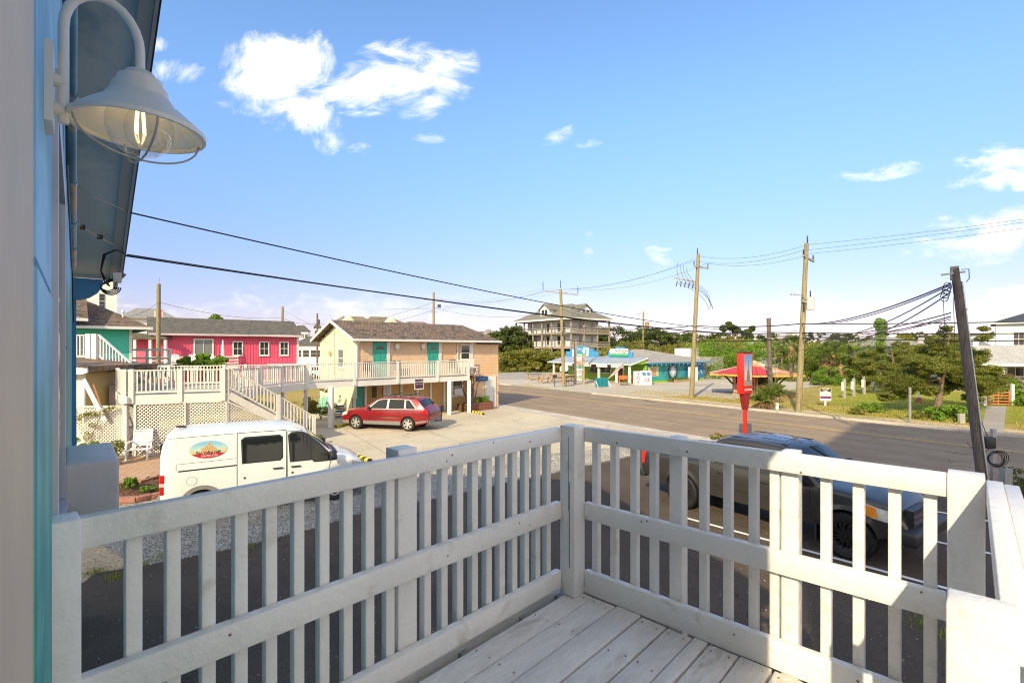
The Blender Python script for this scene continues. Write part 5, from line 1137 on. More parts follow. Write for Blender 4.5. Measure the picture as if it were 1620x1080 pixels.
for x in (1.28, 4.83):
    for sg in (-1, 1):
        w_ = wheel(trk, x, sg*.88, .42, .28, sg, BLR, 8, .58, .04, double=True)
        if sg < 0:
            M = Matrix.Translation((x, sg*.88, .42)) @ Matrix.Rotation(R(90), 4, 'X'); b_ = MB()
            for k in range(16): a = R(22.5*k); b_.lathe([(0, .138), (.008, .136), (.009, .125)], 6, M @ Matrix.Translation((.225*math.cos(a), .225*math.sin(a), 0)))
            b_.build('rim_bolts', CHROME, w_, kind='stuff')
            tr = MB()
            for k in range(40): a = R(9*k); tr.box(-.02, .02, -.14, .14, .412, .428, Matrix.Translation((x, sg*.88, .42)) @ Matrix.Rotation(a, 4, 'Y'))
            tr.build('tread_blocks', BLACK, w_, kind='stuff')
        m = MB(); A_ = [(x+.475*math.cos(R(a)), sg*(KB.side(x+.475*math.cos(R(a)), .43+.475*math.sin(R(a)))), .43+.475*math.sin(R(a))) for a in range(8, 173, 11)]; B_ = [(x+.56*math.cos(R(a)), sg*(KB.side(x+.56*math.cos(R(a)), .43+.56*math.sin(R(a)))+.006), .43+.56*math.sin(R(a))) for a in range(8, 173, 11)]
        ia = [m._p(p) for p in A_]; ib = [m._p(p) for p in B_]; ic = [m._p((p[0], p[1]+sg*.03, p[2])) for p in A_]
        for k in range(len(A_)-1): m.F.append([ic[k], ic[k+1], ib[k+1], ib[k]]); m.F.append([ia[k], ia[k+1], ic[k+1], ic[k]])
        m.build('wheel_arch_flare', GREYC, trk, smooth=True)
KB.patch('window_surround', [(2.10, 1.245), (4.20, 1.235), (3.74, 1.66), (3.50, 1.755), (2.9, 1.775), (2.28, 1.755)], PLAST, trk, .004)
for pts in ([(2.17, 1.275), (3.02, 1.265), (3.0, 1.75), (2.36, 1.73)], [(3.10, 1.265), (4.08, 1.26), (3.70, 1.63), (3.46, 1.725), (3.10, 1.745)]): KB.patch('side_window', pts, CARGL, trk, .009)
KB.tpatch('windscreen', 3.76, 4.32, .97, CARGL, trk, .008); KB.tpatch('rear_window', 2.0, 2.05, .9, CARGL, trk, .008, n=3); KB.tpatch('sunroof', 2.9, 3.4, .5, CARGL, trk, .004)
for pts in ([(1.99, .52), (1.99, 1.28)], [(3.06, .50), (3.06, 1.25)], [(4.22, .55), (4.18, 1.24)], [(2.2, .50), (2.08, .95), (2.08, 1.25)]): seam(KB, trk, pts, .011)
seam(KB, trk, [(2.15, .80), (3.02, .80)], .05, GREYC, off=.016, name='door_moulding'); seam(KB, trk, [(3.12, .80), (4.15, .80)], .05, GREYC, off=.016, name='door_moulding')
for x0 in (2.22, 3.18):
    for sg in (-1, 1): m = MB(); m.bar((x0, sg*(KB.side(x0, 1.08)+.02), 1.08), (x0+.22, sg*(KB.side(x0+.2, 1.08)+.02), 1.08), .04, .035); bevel(m.build('door_handle', GREYC, trk), .012, 2)
for sg in (-1, 1):
    m = MB(); m.bar((4.02, sg*1.02, 1.30), (4.08, sg*1.24, 1.33), .14, .26, (0, 0, 1)); bevel(m.build('wing_mirror', PLAST, trk), .035, 3)
KB.patch('tail_light', [(.02, .88), (.13, .88), (.17, 1.22), (.02, 1.22)], REDG, trk, .014); KB.patch('headlight', [(5.20, .86), (5.56, .80), (5.50, 1.00), (5.12, 1.10)], CLEARL, trk, .012); KB.patch('indicator_lens', [(5.16, .88), (5.32, .86), (5.28, 1.04), (5.08, 1.08)], AMB, trk, .016)
m = MB(); m.box(5.46, 5.86, -.88, .88, .46, .72); bevel(m.build('front_bumper', PLAST, trk), .07, 3); m = MB(); m.box(-.14, .06, -.9, .9, .50, .68); bevel(m.build('rear_bumper', PLAST, trk), .04, 2)
MB().box(5.60, 5.72, -.55, .55, .72, 1.02).build('grille', PLAST, trk)
for z in (.80, .90): MB().box(5.72, 5.74, -.52, .52, z-.015, z+.015).build('grille_bar', CHROME, trk)
MB().box(1.74, 1.80, -.99, -.70, .14, .50).build('mud_flap', PLAST, trk); MB().box(4.28, 4.32, -.99, -.70, .16, .50).build('mud_flap', PLAST, trk)
for x in (.9, 1.9, 3.2): pass
KB.tpatch('roof_strip', 2.3, 3.6, .02, PLAST, trk, .006)
for f in (-1, 1): MB().bar((2.25, f*.55, 1.875), (3.6, f*.55, 1.862), .03, .012).build('roof_strip', PLAST, trk)
# ---------------------------------------------------------------- small far cars
def small_car(name, px, Y, rot, mat, label, cat='car', s=1.0):
    e = E(name, D(px, 600, Y), R(rot), label, cat); e.location.z = .02; e.scale = (s, s, s)
    Bs = Body(4.6, [(0, .9), (.05, 1.1), (.5, 1.6), (1, 1.68), (2.3, 1.66), (3.2, 1.15), (4.2, .98), (4.5, .8), (4.6, .55)], [(0, .78), (.3, .88), (4.1, .88), (4.6, .62)], [(0, 1.0), (4.6, .8)], [(0, .35), (4.6, .32)], .78, .05, .1)
    Bs.build(mat, e, step=.2, arches=(.85, 3.65), ar=.37, az=.33)
    for x in (.85, 3.65):
        for sg in (-1, 1): wheel(e, x, sg*.78, .33, .2, sg, ALLOY, 5, .62, .08)
    for pts in ([(.5, 1.06), (1.6, 1.05), (1.6, 1.52), (.75, 1.52)], [(1.7, 1.05), (3.0, 1.03), (2.3, 1.52), (1.7, 1.54)]): Bs.patch('side_window', pts, CARGL, e, .01)
    Bs.tpatch('windscreen', 2.4, 3.1, .94, CARGL, e, .01); return e
small_car('white_suv', 889, 78, 20, VANP, 'white car parked behind the left end of the shop porch', 'car')
small_car('white_far_truck', 487, 66, 10, VANP, 'small white vehicle parked far behind the cream gable house')
# ================================================================ POLES AND WIRES
SPAN = []
def wire(par, p0, p1, sag, r=.008, n=22, name='cable', mat=WIREM, **kw):
    p0, p1 = Vector(p0), Vector(p1); pts = []
    for k in range(n+1): s = k/n; p = p0.lerp(p1, s); p.z -= 4*sag*s*(1-s); pts.append(p)
    return MB().tube(pts, r, 5).build(name, mat, par, **kw)
def pole(name, base, top, r0, r1, label, mat=POLEW, group=None, arm=None, cat='utility pole'):
    b, t = Vector(base), Vector(top); e = E(name, b, 0, label, cat, group); MB().tube([Vector((0, 0, 0)), (t-b)*.5, t-b], r0, 14, True, r1).build('shaft', mat, e, smooth=True)
    return e
def insul(par, p, h=.35, mat=PLAST): MB().lathe([(.03, 0)]+[(q, z*h) for z in (.15, .35, .55, .75) for q in (.035, .07, .035)]+[(.02, h)], 8, Matrix.Translation(p)).build('insulator', mat, par)
def crossarm(par, c, d, L, wd=.11): d = Vector(d).normalized(); MB().bar(Vector(c)-d*L/2, Vector(c)+d*L/2, wd, wd).build('crossarm', GREYW, par)
RD3, RN3 = Vector((RD.x, RD.y, 0)), Vector((RN.x, RN.y, 0))
bA = G(1094, 629.5); tA = D(1105, 402, 39.2); pA = pole('utility_pole', bA, tA, .19, .13, 'tall treated utility pole with tangled switch gear near the top, left of the kiosk')
zt = (tA-bA)
crossarm(pA, zt-Vector((0, 0, 1.0))+RN3*.35, RN3, 2.0); insul(pA, zt-Vector((0, 0, .95))-RN3*.6); insul(pA, zt-Vector((0, 0, .95))+RN3*1.3); insul(pA, zt+Vector((-.12, -.1, 0)), .5)
crossarm(pA, zt-Vector((0, 0, 2.2))-Vector((1.0, 0, -.15)), Vector((1, .2, -.16)), 2.0, .10)
for k in range(5): MB().cyl(zt+Vector((-.4-.32*k, 0, -2.3+.04*k)), zt+Vector((-.5-.32*k, -.05, -2.75+.05*k)), .045, n=7).build('cutout_fuse', PLAST, pA)
rg_ = random.Random(8)
for k in range(9):                                          # drooping jumper cables
    s0 = zt+Vector((-.3-.35*(k % 5), rg_.uniform(-.1, .1), -2.3)); s1 = zt+Vector((.5+.08*k if k > 3 else -.9-.25*k, rg_.uniform(-.2, .2), -4.4 if k > 3 else -1.0+.1*k)); mid = (s0+s1)/2+Vector((.9 if k > 3 else -.4, 0, .35 if k > 3 else .2))
    pts = [(s0*(1-q)**2+mid*2*q*(1-q)+s1*q*q) for q in [i/10 for i in range(11)]]; MB().tube(pts, .014, 5).build('jumper_cable', WIREM, pA)
for q in ((-.75, -4.9), (.75, -5.4)):
    bxm = MB(); bxm.box(q[0]-.38, q[0]+.38, -.16, .16, q[1]-.18, q[1]+.18).bar((0, 0, q[1]), (q[0], 0, q[1]), .07, .07); bxm.build('regulator_bracket', STEEL, pA)
    for i in range(3): MB().cyl((zt.x*.6+q[0]-.25+.22*i, -.1, q[1]+.2), (zt.x*.6+q[0]-.2+.22*i, -.1, q[1]+.62), .055, n=8).build('switch_insulator', GUTTER, pA)
bB = G(1263, 652); tB = D(1276, 385, 30.4); pB = pole('utility_pole', bB, tB, .185, .125, 'tall treated utility pole with grey transformer can and street lamp arm')
zb = (tB-bB)
crossarm(pB, zb-Vector((0, 0, .9))+RN3*.25, RN3-Vector((0, 0, .15)), 1.5); insul(pB, zb-Vector((0, 0, .75))-RN3*.4); insul(pB, zb-Vector((0, 0, .95))+RN3*.9); insul(pB, zb+Vector((.05, 0, 0)), .5)
cz = D(1282, 480, 30.2)-bB; MB().lathe([(0, -.42), (.22, -.40), (.22, .30), (.24, .32), (.22, .36), (0, .40)], 18, Matrix.Translation(cz)).build('transformer', BOXP, pB, smooth=True); insul(pB, cz+Vector((0, 0, .4)), .4); MB().bar(cz+Vector((-.5, 0, .15)), cz, .06, .08).build('bracket', STEEL, pB)
sl = D(1254, 466, 29.5)-bB; MB().tube([zb*.66, zb*.66+Vector((-.25, -.3, .35)), sl+Vector((.15, 0, 0))], .025, 6).build('lamp_arm', STEEL, pB); MB().lathe([(0, 0), (.13, -.02), (.12, .06), (0, .1)], 10, Matrix.Translation(sl)).build('street_lamp_head', STEEL, pB)
MB().box(-.04, .04, -.23, -.18, 6.2, 6.9, Matrix.Translation((zb.x*.65-.1, 0, 0))).build('line_cutout', PLAST, pB)
pC = pole('utility_pole', (D(1219.5, 600, 37).x, 37, 0), D(1216, 503, 37), .17, .15, 'short dark weathered pole standing beside the kiosk', POLED)
MB().tube([(.35, 0, 0), (.3, 0, 4.1)], .025, 5).build('guy_guard', MAT('green_guard', (.10, .22, .06), .5), pC)
bD = G(892, 612); tD = D(887, 457.6, 50.7); pD = pole('utility_pole', bD, tD, .19, .14, 'wooden pole with crossarm in front of the shop porch')
zd = tD-bD; crossarm(pD, zd-Vector((0, 0, .35)), (1, .3, -.08), 3.9)
for s in (-1.85, 0, 1.85): insul(pD, zd+Vector((s, s*.3, -.25+(.35 if s == 0 else 0)-.08*s)), .85)
MB().box(-.2, -.1, -.2, .2, 5.2, 5.7).build('junction_box', PLAST, pD)
pE = pole('utility_pole', (D(1017, 552, 94).x, 94, 0), D(1018, 493, 94), .2, .15, 'distant pole with a rusty transformer above the dark pines'); crossarm(pE, (tE := D(1018, 497, 94)-Vector((D(1017, 552, 94).x, 94, 0))), (1, .3, 0), 3.2); MB().lathe([(0, 0), (.4, 0), (.4, 1.1), (0, 1.2)], 10, Matrix.Translation(tE+Vector((.7, 0, -2.6)))).build('transformer', MAT('rusty_can', (.35, .18, .12), .7), pE)
pF = pole('utility_pole', (D(686, 552, 62).x, 62, 0), D(686, 462, 62), .17, .13, 'pole with small crossarms rising behind the cream motel roof'); crossarm(pF, (0, 0, 10.1), (1, .2, 0), 2.4); crossarm(pF, (0, 0, 8.6), (1, .2, 0), .9); MB().box(.5, .9, -.1, .1, 9.1, 9.5).build('cutouts', PLAST, pF)
pG = pole('utility_pole', (D(250, 552, 36).x, 36, 0), D(251, 449, 36), .16, .13, 'bare wooden pole in front of the pink house chimney'); MB().tube([(.05, 0, 8.6), (.12, 0, 9.1)], .02, 5).build('pin', STEEL, pG)
pH = pole('utility_pole', (D(446, 552, 60).x, 60, 0), D(447, 485, 60), .17, .14, 'wooden pole behind the right end of the pink house roof'); MB().bar((0, 0, 8.9), (.8, 0, 8.95), .08, .08).build('lamp_arm', STEEL, pH)
pI = pole('utility_pole', (D(502, 552, 72).x, 72, 0), D(502, 496, 72), .15, .12, 'thin dark pole left of the cream gable', POLED); MB().box(.1, .35, -.1, .1, 7.6, 8.2).build('transformer', PLAST, pI)
tJ = RD3*24+bB
# leaning service pole at the right
bL = Vector((13.0, 13.6, 0)); tL = D(1510, 422, 14.4); pL = pole('leaning_pole', bL, tL, .115, .098, 'dark weathered pole leaning left with conduit strapped to it, at the right', POLED)
zl = tL-bL; L_at = lambda f: zl*f
MB().tube([L_at(f)+Vector((.125-.01*f, -.05, 0)) for f in (0, .3, .6, .93)], .025, 8).build('conduit', GALV, pL, smooth=True)
MB().tube([L_at(f)+Vector((.05, -.13, 0)) for f in (0, .2, .36)], .018, 8).build('conduit', GALV, pL, smooth=True)
for f in (.08, .18, .30, .42, .55, .68, .80): MB().box(.08, .155, -.09, -.03, -.015, .015, Matrix.Translation(L_at(f))).build('strap_bracket', GALV, pL)
MB().lathe([(.102, -.38), (.104, .005), (0, .01)], 14, Matrix.Translation(zl)).build('pole_cap', MAT('weathered_top', (.36, .31, .24), .8), pL)
MB().bar(zl+Vector((-.45, -.1, -.25)), zl+Vector((.3, .0, -.15)), .05, .05).build('bracket', STEEL, pL)
for k in range(7):
    c0 = zl+Vector((-.15-.03*k, -.12, -.6-.10*k if k < 4 else -1.3-.12*k)); lp_ = [c0+Vector((-.16-.12*math.cos(a*.7), .0, .13*math.sin(a*.7))) for a in range(0, 9)]; MB().tube(lp_, .012, 5).build('cable_loop', WIREM, pL)
MB().tube([zl+Vector((.12, -.1, -.1)), zl+Vector((.33, -.1, -.08)), zl+Vector((.34, -.1, -.35)), zl+Vector((.26, -.1, -.45))], .012, 5).build('cable_loop', WIREM, pL)
wires = E('overhead_lines', (0, 0, 0), 0, 'black overhead cables strung from pole to pole along the far side of the road', 'cables')
attA = [Vector((bA.x+.3, bA.y, z)) for z in (5.76, 5.36, 4.62)]; attB = [Vector((bB.x+.2, bB.y, z)) for z in (5.46, 4.92, 4.60)]; attJ = [tJ+Vector((0, 0, z)) for z in (5.3, 4.75, 4.35)]; attD = [Vector((bD.x, bD.y, z)) for z in (6.3, 5.6, 4.9)]; attE = [bD-RD3*45+Vector((0, 0, z)) for z in (7.5, 6.8, 6.2)]
for k in range(3):
    wire(wires, attE[k], attD[k], .6, .014); wire(wires, attD[k], attA[k], .35, .032); wire(wires, attA[k], attB[k], .15, .032); wire(wires, attB[k], attJ[k], .25, .026)
for k, off in enumerate((-.6, .3, 1.2)):
    a, b = tA+RN3*off-Vector((0, 0, .6-(.9 if k == 1 else 0)*.5)), tB+RN3*off*.8-Vector((0, 0, .5-(.9 if k == 1 else 0)*.5))
    wire(wires, a, b, .45, .009); wire(wires, b, tJ+RN3*off+Vector((0, 0, 10.2)), .4, .008); wire(wires, tD+Vector((1.9*(k-1), 0, 0)), a, .7, .009); wire(wires, tD-RD3*45+Vector((1.9*(k-1), 0, 1)), tD+Vector((1.9*(k-1), 0, 0)), .7, .007)
svc = E('service_drops', (0, 0, 0), 0, 'black service cables sagging from our eave across the lot to the far pole', 'cables')
wire(svc, ATT1, attB[1]+Vector((-.3, 0, .1)), .55, .011, 40); wire(svc, ATT2+Vector((0, 0, -.05)), attB[2]+Vector((-.3, 0, .05)), .28, .014, 40); wire(svc, ATT2+Vector((0, .04, -.03)), attB[2]+Vector((-.3, 0, .1)), .33, .012, 40)
lw = E('leaning_pole_cables', (0, 0, 0), 0, 'fan of black cables running from the leaning pole to the transformer pole', 'cables')
for (z0, tgt, sg_, r) in ((-.5, attB[0], .35, .024), (-.55, attB[0]+Vector((0, 0, .03)), .42, .018), (-.6, attB[1], .75, .018), (-.75, attB[1], 1.0, .018), (-1.35, attB[1], .35, .018), (-1.45, attB[2], .35, .018), (-1.55, attB[2], .2, .010), (-1.5, attA[2], 1.0, .010)): wire(lw, tL+Vector((-.2, -.1, z0)), tgt, sg_, r, 26)
for (px, py0, py1) in ((1492, 465, 555), (1508, 470, 570)): MB().tube([D(px, py0, 14.3), D(px+2, (py0+py1)/2, 14.2), D(px+1, py1, 14.2)], .007, 5).build('hanging_cable', WIREM, lw)
lw2 = E('distant_lines', (0, 0, 0), 0, 'thin utility wires above the pink house and motel roofs', 'cables')
tG = D(251, 478, 36)
wire(lw2, tG, D(447, 502, 60), .5, .014); wire(lw2, D(447, 490, 60), D(560, 540, 66), .3, .012); wire(lw2, D(447, 504, 60), D(502, 512, 72), .3, .02); wire(lw2, D(502, 512, 72), D(686, 478, 62), .8, .016); wire(lw2, D(502, 520, 72), D(686, 490, 62), .8, .016); wire(lw2, tG, D(190, 505, 30), .2, .010); wire(lw2, D(686, 470, 62), tD+Vector((-1.8, 0, -.2)), .9, .014); wire(lw2, D(686, 486, 62), tD+Vector((0, 0, -2.2)), .9, .012); wire(lw2, tD+Vector((0, 0, -2)), D(1018, 510, 94), .9, .016)
# galvanised posts with coiled cable at the right
gp_ = E('cable_post', G(1573, 762), 0, 'galvanised post carrying a black box and coiled cable beside the leaning pole', 'post')
hh = D(1573, 684, gp_.location.y).z
m = MB(); m.box(-.055, .055, -.02, .02, 0, hh+.1).box(-.055, -.035, .02, .08, 0, hh+.1).box(.035, .055, .02, .08, 0, hh+.1); m.build('post', GALV, gp_)
m = MB(); m.box(-.36, -.06, -.14, .1, hh-.45, hh-.12); bevel(m.build('cable_box', PLAST, gp_), .03, 2)
for k in range(6):
    r_ = .20+.018*k; MB().tube([Vector((.0+.02*(k % 3)-.02, -.05-.012*k, hh-.75))+Vector((r_*math.cos(R(a)), .02*math.sin(R(a*2+40*k)), r_*math.sin(R(a))*.85)) for a in range(0, 361, 24)], .010, 5).build('cable_coil', WIREM, gp_)
MB().tube([(-.2, 0, hh-.12), (-.45, 0, hh+.5), (-.75, 0, hh+1.2)], .01, 5).build('riser_cable', WIREM, gp_); MB().tube([(-.2, -.1, hh-.4), (-.5, -.1, hh-.7), (-.8, 0, hh-.3)], .009, 5).build('riser_cable', WIREM, gp_)
g2 = E('bollard', G(1595, 812), 0, 'short galvanised channel post standing alone by the brick walk', 'post'); hh = D(1595, 742, g2.location.y).z
MB().box(-.09, .09, -.02, .02, 0, hh).box(-.09, -.06, .02, .12, 0, hh).box(.06, .09, .02, .12, 0, hh).build('post', GALV, g2)
# ================================================================ SHOP
def sol(o, d, px): k = (px-CX)/FP; return (o[0]-k*o[1])/(k*d[1]-d[0])
O3 = Vector((13, 55.3, 0))-RD3*12.7; shop = E('beach_shop', O3, R(-54), 'lime green and teal beach shop with blue stepped parapets and long porch', 'shop')
SM = Matrix.Translation(O3) @ Matrix.Rotation(R(-54), 4, 'Z')
LIME = MAT('lime_paint', (.22, .42, .035), .6, .08, 1.5); PBLUE = MAT('parapet_blue', (.05, .24, .46), .55, .06, 2); 
MUR2, t2, b2, o2 = _base('side_mural'); n2_ = t2.noise(o2, .5, 5, .6, .8); s2_ = t2.add('ShaderNodeSeparateXYZ', i_0=o2)
c_ = t2.mix(t2.ramp(n2_, .4, .6), (.02, .20, .24, 1), (.03, .32, .33, 1)); c_ = t2.mix(t2.ramp(s2_.outputs[1], 9.0, 10.5), c_, (.03, .16, .36, 1)); c_ = t2.mix(t2.m('MULTIPLY', t2.ramp(t2.noise(o2, 1.6, 4, .6, 1.2), .56, .62), t2.ramp(s2_.outputs[1], 9.2, 10.4)), c_, (.35, .48, .52, 1)); t2.l.new(c_, b2.inputs['Base Color']); b2.inputs['Roughness'].default_value = .6
MROOF = MAT('porch_metal_roof', (.30, .33, .38), .5, .06, 1.5)
MB().box(sol(Vector(O3[:2])+Vector(RN3[:2])*2.6, RD, 899), 13.2, 2.6, 14, 0, 2.3).build('wall', LIME, shop)
for k in range(28): 
    y = 2.62+.407*k; MB().box(13.201, 13.225, y, y+.395, .25, 2.28).build('mural_board', MUR2, shop)
gableroof(shop, 3.6, 13.9, 2.2, 14.6, 2.28, 3.75, SHINGLE('pale_grey_shingles', [(.27, .25, .23), (.36, .34, .31)]), th=.12, r0=7.2, r1=8.8, yr=7.5)
MB().box(13.92, 13.98, 2.2, 14.6, 2.20, 2.34).build('fascia', PBLUE, shop)
MB().prism([(-.9, 2.10), (13.3, 2.10), (13.3, 2.2), (-.9, 2.2)], -.35, -.25).build('porch_fascia', TRIM, shop)
pr = MB(); pr.prism([(-.24, 2.14), (2.8, 2.86), (2.8, 2.94), (-.24, 2.22)], -.9, 13.3, Matrix(((0, 1, 0, 0), (1, 0, 0, 0), (0, 0, 1, 0), (0, 0, 0, 1)))); pr.build('porch_roof', MROOF, shop)
MB().prism([(2.75, 2.2), (13.2, 2.2), (13.2, 2.2)], 0, 0) if False else None
MB().prism([(.0, 2.16), (2.6, 2.2), (2.6, 2.84)], 13.15, 13.22, Matrix(((0, 1, 0, 0), (1, 0, 0, 0), (0, 0, 1, 0), (0, 0, 0, 1)))).build('porch_gable', LIME, shop)
MB().bar((13.32, -.3, 2.12), (13.32, 2.7, 2.86), .05, .14).build('rake_board', TRIM, shop)
for x in (.0, 4.6, 8.2, 11.0, 12.9): MB().box(x-.11, x+.11, -.05, .17, 0, 2.12).build('porch_post', TRIM, shop)
MB().slab([(13.24, 2.6), (13.9, 2.6), (13.24, 5.5)], .3, 2.2) if False else None
of_ = Vector(O3[:2])+Vector(RN3[:2])*2.6
def sx3(px, y=2.6): o = Vector(O3[:2])+Vector(RN3[:2])*y; return sol(o, RD, px)
for (a, b) in ((907, 920), (934, 947), (950, 966)):
    f_ = window(shop, sx3(a), sx3(b), .95, 1.95, 2.6, .08, TRIM, PANE, (0, 1), .05, sill=False)
MB().box(sx3(973), sx3(985), 2.55, 2.6, 0, 2.05).build('door', MAT('red_brown_door', (.15, .03, .03), .6), shop); MB().box(sx3(985)+.05, sx3(988), 2.54, 2.6, 0, 2.1).build('door_casing', TRIM, shop)
MB().box(sx3(931), sx3(950), 2.0, 2.55, .82, .92).build('counter', MAT('counter_wood', (.45, .20, .09), .6), shop)
def stepped(x0, x1, zb, zt, mat, lab):
    w_ = x1-x0; m = MB(); m.prism([(x0, zb), (x1, zb), (x1, zb+.55*(zt-zb)), (x1-.14*w_, zb+.55*(zt-zb)), (x1-.14*w_, zb+.78*(zt-zb)), (x1-.32*w_, zb+.78*(zt-zb)), (x1-.32*w_, zt), (x0+.32*w_, zt), (x0+.32*w_, zb+.78*(zt-zb)), (x0+.14*w_, zb+.78*(zt-zb)), (x0+.14*w_, zb+.55*(zt-zb)), (x0, zb+.55*(zt-zb))], 2.5, 2.75); return m.build('parapet', mat, shop)
stepped(sx3(896), sx3(947), 2.75, 4.3, PBLUE, ''); stepped(sx3(963), sx3(1001), 2.75, 4.15, PBLUE, '')
MB().box(sx3(924), sx3(932), 2.44, 2.499, 3.0, 4.1).build('parapet_panel', TRIM, shop); MB().box(sx3(926.5), sx3(929.5), 2.42, 2.438, 3.1, 3.9).build('painted_figure', MAT('figure_teal', (.05, .35, .32), .5), shop)
MB().box(sx3(907), sx3(911), 2.44, 2.499, 2.9, 3.8).build('parapet_panel', TRIM, shop)
ss = E('shop_sign', SM @ Vector((sx3(980.5), 2.46, 3.45)), R(-54), 'white shop name board with green strip on the right blue parapet', 'sign')
ws = (sx3(994.5)-sx3(966))/2
MB().box(-ws, ws, -.05, .02, -.12, .48).build('board', TRIM, ss); MB().box(-ws, ws, -.06, .0, -.42, -.13).build('green_strip', MAT('green_strip_paint', (.03, .35, .16), .5), ss)
MB().prism([(-ws*.68+.62*math.cos(R(a)), .18+.24*math.sin(R(a))) for a in range(0, 360, 20)], -.065, -.051).build('oval_emblem', MAT('emblem_blue', (.12, .2, .4), .5), ss)
MB().prism([(-ws*.68+.52*math.cos(R(a)), .18+.19*math.sin(R(a))) for a in range(0, 360, 20)], -.07, -.066).build('oval_emblem', TRIM, ss)
textmesh('lettering', 'Surf House', .42, NAVY, Matrix.Translation((ws*.32, -.056, .26)), ss, bold=.008); textmesh('lettering', 'ICE CREAM', .24, NAVY, Matrix.Translation((ws*.32, -.056, -.0)), ss, bold=.006)
for (px, z) in ((898, 2.0), (952, 1.98), (976, 1.98), (927, 1.98)):
    w_ = .85; MB().box(sx3(px, -.3)-w_, sx3(px, -.3)+w_, -.32, -.27, z-.2, z+.08).build('hanging_sign', TRIM, shop)
# side mural pieces
def side_y(px): o = Vector(O3[:2])+RD*13.25; return sol(o, RN, px)
MB().box(13.226, 13.25, side_y(1026), side_y(1042), .75, 1.85).build('painted_poster', MAT('poster_cream', (.55, .50, .28), .6), shop)
pst = MB(); 
for k in range(4): yc = (side_y(1026)+side_y(1042))/2; pst.box(13.251, 13.26, yc-.55+.1*(k % 2), yc+.45, 1.68-.24*k-.1, 1.68-.24*k)
pst.build('poster_print', MAT('poster_red', (.45, .07, .05), .6), shop, kind='stuff')
TS = Matrix(((0, -1, 0, 0), (1, 0, 0, 0), (0, 0, 1, 0), (0, 0, 0, 1)))
yo = side_y(1064.5); ov = lambda a, b, n=22: [(yo+a*math.cos(2*math.pi*k/n), 1.22+b*math.sin(2*math.pi*k/n)) for k in range(n)]
Ms = Matrix(((0, 1, 0, 0), (1, 0, 0, 0), (0, 0, 1, 0), (0, 0, 0, 1)))
MB().prism(ov(.95, .98), 13.226, 13.26, Ms).build('painted_oval_ring', MAT('ring_brown', (.06, .035, .03), .6), shop); MB().prism(ov(.66, .72), 13.261, 13.28, Ms).build('painted_oval', MAT('oval_blue', (.15, .35, .55), .6, .5, 4), shop); MB().prism(ov(.35, .5), 13.281, 13.29, Ms).build('painted_figure', MAT('oval_pale', (.6, .6, .55), .6, .3, 6), shop)
for k in range(14): MB().lathe([(0, -.07), (.06, -.05), (.07, 0), (0, .05)], 8, Matrix.Translation((13.85, 2.8+.84*k, 2.08))).build('string_bulb', TRIM, shop)
MB().box(13.6, 14.4, side_y(1086)-.2, side_y(1091), 0, 1.7).build('white_cabinet', GUTTER, shop)
pb_ = E('timber_bed', SM @ Vector((14.3, 6.3, 0)), R(-54), 'timber-edged planting bed along the teal mural wall', 'planter'); MB().box(-.1, .1, 0, side_y(1082)-6.6, 0, .28).build('edging', MAT('timber_edge', (.33, .22, .13), .8, .2), pb_); MB().box(-1.0, -.11, 0, side_y(1082)-6.6, 0, .2).build('soil', MULCHM, pb_)
foliage('bed_plants', [(-.5, .5+k*.6, .32, .4, .4, .2) for k in range(8)], 900, .12, LEAF('bed_leaf', (.06, .12, .02), (.16, .26, .04)), pb_, 3, kind='stuff')
ru = E('rooftop_unit', SM @ Vector((9.6, 15.5, 2.9)), R(-54), 'white air unit on the flat roof behind the shop', 'air unit'); MB().box(-1.2, 1.2, -1, 1, 0, 1.1).build('housing', GUTTER, ru); MB().box(-2, 3, -1.5, 4, -2.9, -.01).build('flat_annex', GREYW, ru)
# ice box
ib = E('ice_box', (G(1011, 608).x, G(1011, 608).y, 0), R(-30), 'white ICE merchandiser box with two slanted glass doors beside the shop', 'ice box')
IW = MAT('ice_box_white', (.78, .78, .76), .4, .03); RDL = MAT('ice_letter_red', (.55, .03, .02), .5)
MB().prism([(0, 0), (1.55, 0), (1.55, .85), (.95, 1.62), (0, 1.62)], 0, 0) if False else None
ib.rotation_euler = (0, 0, R(-4))
Mi = Matrix(((0, 1, 0, 0), (1, 0, 0, 0), (0, 0, 1, 0), (0, 0, 0, 1)))
ib.location = G(1004.5, 608.5)
m = MB(); m.prism([(0, 0), (.95, 0), (.95, 1.5), (.35, 1.5), (0, .95)], .75, 1.8, Mi); m.prism([(0, 0), (1.2, 0), (1.2, 1.45), (0, 1.45)], 0, .745, Mi); m.build('cabinet', IW, ib, kind='thing') if False else m.build('cabinet', IW, ib)
for k in range(2):
    x = .82+.5*k; M = Matrix.Translation((0, 0, 0)); p = MB(); p.poly([(x, .012-.02, .97), (x+.40, .012-.02, .97), (x+.40, .33, 1.46), (x, .33, 1.46)]); p.poly([(x, .03, .95), (x+.40, .03, .95), (x+.40, .36, 1.44), (x, .36, 1.44)]); p.build('glass_door', MAT('ice_door_blue', (.08, .16, .3), .2), ib, fix=False)
for k, c in enumerate('ICE'): textmesh('lettering', c, .48, RDL, Matrix.Translation((.37, -.006, 1.16-.43*k)), ib, bold=.02)
textmesh('lettering', 'ICE', .52, RDL, Matrix.Translation((1.28, -.006, .55)), ib, bold=.015)
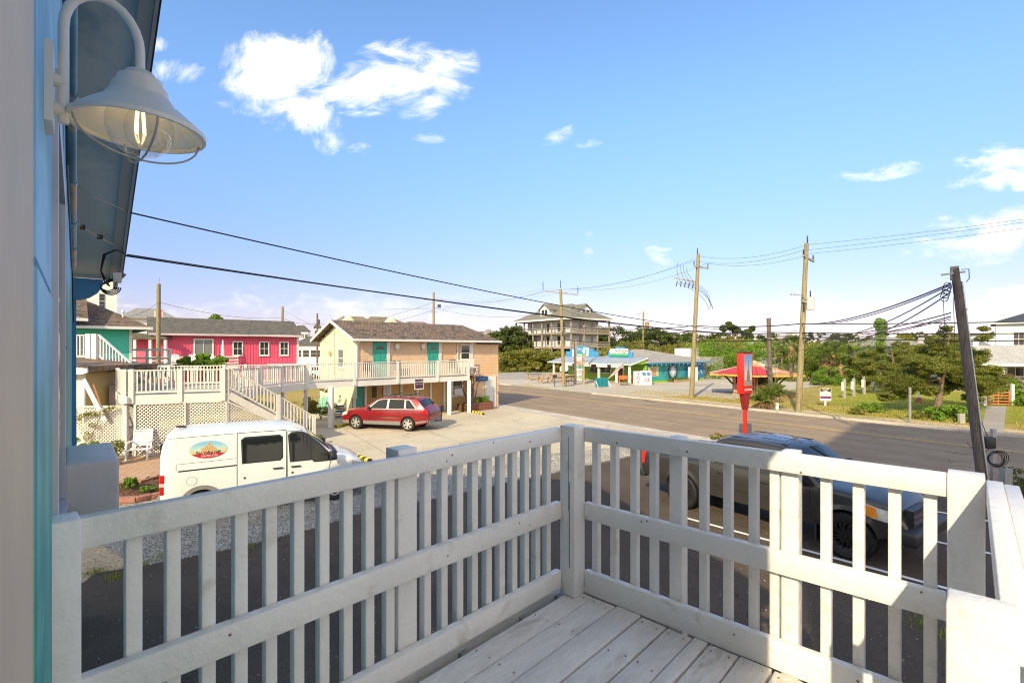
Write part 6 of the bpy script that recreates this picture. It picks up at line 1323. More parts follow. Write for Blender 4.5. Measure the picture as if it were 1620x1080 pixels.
# flag
fg = E('flag', D(984, 600, 54.0), R(-20), 'American flag hanging from the right end of the shop porch', 'flag'); fg.location.z = -.35; fg.scale = (1.35, 1.35, 1.25)
MB().tube([(.1, 0.5, 1.6), (.0, -.0, 2.3)], .02, 6).build('flagpole', GUTTER, fg)
FR, FWh, FB = MAT('flag_red', (.5, .02, .04), .7), MAT('flag_white', (.75, .73, .7), .7), MAT('flag_blue', (.02, .03, .15), .7)
def fp(s, t): return Vector((.0-.62*s-.28*t+.05*math.sin(6*s), .08*math.sin(7*s+2*t), 2.28-.12*t*0-.72*s-.05*s+.30*t-.15))  # s along fly (down), t across
for k in range(13):
    m = MB(); t0_, t1_ = -k/13*1.0, -(k+1)/13*1.0
    for q in range(6): s0_, s1_ = q/6*1.35, (q+1)/6*1.35; f = lambda s, t: Vector((-.55*s+.75*(t+1)-.45, .05*math.sin(5*s+3*t), 2.28-.75*s-.20*(-t)+.35*(t+1)-.35)); m.poly([f(s0_, t0_), f(s1_, t0_), f(s1_, t1_), f(s0_, t1_)])
    m.build('stripe', FR if k % 2 == 0 else FWh, fg, fix=False)
m = MB(); f = lambda s, t: Vector((-.55*s+.75*(t+1)-.45, .05*math.sin(5*s+3*t)-.015, 2.28-.75*s-.20*(-t)+.35*(t+1)-.35))
for q in range(3): s0_, s1_ = q/3*.55, (q+1)/3*.55; m.poly([f(s0_, 0), f(s1_, 0), f(s1_, -.54), f(s0_, -.54)])
m.build('canton', FB, fg, fix=False)
sm_ = MB()
for i in range(5):
    for j in range(4): c = f(.06+.11*i, -.06-.13*j); sm_.box(c.x-.02, c.x+.02, c.y-.012, c.y-.006, c.z-.02, c.z+.02)
sm_.build('stars', FWh, fg, kind='stuff')
ORG = MAT('orange_paint', (.62, .12, .02), .5, .08)
for i, px in enumerate((987.5, 1000)):
    b = E('bench', G(px, 606), R(-15), ('orange bench left of the white porch post', 'orange bench between the porch post and the ice box')[i], 'bench', 'orange benches at the shop')
    MB().box(-.62, .62, 0, .45, .40, .46).build('seat', ORG, b); MB().box(-.62, .62, .45, .50, .48, .86).build('backrest', ORG, b)
    for x in (-.55, .5): MB().box(x, x+.08, .02, .44, 0, .40).build('leg', ORG, b)
bw = E('planter_bowl', G(988, 609), 0, 'shallow concrete planter bowl in front of the orange benches', 'planter'); MB().lathe([(.25, 0), (.35, .05), (.62, .28), (.56, .30), (.0, .24)], 20).build('bowl', CONC2, bw); foliage('plants', [(0, 0, .35, .3, .3, .15)], 150, .12, LEAF('bowl_leaf', (.06, .12, .02), (.2, .25, .05)), bw, 2)
# teal corrugated screen on braces
tsn = E('teal_screen', G(942.5, 612.5), R(20), 'teal corrugated screen panel propped on white braces by the road', 'panel')
TLP = MAT('teal_metal', (.01, .20, .27), .4, .08)
for k in range(9): MB().box(.16*k, .16*k+.12, -.03, .02, .05, .92).build('corrugation', TLP, tsn)
MB().box(-.02, 1.47, .021, .06, .03, .95).build('backing', TLP, tsn)
for x in (0, 1.45): MB().bar((x, -.5, .02), (x, 0, .65), .05, .05).build('brace', TRIM, tsn); MB().bar((x, .55, .02), (x, .07, .65), .05, .05).build('brace', TRIM, tsn)
# sign ladder
sp_ = E('sign_ladder', G(910, 608), R(8), 'tall twin-post sign stack with many small boards beside the pole', 'sign')
PW2 = MAT('pinkish_post', (.36, .24, .17), .8, .15); zt1, zt2 = D(910, 538, 54.3).z, D(922, 559, 54.3).z
MB().box(-.13, .13, -.1, .1, 0, zt1).build('post', PW2, sp_); MB().box(.80, 1.04, -.1, .1, 0, zt2).build('post', PW2, sp_)
cols = [(.25, .5, .38), (.6, .6, .58), (.62, .6, .5), (.6, .22, .2), (.3, .3, .28), (.05, .35, .2), (.6, .6, .6), (.65, .4, .38), (.7, .7, .68), (.3, .35, .3), (.6, .58, .5)]
for k, c in enumerate(cols):
    z = 3.25-.27*k; MB().box(.14+.03*(k % 2), .79-.03*(k % 3), -.06, -.02, z-.11, z+.11).build('small_board', MAT('board_paint_%d' % k, c, .6, .15, 6), sp_)
MB().tube([Vector((.46+.42*math.cos(R(a)), 0, 3.5+.42*math.sin(R(a)))) for a in range(0, 181, 18)], .035, 6).build('arch', TRIM, sp_); MB().box(.1, .84, -.02, .03, 3.42, 3.5).build('arch_base', MAT('arch_green', (.05, .22, .06), .5), sp_)
# picnic tables
PT = MAT('picnic_wood', (.50, .30, .14), .75, .15); PTD = MAT('dark_table_top', (.10, .06, .04), .6)
def picnic(px, py, rot, label, top=PT):
    e = E('picnic_table', G(px, py), R(rot), label, 'picnic table', 'picnic tables by the shop')
    for y in (-.3, -.1, .1, .3): MB().box(-.9, .9, y-.09, y+.09, .72, .76).build('table_plank', top, e)
    for y in (-.72, .72): MB().box(-.9, .9, y-.13, y+.13, .42, .46).build('bench_seat', PT, e)
    for x in (-.62, .62):
        MB().bar((x, -.65, 0), (x, -.25, .71), .04, .10, (1, 0, 0)).build('leg', PT, e); MB().bar((x, .65, 0), (x, .25, .71), .04, .10, (1, 0, 0)).build('leg', PT, e); MB().box(x-.02, x+.02, -.75, .75, .36, .42).build('cross_brace', PT, e)
picnic(845, 601, 5, 'picnic table with dark top, leftmost of the row by the side street', PTD); picnic(862, 605.5, 20, 'picnic table in front, right of the dark-topped one'); picnic(875, 599, -5, 'picnic table second row, left of the black mailbox post'); picnic(884, 604, 10, 'picnic table just left of the crossarm pole'); picnic(899, 603, 15, 'picnic table half hidden behind the crossarm pole')
mb_ = E('mailbox', G(877.5, 612), R(20), 'black mailbox on a blue-grey post by the picnic tables', 'mailbox'); MB().box(-.05, .05, -.05, .05, 0, 1.0).build('post', MAT('post_blue', (.08, .14, .22), .6), mb_); m = MB(); m.box(-.2, .22, -.12, .12, 1.0, 1.26); bevel(m.build('box', PLAST, mb_), .05, 3)
rk_ = E('chair_stack', G(902, 611), R(10), 'dark stack of chairs and rack between the pole and the sign ladder', 'rack')
for k in range(5): MB().bar((-.42+.2*k, 0, 0), (-.38+.2*k, .1, 1.1), .05, .05).build('upright', PLAST, rk_)
MB().box(-.45, .45, 0, .05, .55, .62).box(-.45, .45, .05, .1, 1.02, 1.1).build('rail', PLAST, rk_)
sw_ = E('street_sign', G(847, 586), 0, 'small white street sign on a thin post by the hedge', 'sign'); MB().cyl((0, 0, 0), (0, 0, 3.1), .05, n=6).build('post', GALV, sw_); MB().box(-.3, .3, -.05, .0, 2.5, 3.2).build('plate', GUTTER, sw_)
# ================================================================ KIOSK
kc = Vector((20.8, 42.4, 0)); kk = E('kiosk', kc, R(8), 'derelict hexagonal kiosk with peeling red and rusty panelled roof', 'kiosk')
KB_ = MAT('kiosk_boards', (.36, .24, .16), .8, .25, 3, c2=(.48, .34, .24), c2s=2); KR = MAT('faded_red_roof', (.50, .035, .03), .55, .1, 2, c2=(.35, .05, .03), c2s=1); KRU = MAT('rusty_roof', (.42, .20, .09), .7, .25, 2.5, c2=(.60, .45, .33), c2s=1.3, c2t=(.45, .6)); KY = MAT('yellow_rim', (.70, .38, .05), .6, .1)
def hexp(r, k, z, o=0): a = R(60*k+o); return Vector((r*math.cos(a), r*math.sin(a), z))
for k in range(6):
    a, b = hexp(1.9, k, 0), hexp(1.9, k+1, 0); open_ = k in (4,)
    n = 9
    for i in range(n):
        p, q = a.lerp(b, i/n+.008), a.lerp(b, (i+1)/n-.008); zt_ = .95 if k in (3, 4) and 0 < i < n-1 else 1.85
        m = MB(); m.slab([p[:2], q[:2], (q*.97)[:2], (p*.97)[:2]], .1, zt_); m.build('wall_board', KB_, kk)
MB().slab([hexp(1.55, k, 0)[:2] for k in range(6)], .05, 1.8).build('inner_wall', MAT('kiosk_inside', (.05, .035, .03), .9), kk)
MB().slab([hexp(2.0, k, 0)[:2] for k in range(6)], 0, .1).build('base', GREYW, kk)
pm = [KR, KR, KRU, KR, KRU, KR]
for k in range(6):
    a, b, c, d = hexp(4.05, k, 1.80), hexp(4.05, k+1, 1.80), hexp(1.35, k+1, 2.42), hexp(1.35, k, 2.42)
    for i in range(3):
        p, q, r_, s_ = a.lerp(b, i/3+.006), a.lerp(b, (i+1)/3-.006), d.lerp(c, (i+1)/3-.006), d.lerp(c, i/3+.006)
        m = MB(); u_ = Vector((0, 0, -.05)); m.poly([p, q, r_, s_]); m.poly([s_+u_, r_+u_, q+u_, p+u_]); 
        for e0, e1 in ((p, q), (q, r_), (r_, s_), (s_, p)): m.poly([e0, e1, e1+u_, e0+u_])
        m.build('roof_panel', pm[k] if not (k == 4 and i == 0) else KR, kk)
    MB().bar(a-Vector((0, 0, .04)), b-Vector((0, 0, .04)), .04, .13).build('roof_rim', KY, kk)
    MB().bar(hexp(3.0, k, 1.93), hexp(1.95, k, .9), .07, .10).build('strut', MAT('strut_dark', (.07, .05, .05), .7) if k == 0 else bpy.data.materials['strut_dark'], kk)
for k in range(6):
    a, b, c = hexp(1.4, k, 2.42), hexp(1.4, k+1, 2.42), Vector((0, 0, 2.95)); m = MB(); m.poly([a, b, c]); m.build('cap_panel', KRU if k in (0, 1) else SH_LG if False else MAT('cap_grey', (.42, .38, .35), .7, .15, 3) if k == 2 else KRU, kk, fix=False)
MB().bar((-1.6, -.4, 2.55), (-.55, -.5, 3.35), .5, .05).build('raised_hatch', GALV, kk)
# ================================================================ SIGNS, POSTS
rs = E('red_pole_sign', (9.45, 20.0, 0), R(36), 'red pole sign with a sandcastle picture behind the pickup truck', 'sign')
REDS = MAT('sign_red', (.62, .015, .012), .35, .05, coat=.3)
MB().box(-.055, .055, -.055, .055, 0, 1.75).build('post', REDS, rs); MB().prism([(-.26, 2.1), (.26, 2.1), (.06, 1.45), (-.06, 1.45)], -.10, .10).build('flared_bracket', MAT('sign_dark_red', (.22, .012, .01), .5), rs)
bd = MB(); bd.box(-.36, .36, -.13, .13, 2.1, 3.74); bo_ = bd.build('board', REDS, rs); bevel(bo_, .012, 2); MB().box(-.38, .38, -.15, .15, 3.741, 3.78).build('top_cap', MAT('cap_brown', (.05, .03, .02), .7), rs)
PIC, tp_, bp_, op_ = _base('picture_print'); sp2 = tp_.add('ShaderNodeSeparateXYZ', i_0=op_); cc = tp_.mix(tp_.ramp(sp2.outputs[2], 2.75, 3.6), (.50, .50, .52, 1), (.10, .28, .58, 1)); cc = tp_.mix(tp_.ramp(sp2.outputs[2], 2.70, 2.60), cc, (.30, .24, .16, 1)); tp_.l.new(cc, bp_.inputs['Base Color']); bp_.inputs['Roughness'].default_value = .4
MB().box(-.27, .27, -.140, -.131, 2.42, 3.66).build('picture', PIC, rs)
CAS = MAT('castle_brown_print', (.22, .15, .11), .6, .2, 12)
MB().prism([(-.13, 2.6), (.13, 2.6), (.12, 2.85), (.09, 2.86), (.08, 3.02), (.045, 3.04), (.03, 3.22), (.008, 3.46), (-.008, 3.46), (-.03, 3.22), (-.045, 3.04), (-.08, 3.02), (-.09, 2.86), (-.12, 2.85)], -.1435, -.1405).build('castle_print', CAS, rs); MB().prism([(-.25, 2.5), (.25, 2.5), (.24, 2.64), (-.24, 2.66)], -.1425, -.1405).build('castle_base_print', MAT('castle_grey_print', (.25, .23, .24), .6, .2, 20), rs)
textmesh('lettering', 'Sales & Rentals', .115, TRIM, Matrix.Translation((0, -.138, 2.27)), rs, bold=.004, sx=.80)
ls = E('land_sign', G(1306, 642), R(-8), 'white real-estate sign with dark header and purple band on the grass', 'sign')
MB().box(-.06, .06, .011, .05, 0, .45).build('post', TRIM, ls); MB().box(-.36, .36, -.01, .01, .36, 1.22).build('board', TRIM, ls); MB().box(-.34, .34, -.015, -.011, 1.0, 1.20).build('header', MAT('sign_brown', (.06, .03, .03), .5), ls); MB().box(-.34, .34, -.015, -.011, .52, .68).build('band', MAT('sign_purple', (.14, .02, .12), .5), ls)
textmesh('lettering', 'VACANT', .11, TRIM, Matrix.Translation((0, -.018, 1.145)), ls, bold=.004); textmesh('lettering', 'LAND', .10, TRIM, Matrix.Translation((0, -.018, 1.045)), ls, bold=.004); textmesh('lettering', 'FOR SALE', .12, MAT('sign_grey_text', (.3, .3, .3), .5), Matrix.Translation((0, -.013, .84)), ls)
for i, (px, yb, yt) in enumerate(((1335.5, 629.6, 599), (1350.5, 627, 598), (1367, 623.5, 595.5), (1382.5, 620.5, 595))):
    b = G(px, yb); e = E('meter_post', b, R(10), ('leftmost of four wooden posts with white boxes on the lawn', 'second from the left of four wooden posts on the lawn', 'third from the left of four wooden posts on the lawn', 'rightmost of four wooden posts beside the juniper')[i], 'post', 'wooden posts on the lawn'); h = D(px, yt, b.y).z
    MB().box(-.09, .09, -.07, .07, 0, h).build('post', GREYW, e); MB().box(-.22, -.091, -.08, .06, h-.95, h-.25).build('white_box', TRIM, e)
e = E('metal_post', G(1439.5, 668.5), 0, 'thin galvanised post at the verge in front of the juniper', 'post'); MB().box(-.05, .05, -.03, .03, 0, 1.88).build('post', GALV, e)
e = E('white_bollard', G(1229.6, 648), R(-30), 'short square white bollard right of the yucca', 'bollard'); MB().box(-.09, .09, -.09, .09, 0, .88).build('post', TRIM, e); MB().box(-.1, .1, -.1, .1, .881, .91).build('cap', TRIM, e)
e = E('garden_lighthouse', G(1454, 636.5), 0, 'small garden lighthouse ornament beneath the juniper', 'ornament'); MB().lathe([(.26, 0), (.14, .38)], 8).build('base', MAT('brick_red', (.30, .10, .06), .7), e); MB().lathe([(.13, .381), (.09, .6), (0, .72)], 8).build('top', TRIM, e)
e = E('stump_post', G(1521, 669), 0, 'grey broken post among the bushes at the verge', 'post'); MB().box(-.13, .13, -.08, .08, 0, .5).build('post', GREYW, e)
# fence behind kiosk
fe_ = E('plank_fence', D(1218, 600, 62), R(3), 'grey weathered plank fence behind the kiosk', 'fence'); fe_.location.z = 0
for k in range(20): MB().box(.22*k, .22*k+.205, 0, .03, .05, 1.95+.03*math.sin(k*2.3)).build('fence_plank', FENCEW, fe_)
MB().box(0, 4.4, .031, .08, .5, .6).box(0, 4.4, .031, .08, 1.5, 1.6).build('rail', FENCEW, fe_); MB().box(4.41, 4.55, -.05, .1, 0, 2.9).build('post', GREYW, fe_); MB().box(2.3, 2.85, -.03, -.001, 1.35, 1.7).build('notice', TRIM, fe_)
e = E('white_shed', D(1221, 600, 64), R(3), 'white shed roof showing above the plank fence', 'shed'); e.location.z = 0; MB().box(0, 1.4, 0, 3, 0, 2.55).build('wall', HWHITE, e); MB().box(-.1, 1.5, -.1, 3.1, 2.55, 2.7).build('roof', HWHITE, e)
# ================================================================ THREE-STOREY HOUSE
O4 = Vector((11.9, 100, 0))-RD3*19; bhs = E('porch_house', O4, R(-54), 'large three-storey house with wraparound porches and olive hipped roof', 'house')
PW3 = MAT('porch_wood', (.28, .235, .19), .8, .15); BW = MAT('house_pale_wall', (.62, .65, .68), .65, .04)
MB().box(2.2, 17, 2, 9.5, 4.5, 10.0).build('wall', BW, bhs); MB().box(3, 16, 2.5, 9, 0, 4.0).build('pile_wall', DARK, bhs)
gableroof(bhs, -.6, 19.7, -.6, 12.2, 10.0, 13.6, SH_OL, r0=6.5, r1=13.2, yr=5.8, th=.25)
MB().box(-.6, 19.7, -.66, -.601, 9.95, 10.3).build('fascia', TRIM, bhs); MB().box(19.701, 19.76, -.6, 12.2, 9.95, 10.3).build('fascia', TRIM, bhs)
for z in (4.15, 7.0):
    MB().box(0, 19, 0, 11.6, z, z+.35).build('porch_floor', PW3, bhs)
    for zz_ in (z+.85, z+1.35): MB().box(0, 19, .0, .08, zz_-.06, zz_+.04).build('porch_rail', PW3, bhs); MB().box(18.9, 18.98, .1, 11.5, zz_-.06, zz_+.04).build('porch_rail', PW3, bhs); MB().box(0, .08, .1, 11.5, zz_-.06, zz_+.04).build('porch_rail', PW3, bhs)
    bl__ = MB()
    for k in range(60): bl__.box(18.9, 18.96, .1+.19*k, .14+.19*k, z+.4, z+1.3)
    bl__.build('balusters', PW3, bhs, fix=False, kind='stuff')
for x in (.1, 3.2, 6.4, 9.6, 12.8, 16, 18.9): MB().box(x-.14, x+.14, .1, .38, 0, 10.0).build('porch_post', PW3, bhs)
for y in (3.9, 7.8, 11.4): MB().box(18.76, 19.04, y-.14, y+.14, 0, 10.0).build('porch_post', PW3, bhs); MB().box(0, .28, y-.14, y+.14, 0, 10.0).build('porch_post', PW3, bhs)
for z in (4.6, 7.45):
    for x in (4.0, 7.6, 9.6, 13.2, 14.6): window(bhs, x-.45, x+.45, z+.15, z+2.05, 2, .1, TRIM, PANE, (0, 0), .08, sill=False)
TSd = Matrix(((0, -1, 0, 17), (1, 0, 0, 0), (0, 0, 1, 0), (0, 0, 0, 1)))
for z in (4.6, 7.45):
    for y in (4.5, 8.0): window(bhs, y-.4, y+.4, z+.3, z+2.0, 0, .1, TRIM, PANE, (0, 0), .08, T=TSd, sill=False)
def dormer(px_x, yb, M, mat_w):
    d = MB(); d.prism([(-1.5, 0), (1.5, 0), (1.5, 1.7), (0, 2.7), (-1.5, 1.7)], 0, 3.5, M); o = d.build('dormer', mat_w, bhs); r = MB(); r.prism([(-1.9, 1.5), (0, 2.75), (1.9, 1.5), (1.9, 1.7), (0, 3.0), (-1.9, 1.7)], -.3, 3.8, M); r.build('dormer_roof', SH_OL, o)
    for x in (-.55, .55): p = MB(); p.box(x-.4, x+.4, -.06, -.001, .5, 1.6, M); p.build('pane', PANE, o)
dormer(0, 0, Matrix.Translation((9.3, 1.2, 10.9)), BW); dormer(0, 0, Matrix.Translation((17.0, 6.2, 10.6)) @ Matrix.Rotation(R(90), 4, 'Z'), BW)
# ================================================================ HOUSES AT RIGHT
O5 = Vector((D(1555, 600, 44).x-2.0, 46, 0)); gh5 = E('porch_cottage', O5, R(-25), 'white cottage with pale grey shingle roof and columned porch at right', 'house')
MB().box(0, 14, 1.8, 8, .0, 2.5).build('wall', HWHITE, gh5); MB().box(.05, 13.95, .05, 1.79, 0, .6).build('foundation', GREYW, gh5); MB().box(0, 14, 0, 1.8, .6, 1.05).build('porch_floor', GREYW, gh5)
gableroof(gh5, -.4, 14.5, -.4, 9.0, 2.45, 4.15, SHINGLE('silver_shingles', [(.36, .35, .33), (.44, .43, .41)]), yr=4.2); MB().box(-.4, 14.5, -.46, -.401, 2.38, 2.6).build('fascia', TRIM, gh5)
for x in (.3, 2.3, 4.4, 6.6, 9): MB().box(x-.12, x+.12, .05, .29, 1.05, 2.45).build('column', TRIM, gh5)
for x0 in (2.5, 5.3, 8): window(gh5, x0, x0+1.1, 1.45, 2.2, 1.8, .1, TRIM, PANE, (0, 1), .06)
railrun(gh5, (2.42, .17), (4.28, .17), 1.05, 1.05, .7, TRIM, .16, .04, [], single=False)
MB().box(3.6, 4.0, 4.0, 4.4, 4.0, 4.9).build('vent_pipe', GUTTER, gh5)
O6 = D(1576, 600, 64); O6.z = 0; wh = E('white_two_storey_house', O6, R(-44), 'tall white house with dark roof at the right edge', 'house')
MB().box(0, 12, 0, 10, 0, 7.2).build('wall', HWHITE, wh); gableroof(wh, -.5, 12.5, -.5, 10.5, 7.2, 8.9, MAT('dark_slate_roof', (.045, .05, .06), .7, .15, 3), r0=3.6, r1=9, yr=5); MB().box(-.5, 12.5, -.56, -.501, 7.12, 7.36).build('fascia', TRIM, wh)
window(wh, 1.6, 2.5, 4.4, 6.0, 0, .12, TRIM, PANE, (1, 1), .07)
e = simple_house('low_white_house', 1538, 1578, 600, 531, 75, 'low white building left of the tall white house', HWHITE, SH_GR, .3, 10, 0, flat=True, wins=0)
e2 = simple_house('pale_blue_house', 1418, 1470, 600, 548, 62, 'pale house glimpsed through the juniper branches', MAT('pale_blue_wall2', (.55, .62, .70), .7), SH_LG, 1.2, 9, 0, wins=2)
gt = E('wooden_gate', G(1562, 641.5), R(-10), 'reddish brown wooden slatted gate at the head of the path', 'gate')
RW = MAT('redwood', (.42, .15, .06), .6, .15)
for z in (.12, .32, .52, .72, .92): MB().box(0, 1.35, 0, .03, z-.04, z+.05).build('slat', RW, gt)
for x in (.0, .65, 1.3): MB().box(x, x+.07, .031, .08, .03, 1.02).build('stile', RW, gt)
for x in (-.2, 1.42): MB().box(x, x+.16, -.05, .11, 0, 1.5 if x > 0 else .62).build('gate_post', TRIM, gt)
sheet('front_path', PX([(1560, 643), (1592, 643), (1588, 684), (1552, 682)]), .018, paving_mat('path_concrete', (.30, .27, .24), (.37, .33, .29), (.22, .2, .18), .5, 25, .15, .15), kind='structure')
# ================================================================ TREES AND PLANTS
LF_J = LEAF('juniper_leaf', (.07, .11, .022), (.25, .25, .05)); LF_G = LEAF('bright_leaf', (.07, .17, .018), (.24, .38, .045)); LF_M = LEAF('mixed_leaf', (.055, .12, .018), (.22, .30, .045), (.33, .24, .08), 1.0); LF_D = LEAF('dark_leaf', (.035, .065, .018), (.12, .15, .035)); LF_O = LEAF('olive_leaf', (.11, .14, .025), (.30, .28, .06), (.36, .22, .08)); LF_P = LEAF('palm_leaf', (.08, .13, .025), (.24, .28, .06)); LF_B = LEAF('dead_frond', (.22, .13, .06), (.42, .28, .15))
BARK = MAT('bark', (.17, .12, .09), .9, .3, 6, bump=.6)
def plump(lst, Y, dY, seed, ky=1.0, flat=.75):
    r = random.Random(seed); out = []
    for (px, py, rp_) in lst: y = Y+r.uniform(-dY, dY); p = D(px, py, y); rr = rp_*y/FP; out.append((p.x, p.y, p.z, rr*1.1, rr*ky, rr*flat))
    return out
def sublump(lst, n, f, seed):
    r = random.Random(seed); out = []
    for (x, y, z, a, b, c) in lst:
        for _ in range(n):
            while True:
                q = [r.uniform(-1, 1) for _ in range(3)]
                if .4 < sum(k*k for k in q) < 1: break
            s = f*r.uniform(.6, 1.3); out.append((x+q[0]*a*.85, y+q[1]*b*.85, z+q[2]*c*.85, a*s, b*s, c*s*.8))
    return out
def world_tree(name, base, lumps, nleaf, size, mat, label, cat='tree', trunk_r=.25, seed=1, branches=True, group=None, trunkh=None, aspect=.55, **kw):
    base = Vector(base); e = E(name, base, 0, label, cat, group); L2 = [(a-base.x, b-base.y, c-base.z, d, f, g) for a, b, c, d, f, g in lumps]
    foliage('crown', L2, nleaf, size, mat, e, seed, aspect=aspect, **kw)
    if trunk_r:
        m = MB(); top = Vector((sum(l[0] for l in L2)/len(L2), sum(l[1] for l in L2)/len(L2), max(l[2] for l in L2)*.8)); fork = top*.35; fork.z = max(.5, top.z*.35)
        m.tube([Vector((0, 0, 0)), fork*.5+Vector((.05, 0, 0)), fork, fork.lerp(top, .5), top], trunk_r, 8, True, trunk_r*.25); m.build('trunk', BARK, e, smooth=True)
        if branches:
            r = random.Random(seed)
            for l in r.sample(L2, min(9, len(L2))): p = Vector(l[:3]); s = fork.lerp(top, r.uniform(0, .5)); MB().tube([s, s.lerp(p, .5)+Vector((0, 0, .1)), p], trunk_r*.35, 6, True, trunk_r*.1).build('branch', BARK, e, smooth=True)
    return e
JL = [(1402, 627, 12), (1420, 618, 20), (1432, 604, 22), (1415, 600, 14), (1445, 590, 20), (1440, 572, 16), (1468, 580, 24), (1460, 558, 20), (1485, 560, 22), (1478, 538, 13), (1500, 536, 15), (1498, 520, 8), (1510, 556, 20), (1505, 582, 24), (1530, 572, 22), (1535, 596, 22), (1510, 604, 20), (1492, 610, 18), (1550, 612, 20), (1562, 588, 16), (1548, 560, 14), (1556, 535, 10), (1556, 520, 7), (1568, 606, 16), (1575, 585, 10), (1470, 618, 12), (1465, 604, 14), (1540, 628, 12), (1590, 600, 9)]
jl = plump(JL, 31, 1.4, 3, 1.2, .7)
world_tree('juniper_tree', G(1481, 650), sublump(jl, 16, .40, 5)+sublump(jl, 20, .27, 6), 160000, .085, LF_J, 'wind-shaped spreading juniper on the lawn with a thick short trunk', trunk_r=.23, seed=4)
world_tree('juniper_tree', (D(1420, 600, 44).x, 44, 0), sublump(plump([(1395, 585, 26), (1420, 575, 28), (1440, 560, 24), (1400, 560, 22), (1450, 580, 22), (1380, 600, 20), (1425, 545, 14), (1370, 575, 20)], 44, 2, 8), 20, .27, 6), 50000, .11, LF_J, 'broad olive juniper behind the main one, left of it', trunk_r=.25, seed=5)
# palms
def palm(px, ytop, Y, h_off, label, seed, r=1.9, dead=True):
    p = D(px, ytop, Y); base = (p.x, p.y, 0); e = E('cabbage_palm', base, 0, label, 'palm', 'cabbage palms in the thicket'); rr = random.Random(seed); hz = p.z
    MB().tube([Vector((0, 0, 0)), Vector((.1, 0, hz*.5)), Vector((0, 0, hz))], .22, 8).build('trunk', BARK, e, smooth=True)
    m = MB()
    for k in range(34):
        a, el = rr.uniform(0, 6.28), rr.uniform(-.5, 1.3); L = r*rr.uniform(.75, 1.1); d = Vector((math.cos(a)*math.cos(el), math.sin(a)*math.cos(el), math.sin(el))); c = Vector((0, 0, hz))+d*L*.45; sd = d.cross(Vector((0, 0, 1))).normalized(); up = sd.cross(d)
        for j in range(11):
            f = (j-5)/5; tip = c+d*L*.55*(1-.25*abs(f))+sd*f*L*.48-Vector((0, 0, .12*L*abs(f)+.1)); w_ = sd*.035*L; m.poly([c-w_, c+w_, tip])
        m.poly([Vector((0, 0, hz))-sd*.02, Vector((0, 0, hz))+sd*.02, c+sd*.02])
    m.build('fronds', LF_P, e, fix=False)
    if dead:
        m = MB()
        for k in range(26):
            a = rr.uniform(0, 6.28); c = Vector((math.cos(a)*.25, math.sin(a)*.25, hz-.2)); 
            for j in range(5): f = (j-2)/2; tip = c+Vector((math.cos(a+f*.5)*.55, math.sin(a+f*.5)*.55, -rr.uniform(.9, 1.7))); s_ = Vector((-math.sin(a), math.cos(a), 0))*.10; m.poly([c-s_, c+s_, tip])
        m.build('dead_fronds', LF_B, e, fix=False)
for i, (px, yt, Y, lb) in enumerate(((1232, 548, 62, 'cabbage palm left of the transformer pole, just above the plank fence'), (1250, 545, 60, 'cabbage palm immediately left of the transformer pole'), (1262, 548, 63, 'cabbage palm directly behind the transformer pole'), (1315, 556, 58, 'tall cabbage palm with brown skirt in the middle of the thicket'), (1306, 566, 56, 'lower cabbage palm at the front of the thicket'), (1352, 560, 58, 'cabbage palm with brown skirt right of the middle one'), (1330, 575, 55, 'short cabbage palm above the shrubs behind the posts'), (1366, 572, 56, 'rightmost cabbage palm half hidden by the junipers'))): palm(px, yt, Y, 0, lb, 20+i)
# vine covered stump
vb = D(1393, 600, 50); vb.z = 0
world_tree('vine_covered_pole', vb, plump([(1393, 513, 9), (1394, 522, 8), (1393, 533, 7), (1393, 545, 7), (1390, 508, 5)], 50, .2, 2, 1, 1.1), 3500, .13, LF_G, 'vine-wrapped pole top standing out above the thicket', 'pole', .12, 3, False)
# thickets (stuff) -------------------------------------------------
def thicket(name, px0, px1, ytop, ybase, Y0, Y1, n, size, mat, label, seed, jag=6, lumpr=(10, 24), kind='stuff', cat=None):
    r = random.Random(seed); L = []
    for _ in range(n):
        Y = r.uniform(Y0, Y1); f = r.random()**.8; px = r.uniform(px0, px1); tp = ytop(px) if callable(ytop) else ytop; tp += r.uniform(-jag, jag); py = tp+(ybase-tp)*f; rp_ = r.uniform(*lumpr)*(1-.3*(f < .15)); py = max(py, tp+rp_*.7); p = D(px, py, Y); rr = rp_*Y/FP
        if p.z < rr*.3: p.z = rr*.4
        L.append((p.x, p.y, p.z, rr*1.1, rr, rr*.8))
    o = foliage(name, sublump(L, 7, .36, seed), size[1], size[0], mat, None, seed, label=label, kind=kind)
    if cat: o['category'] = cat
    return o
def lin(*pts): return lambda x: lerpf(list(pts), x)
def bushmass(name, px0, px1, ytop, Y, label, mat): pass
tpR = lin((1090, 547), (1130, 540), (1180, 538), (1230, 545), (1290, 543), (1320, 540), (1360, 540), (1400, 545), (1440, 548), (1560, 552), (1640, 560))
thicket('thicket', 1095, 1245, tpR, 596, 64, 72, 120, (.17, 52000), LF_G, 'bright green scrub thicket behind the kiosk', 1)
thicket('thicket', 1235, 1400, tpR, 600, 58, 66, 150, (.16, 60000), LF_M, 'mixed green thicket around the palms', 2)
thicket('thicket', 1290, 1400, lambda x: 578, 612, 52, 56, 50, (.14, 16000), LEAF('vine_leaf', (.07, .15, .015), (.20, .32, .04)), 'low bright vines in front of the thicket', 6, 3, (6, 13))
thicket('thicket', 1395, 1660, tpR, 602, 56, 62, 90, (.18, 24000), LF_D, 'dark thicket behind the junipers', 3)
thicket('thicket', 1100, 1420, lin((1100, 536), (1160, 531), (1250, 535), (1420, 540)), 570, 85, 95, 130, (.28, 26000), LF_O, 'olive scrub further back on the slope', 4)
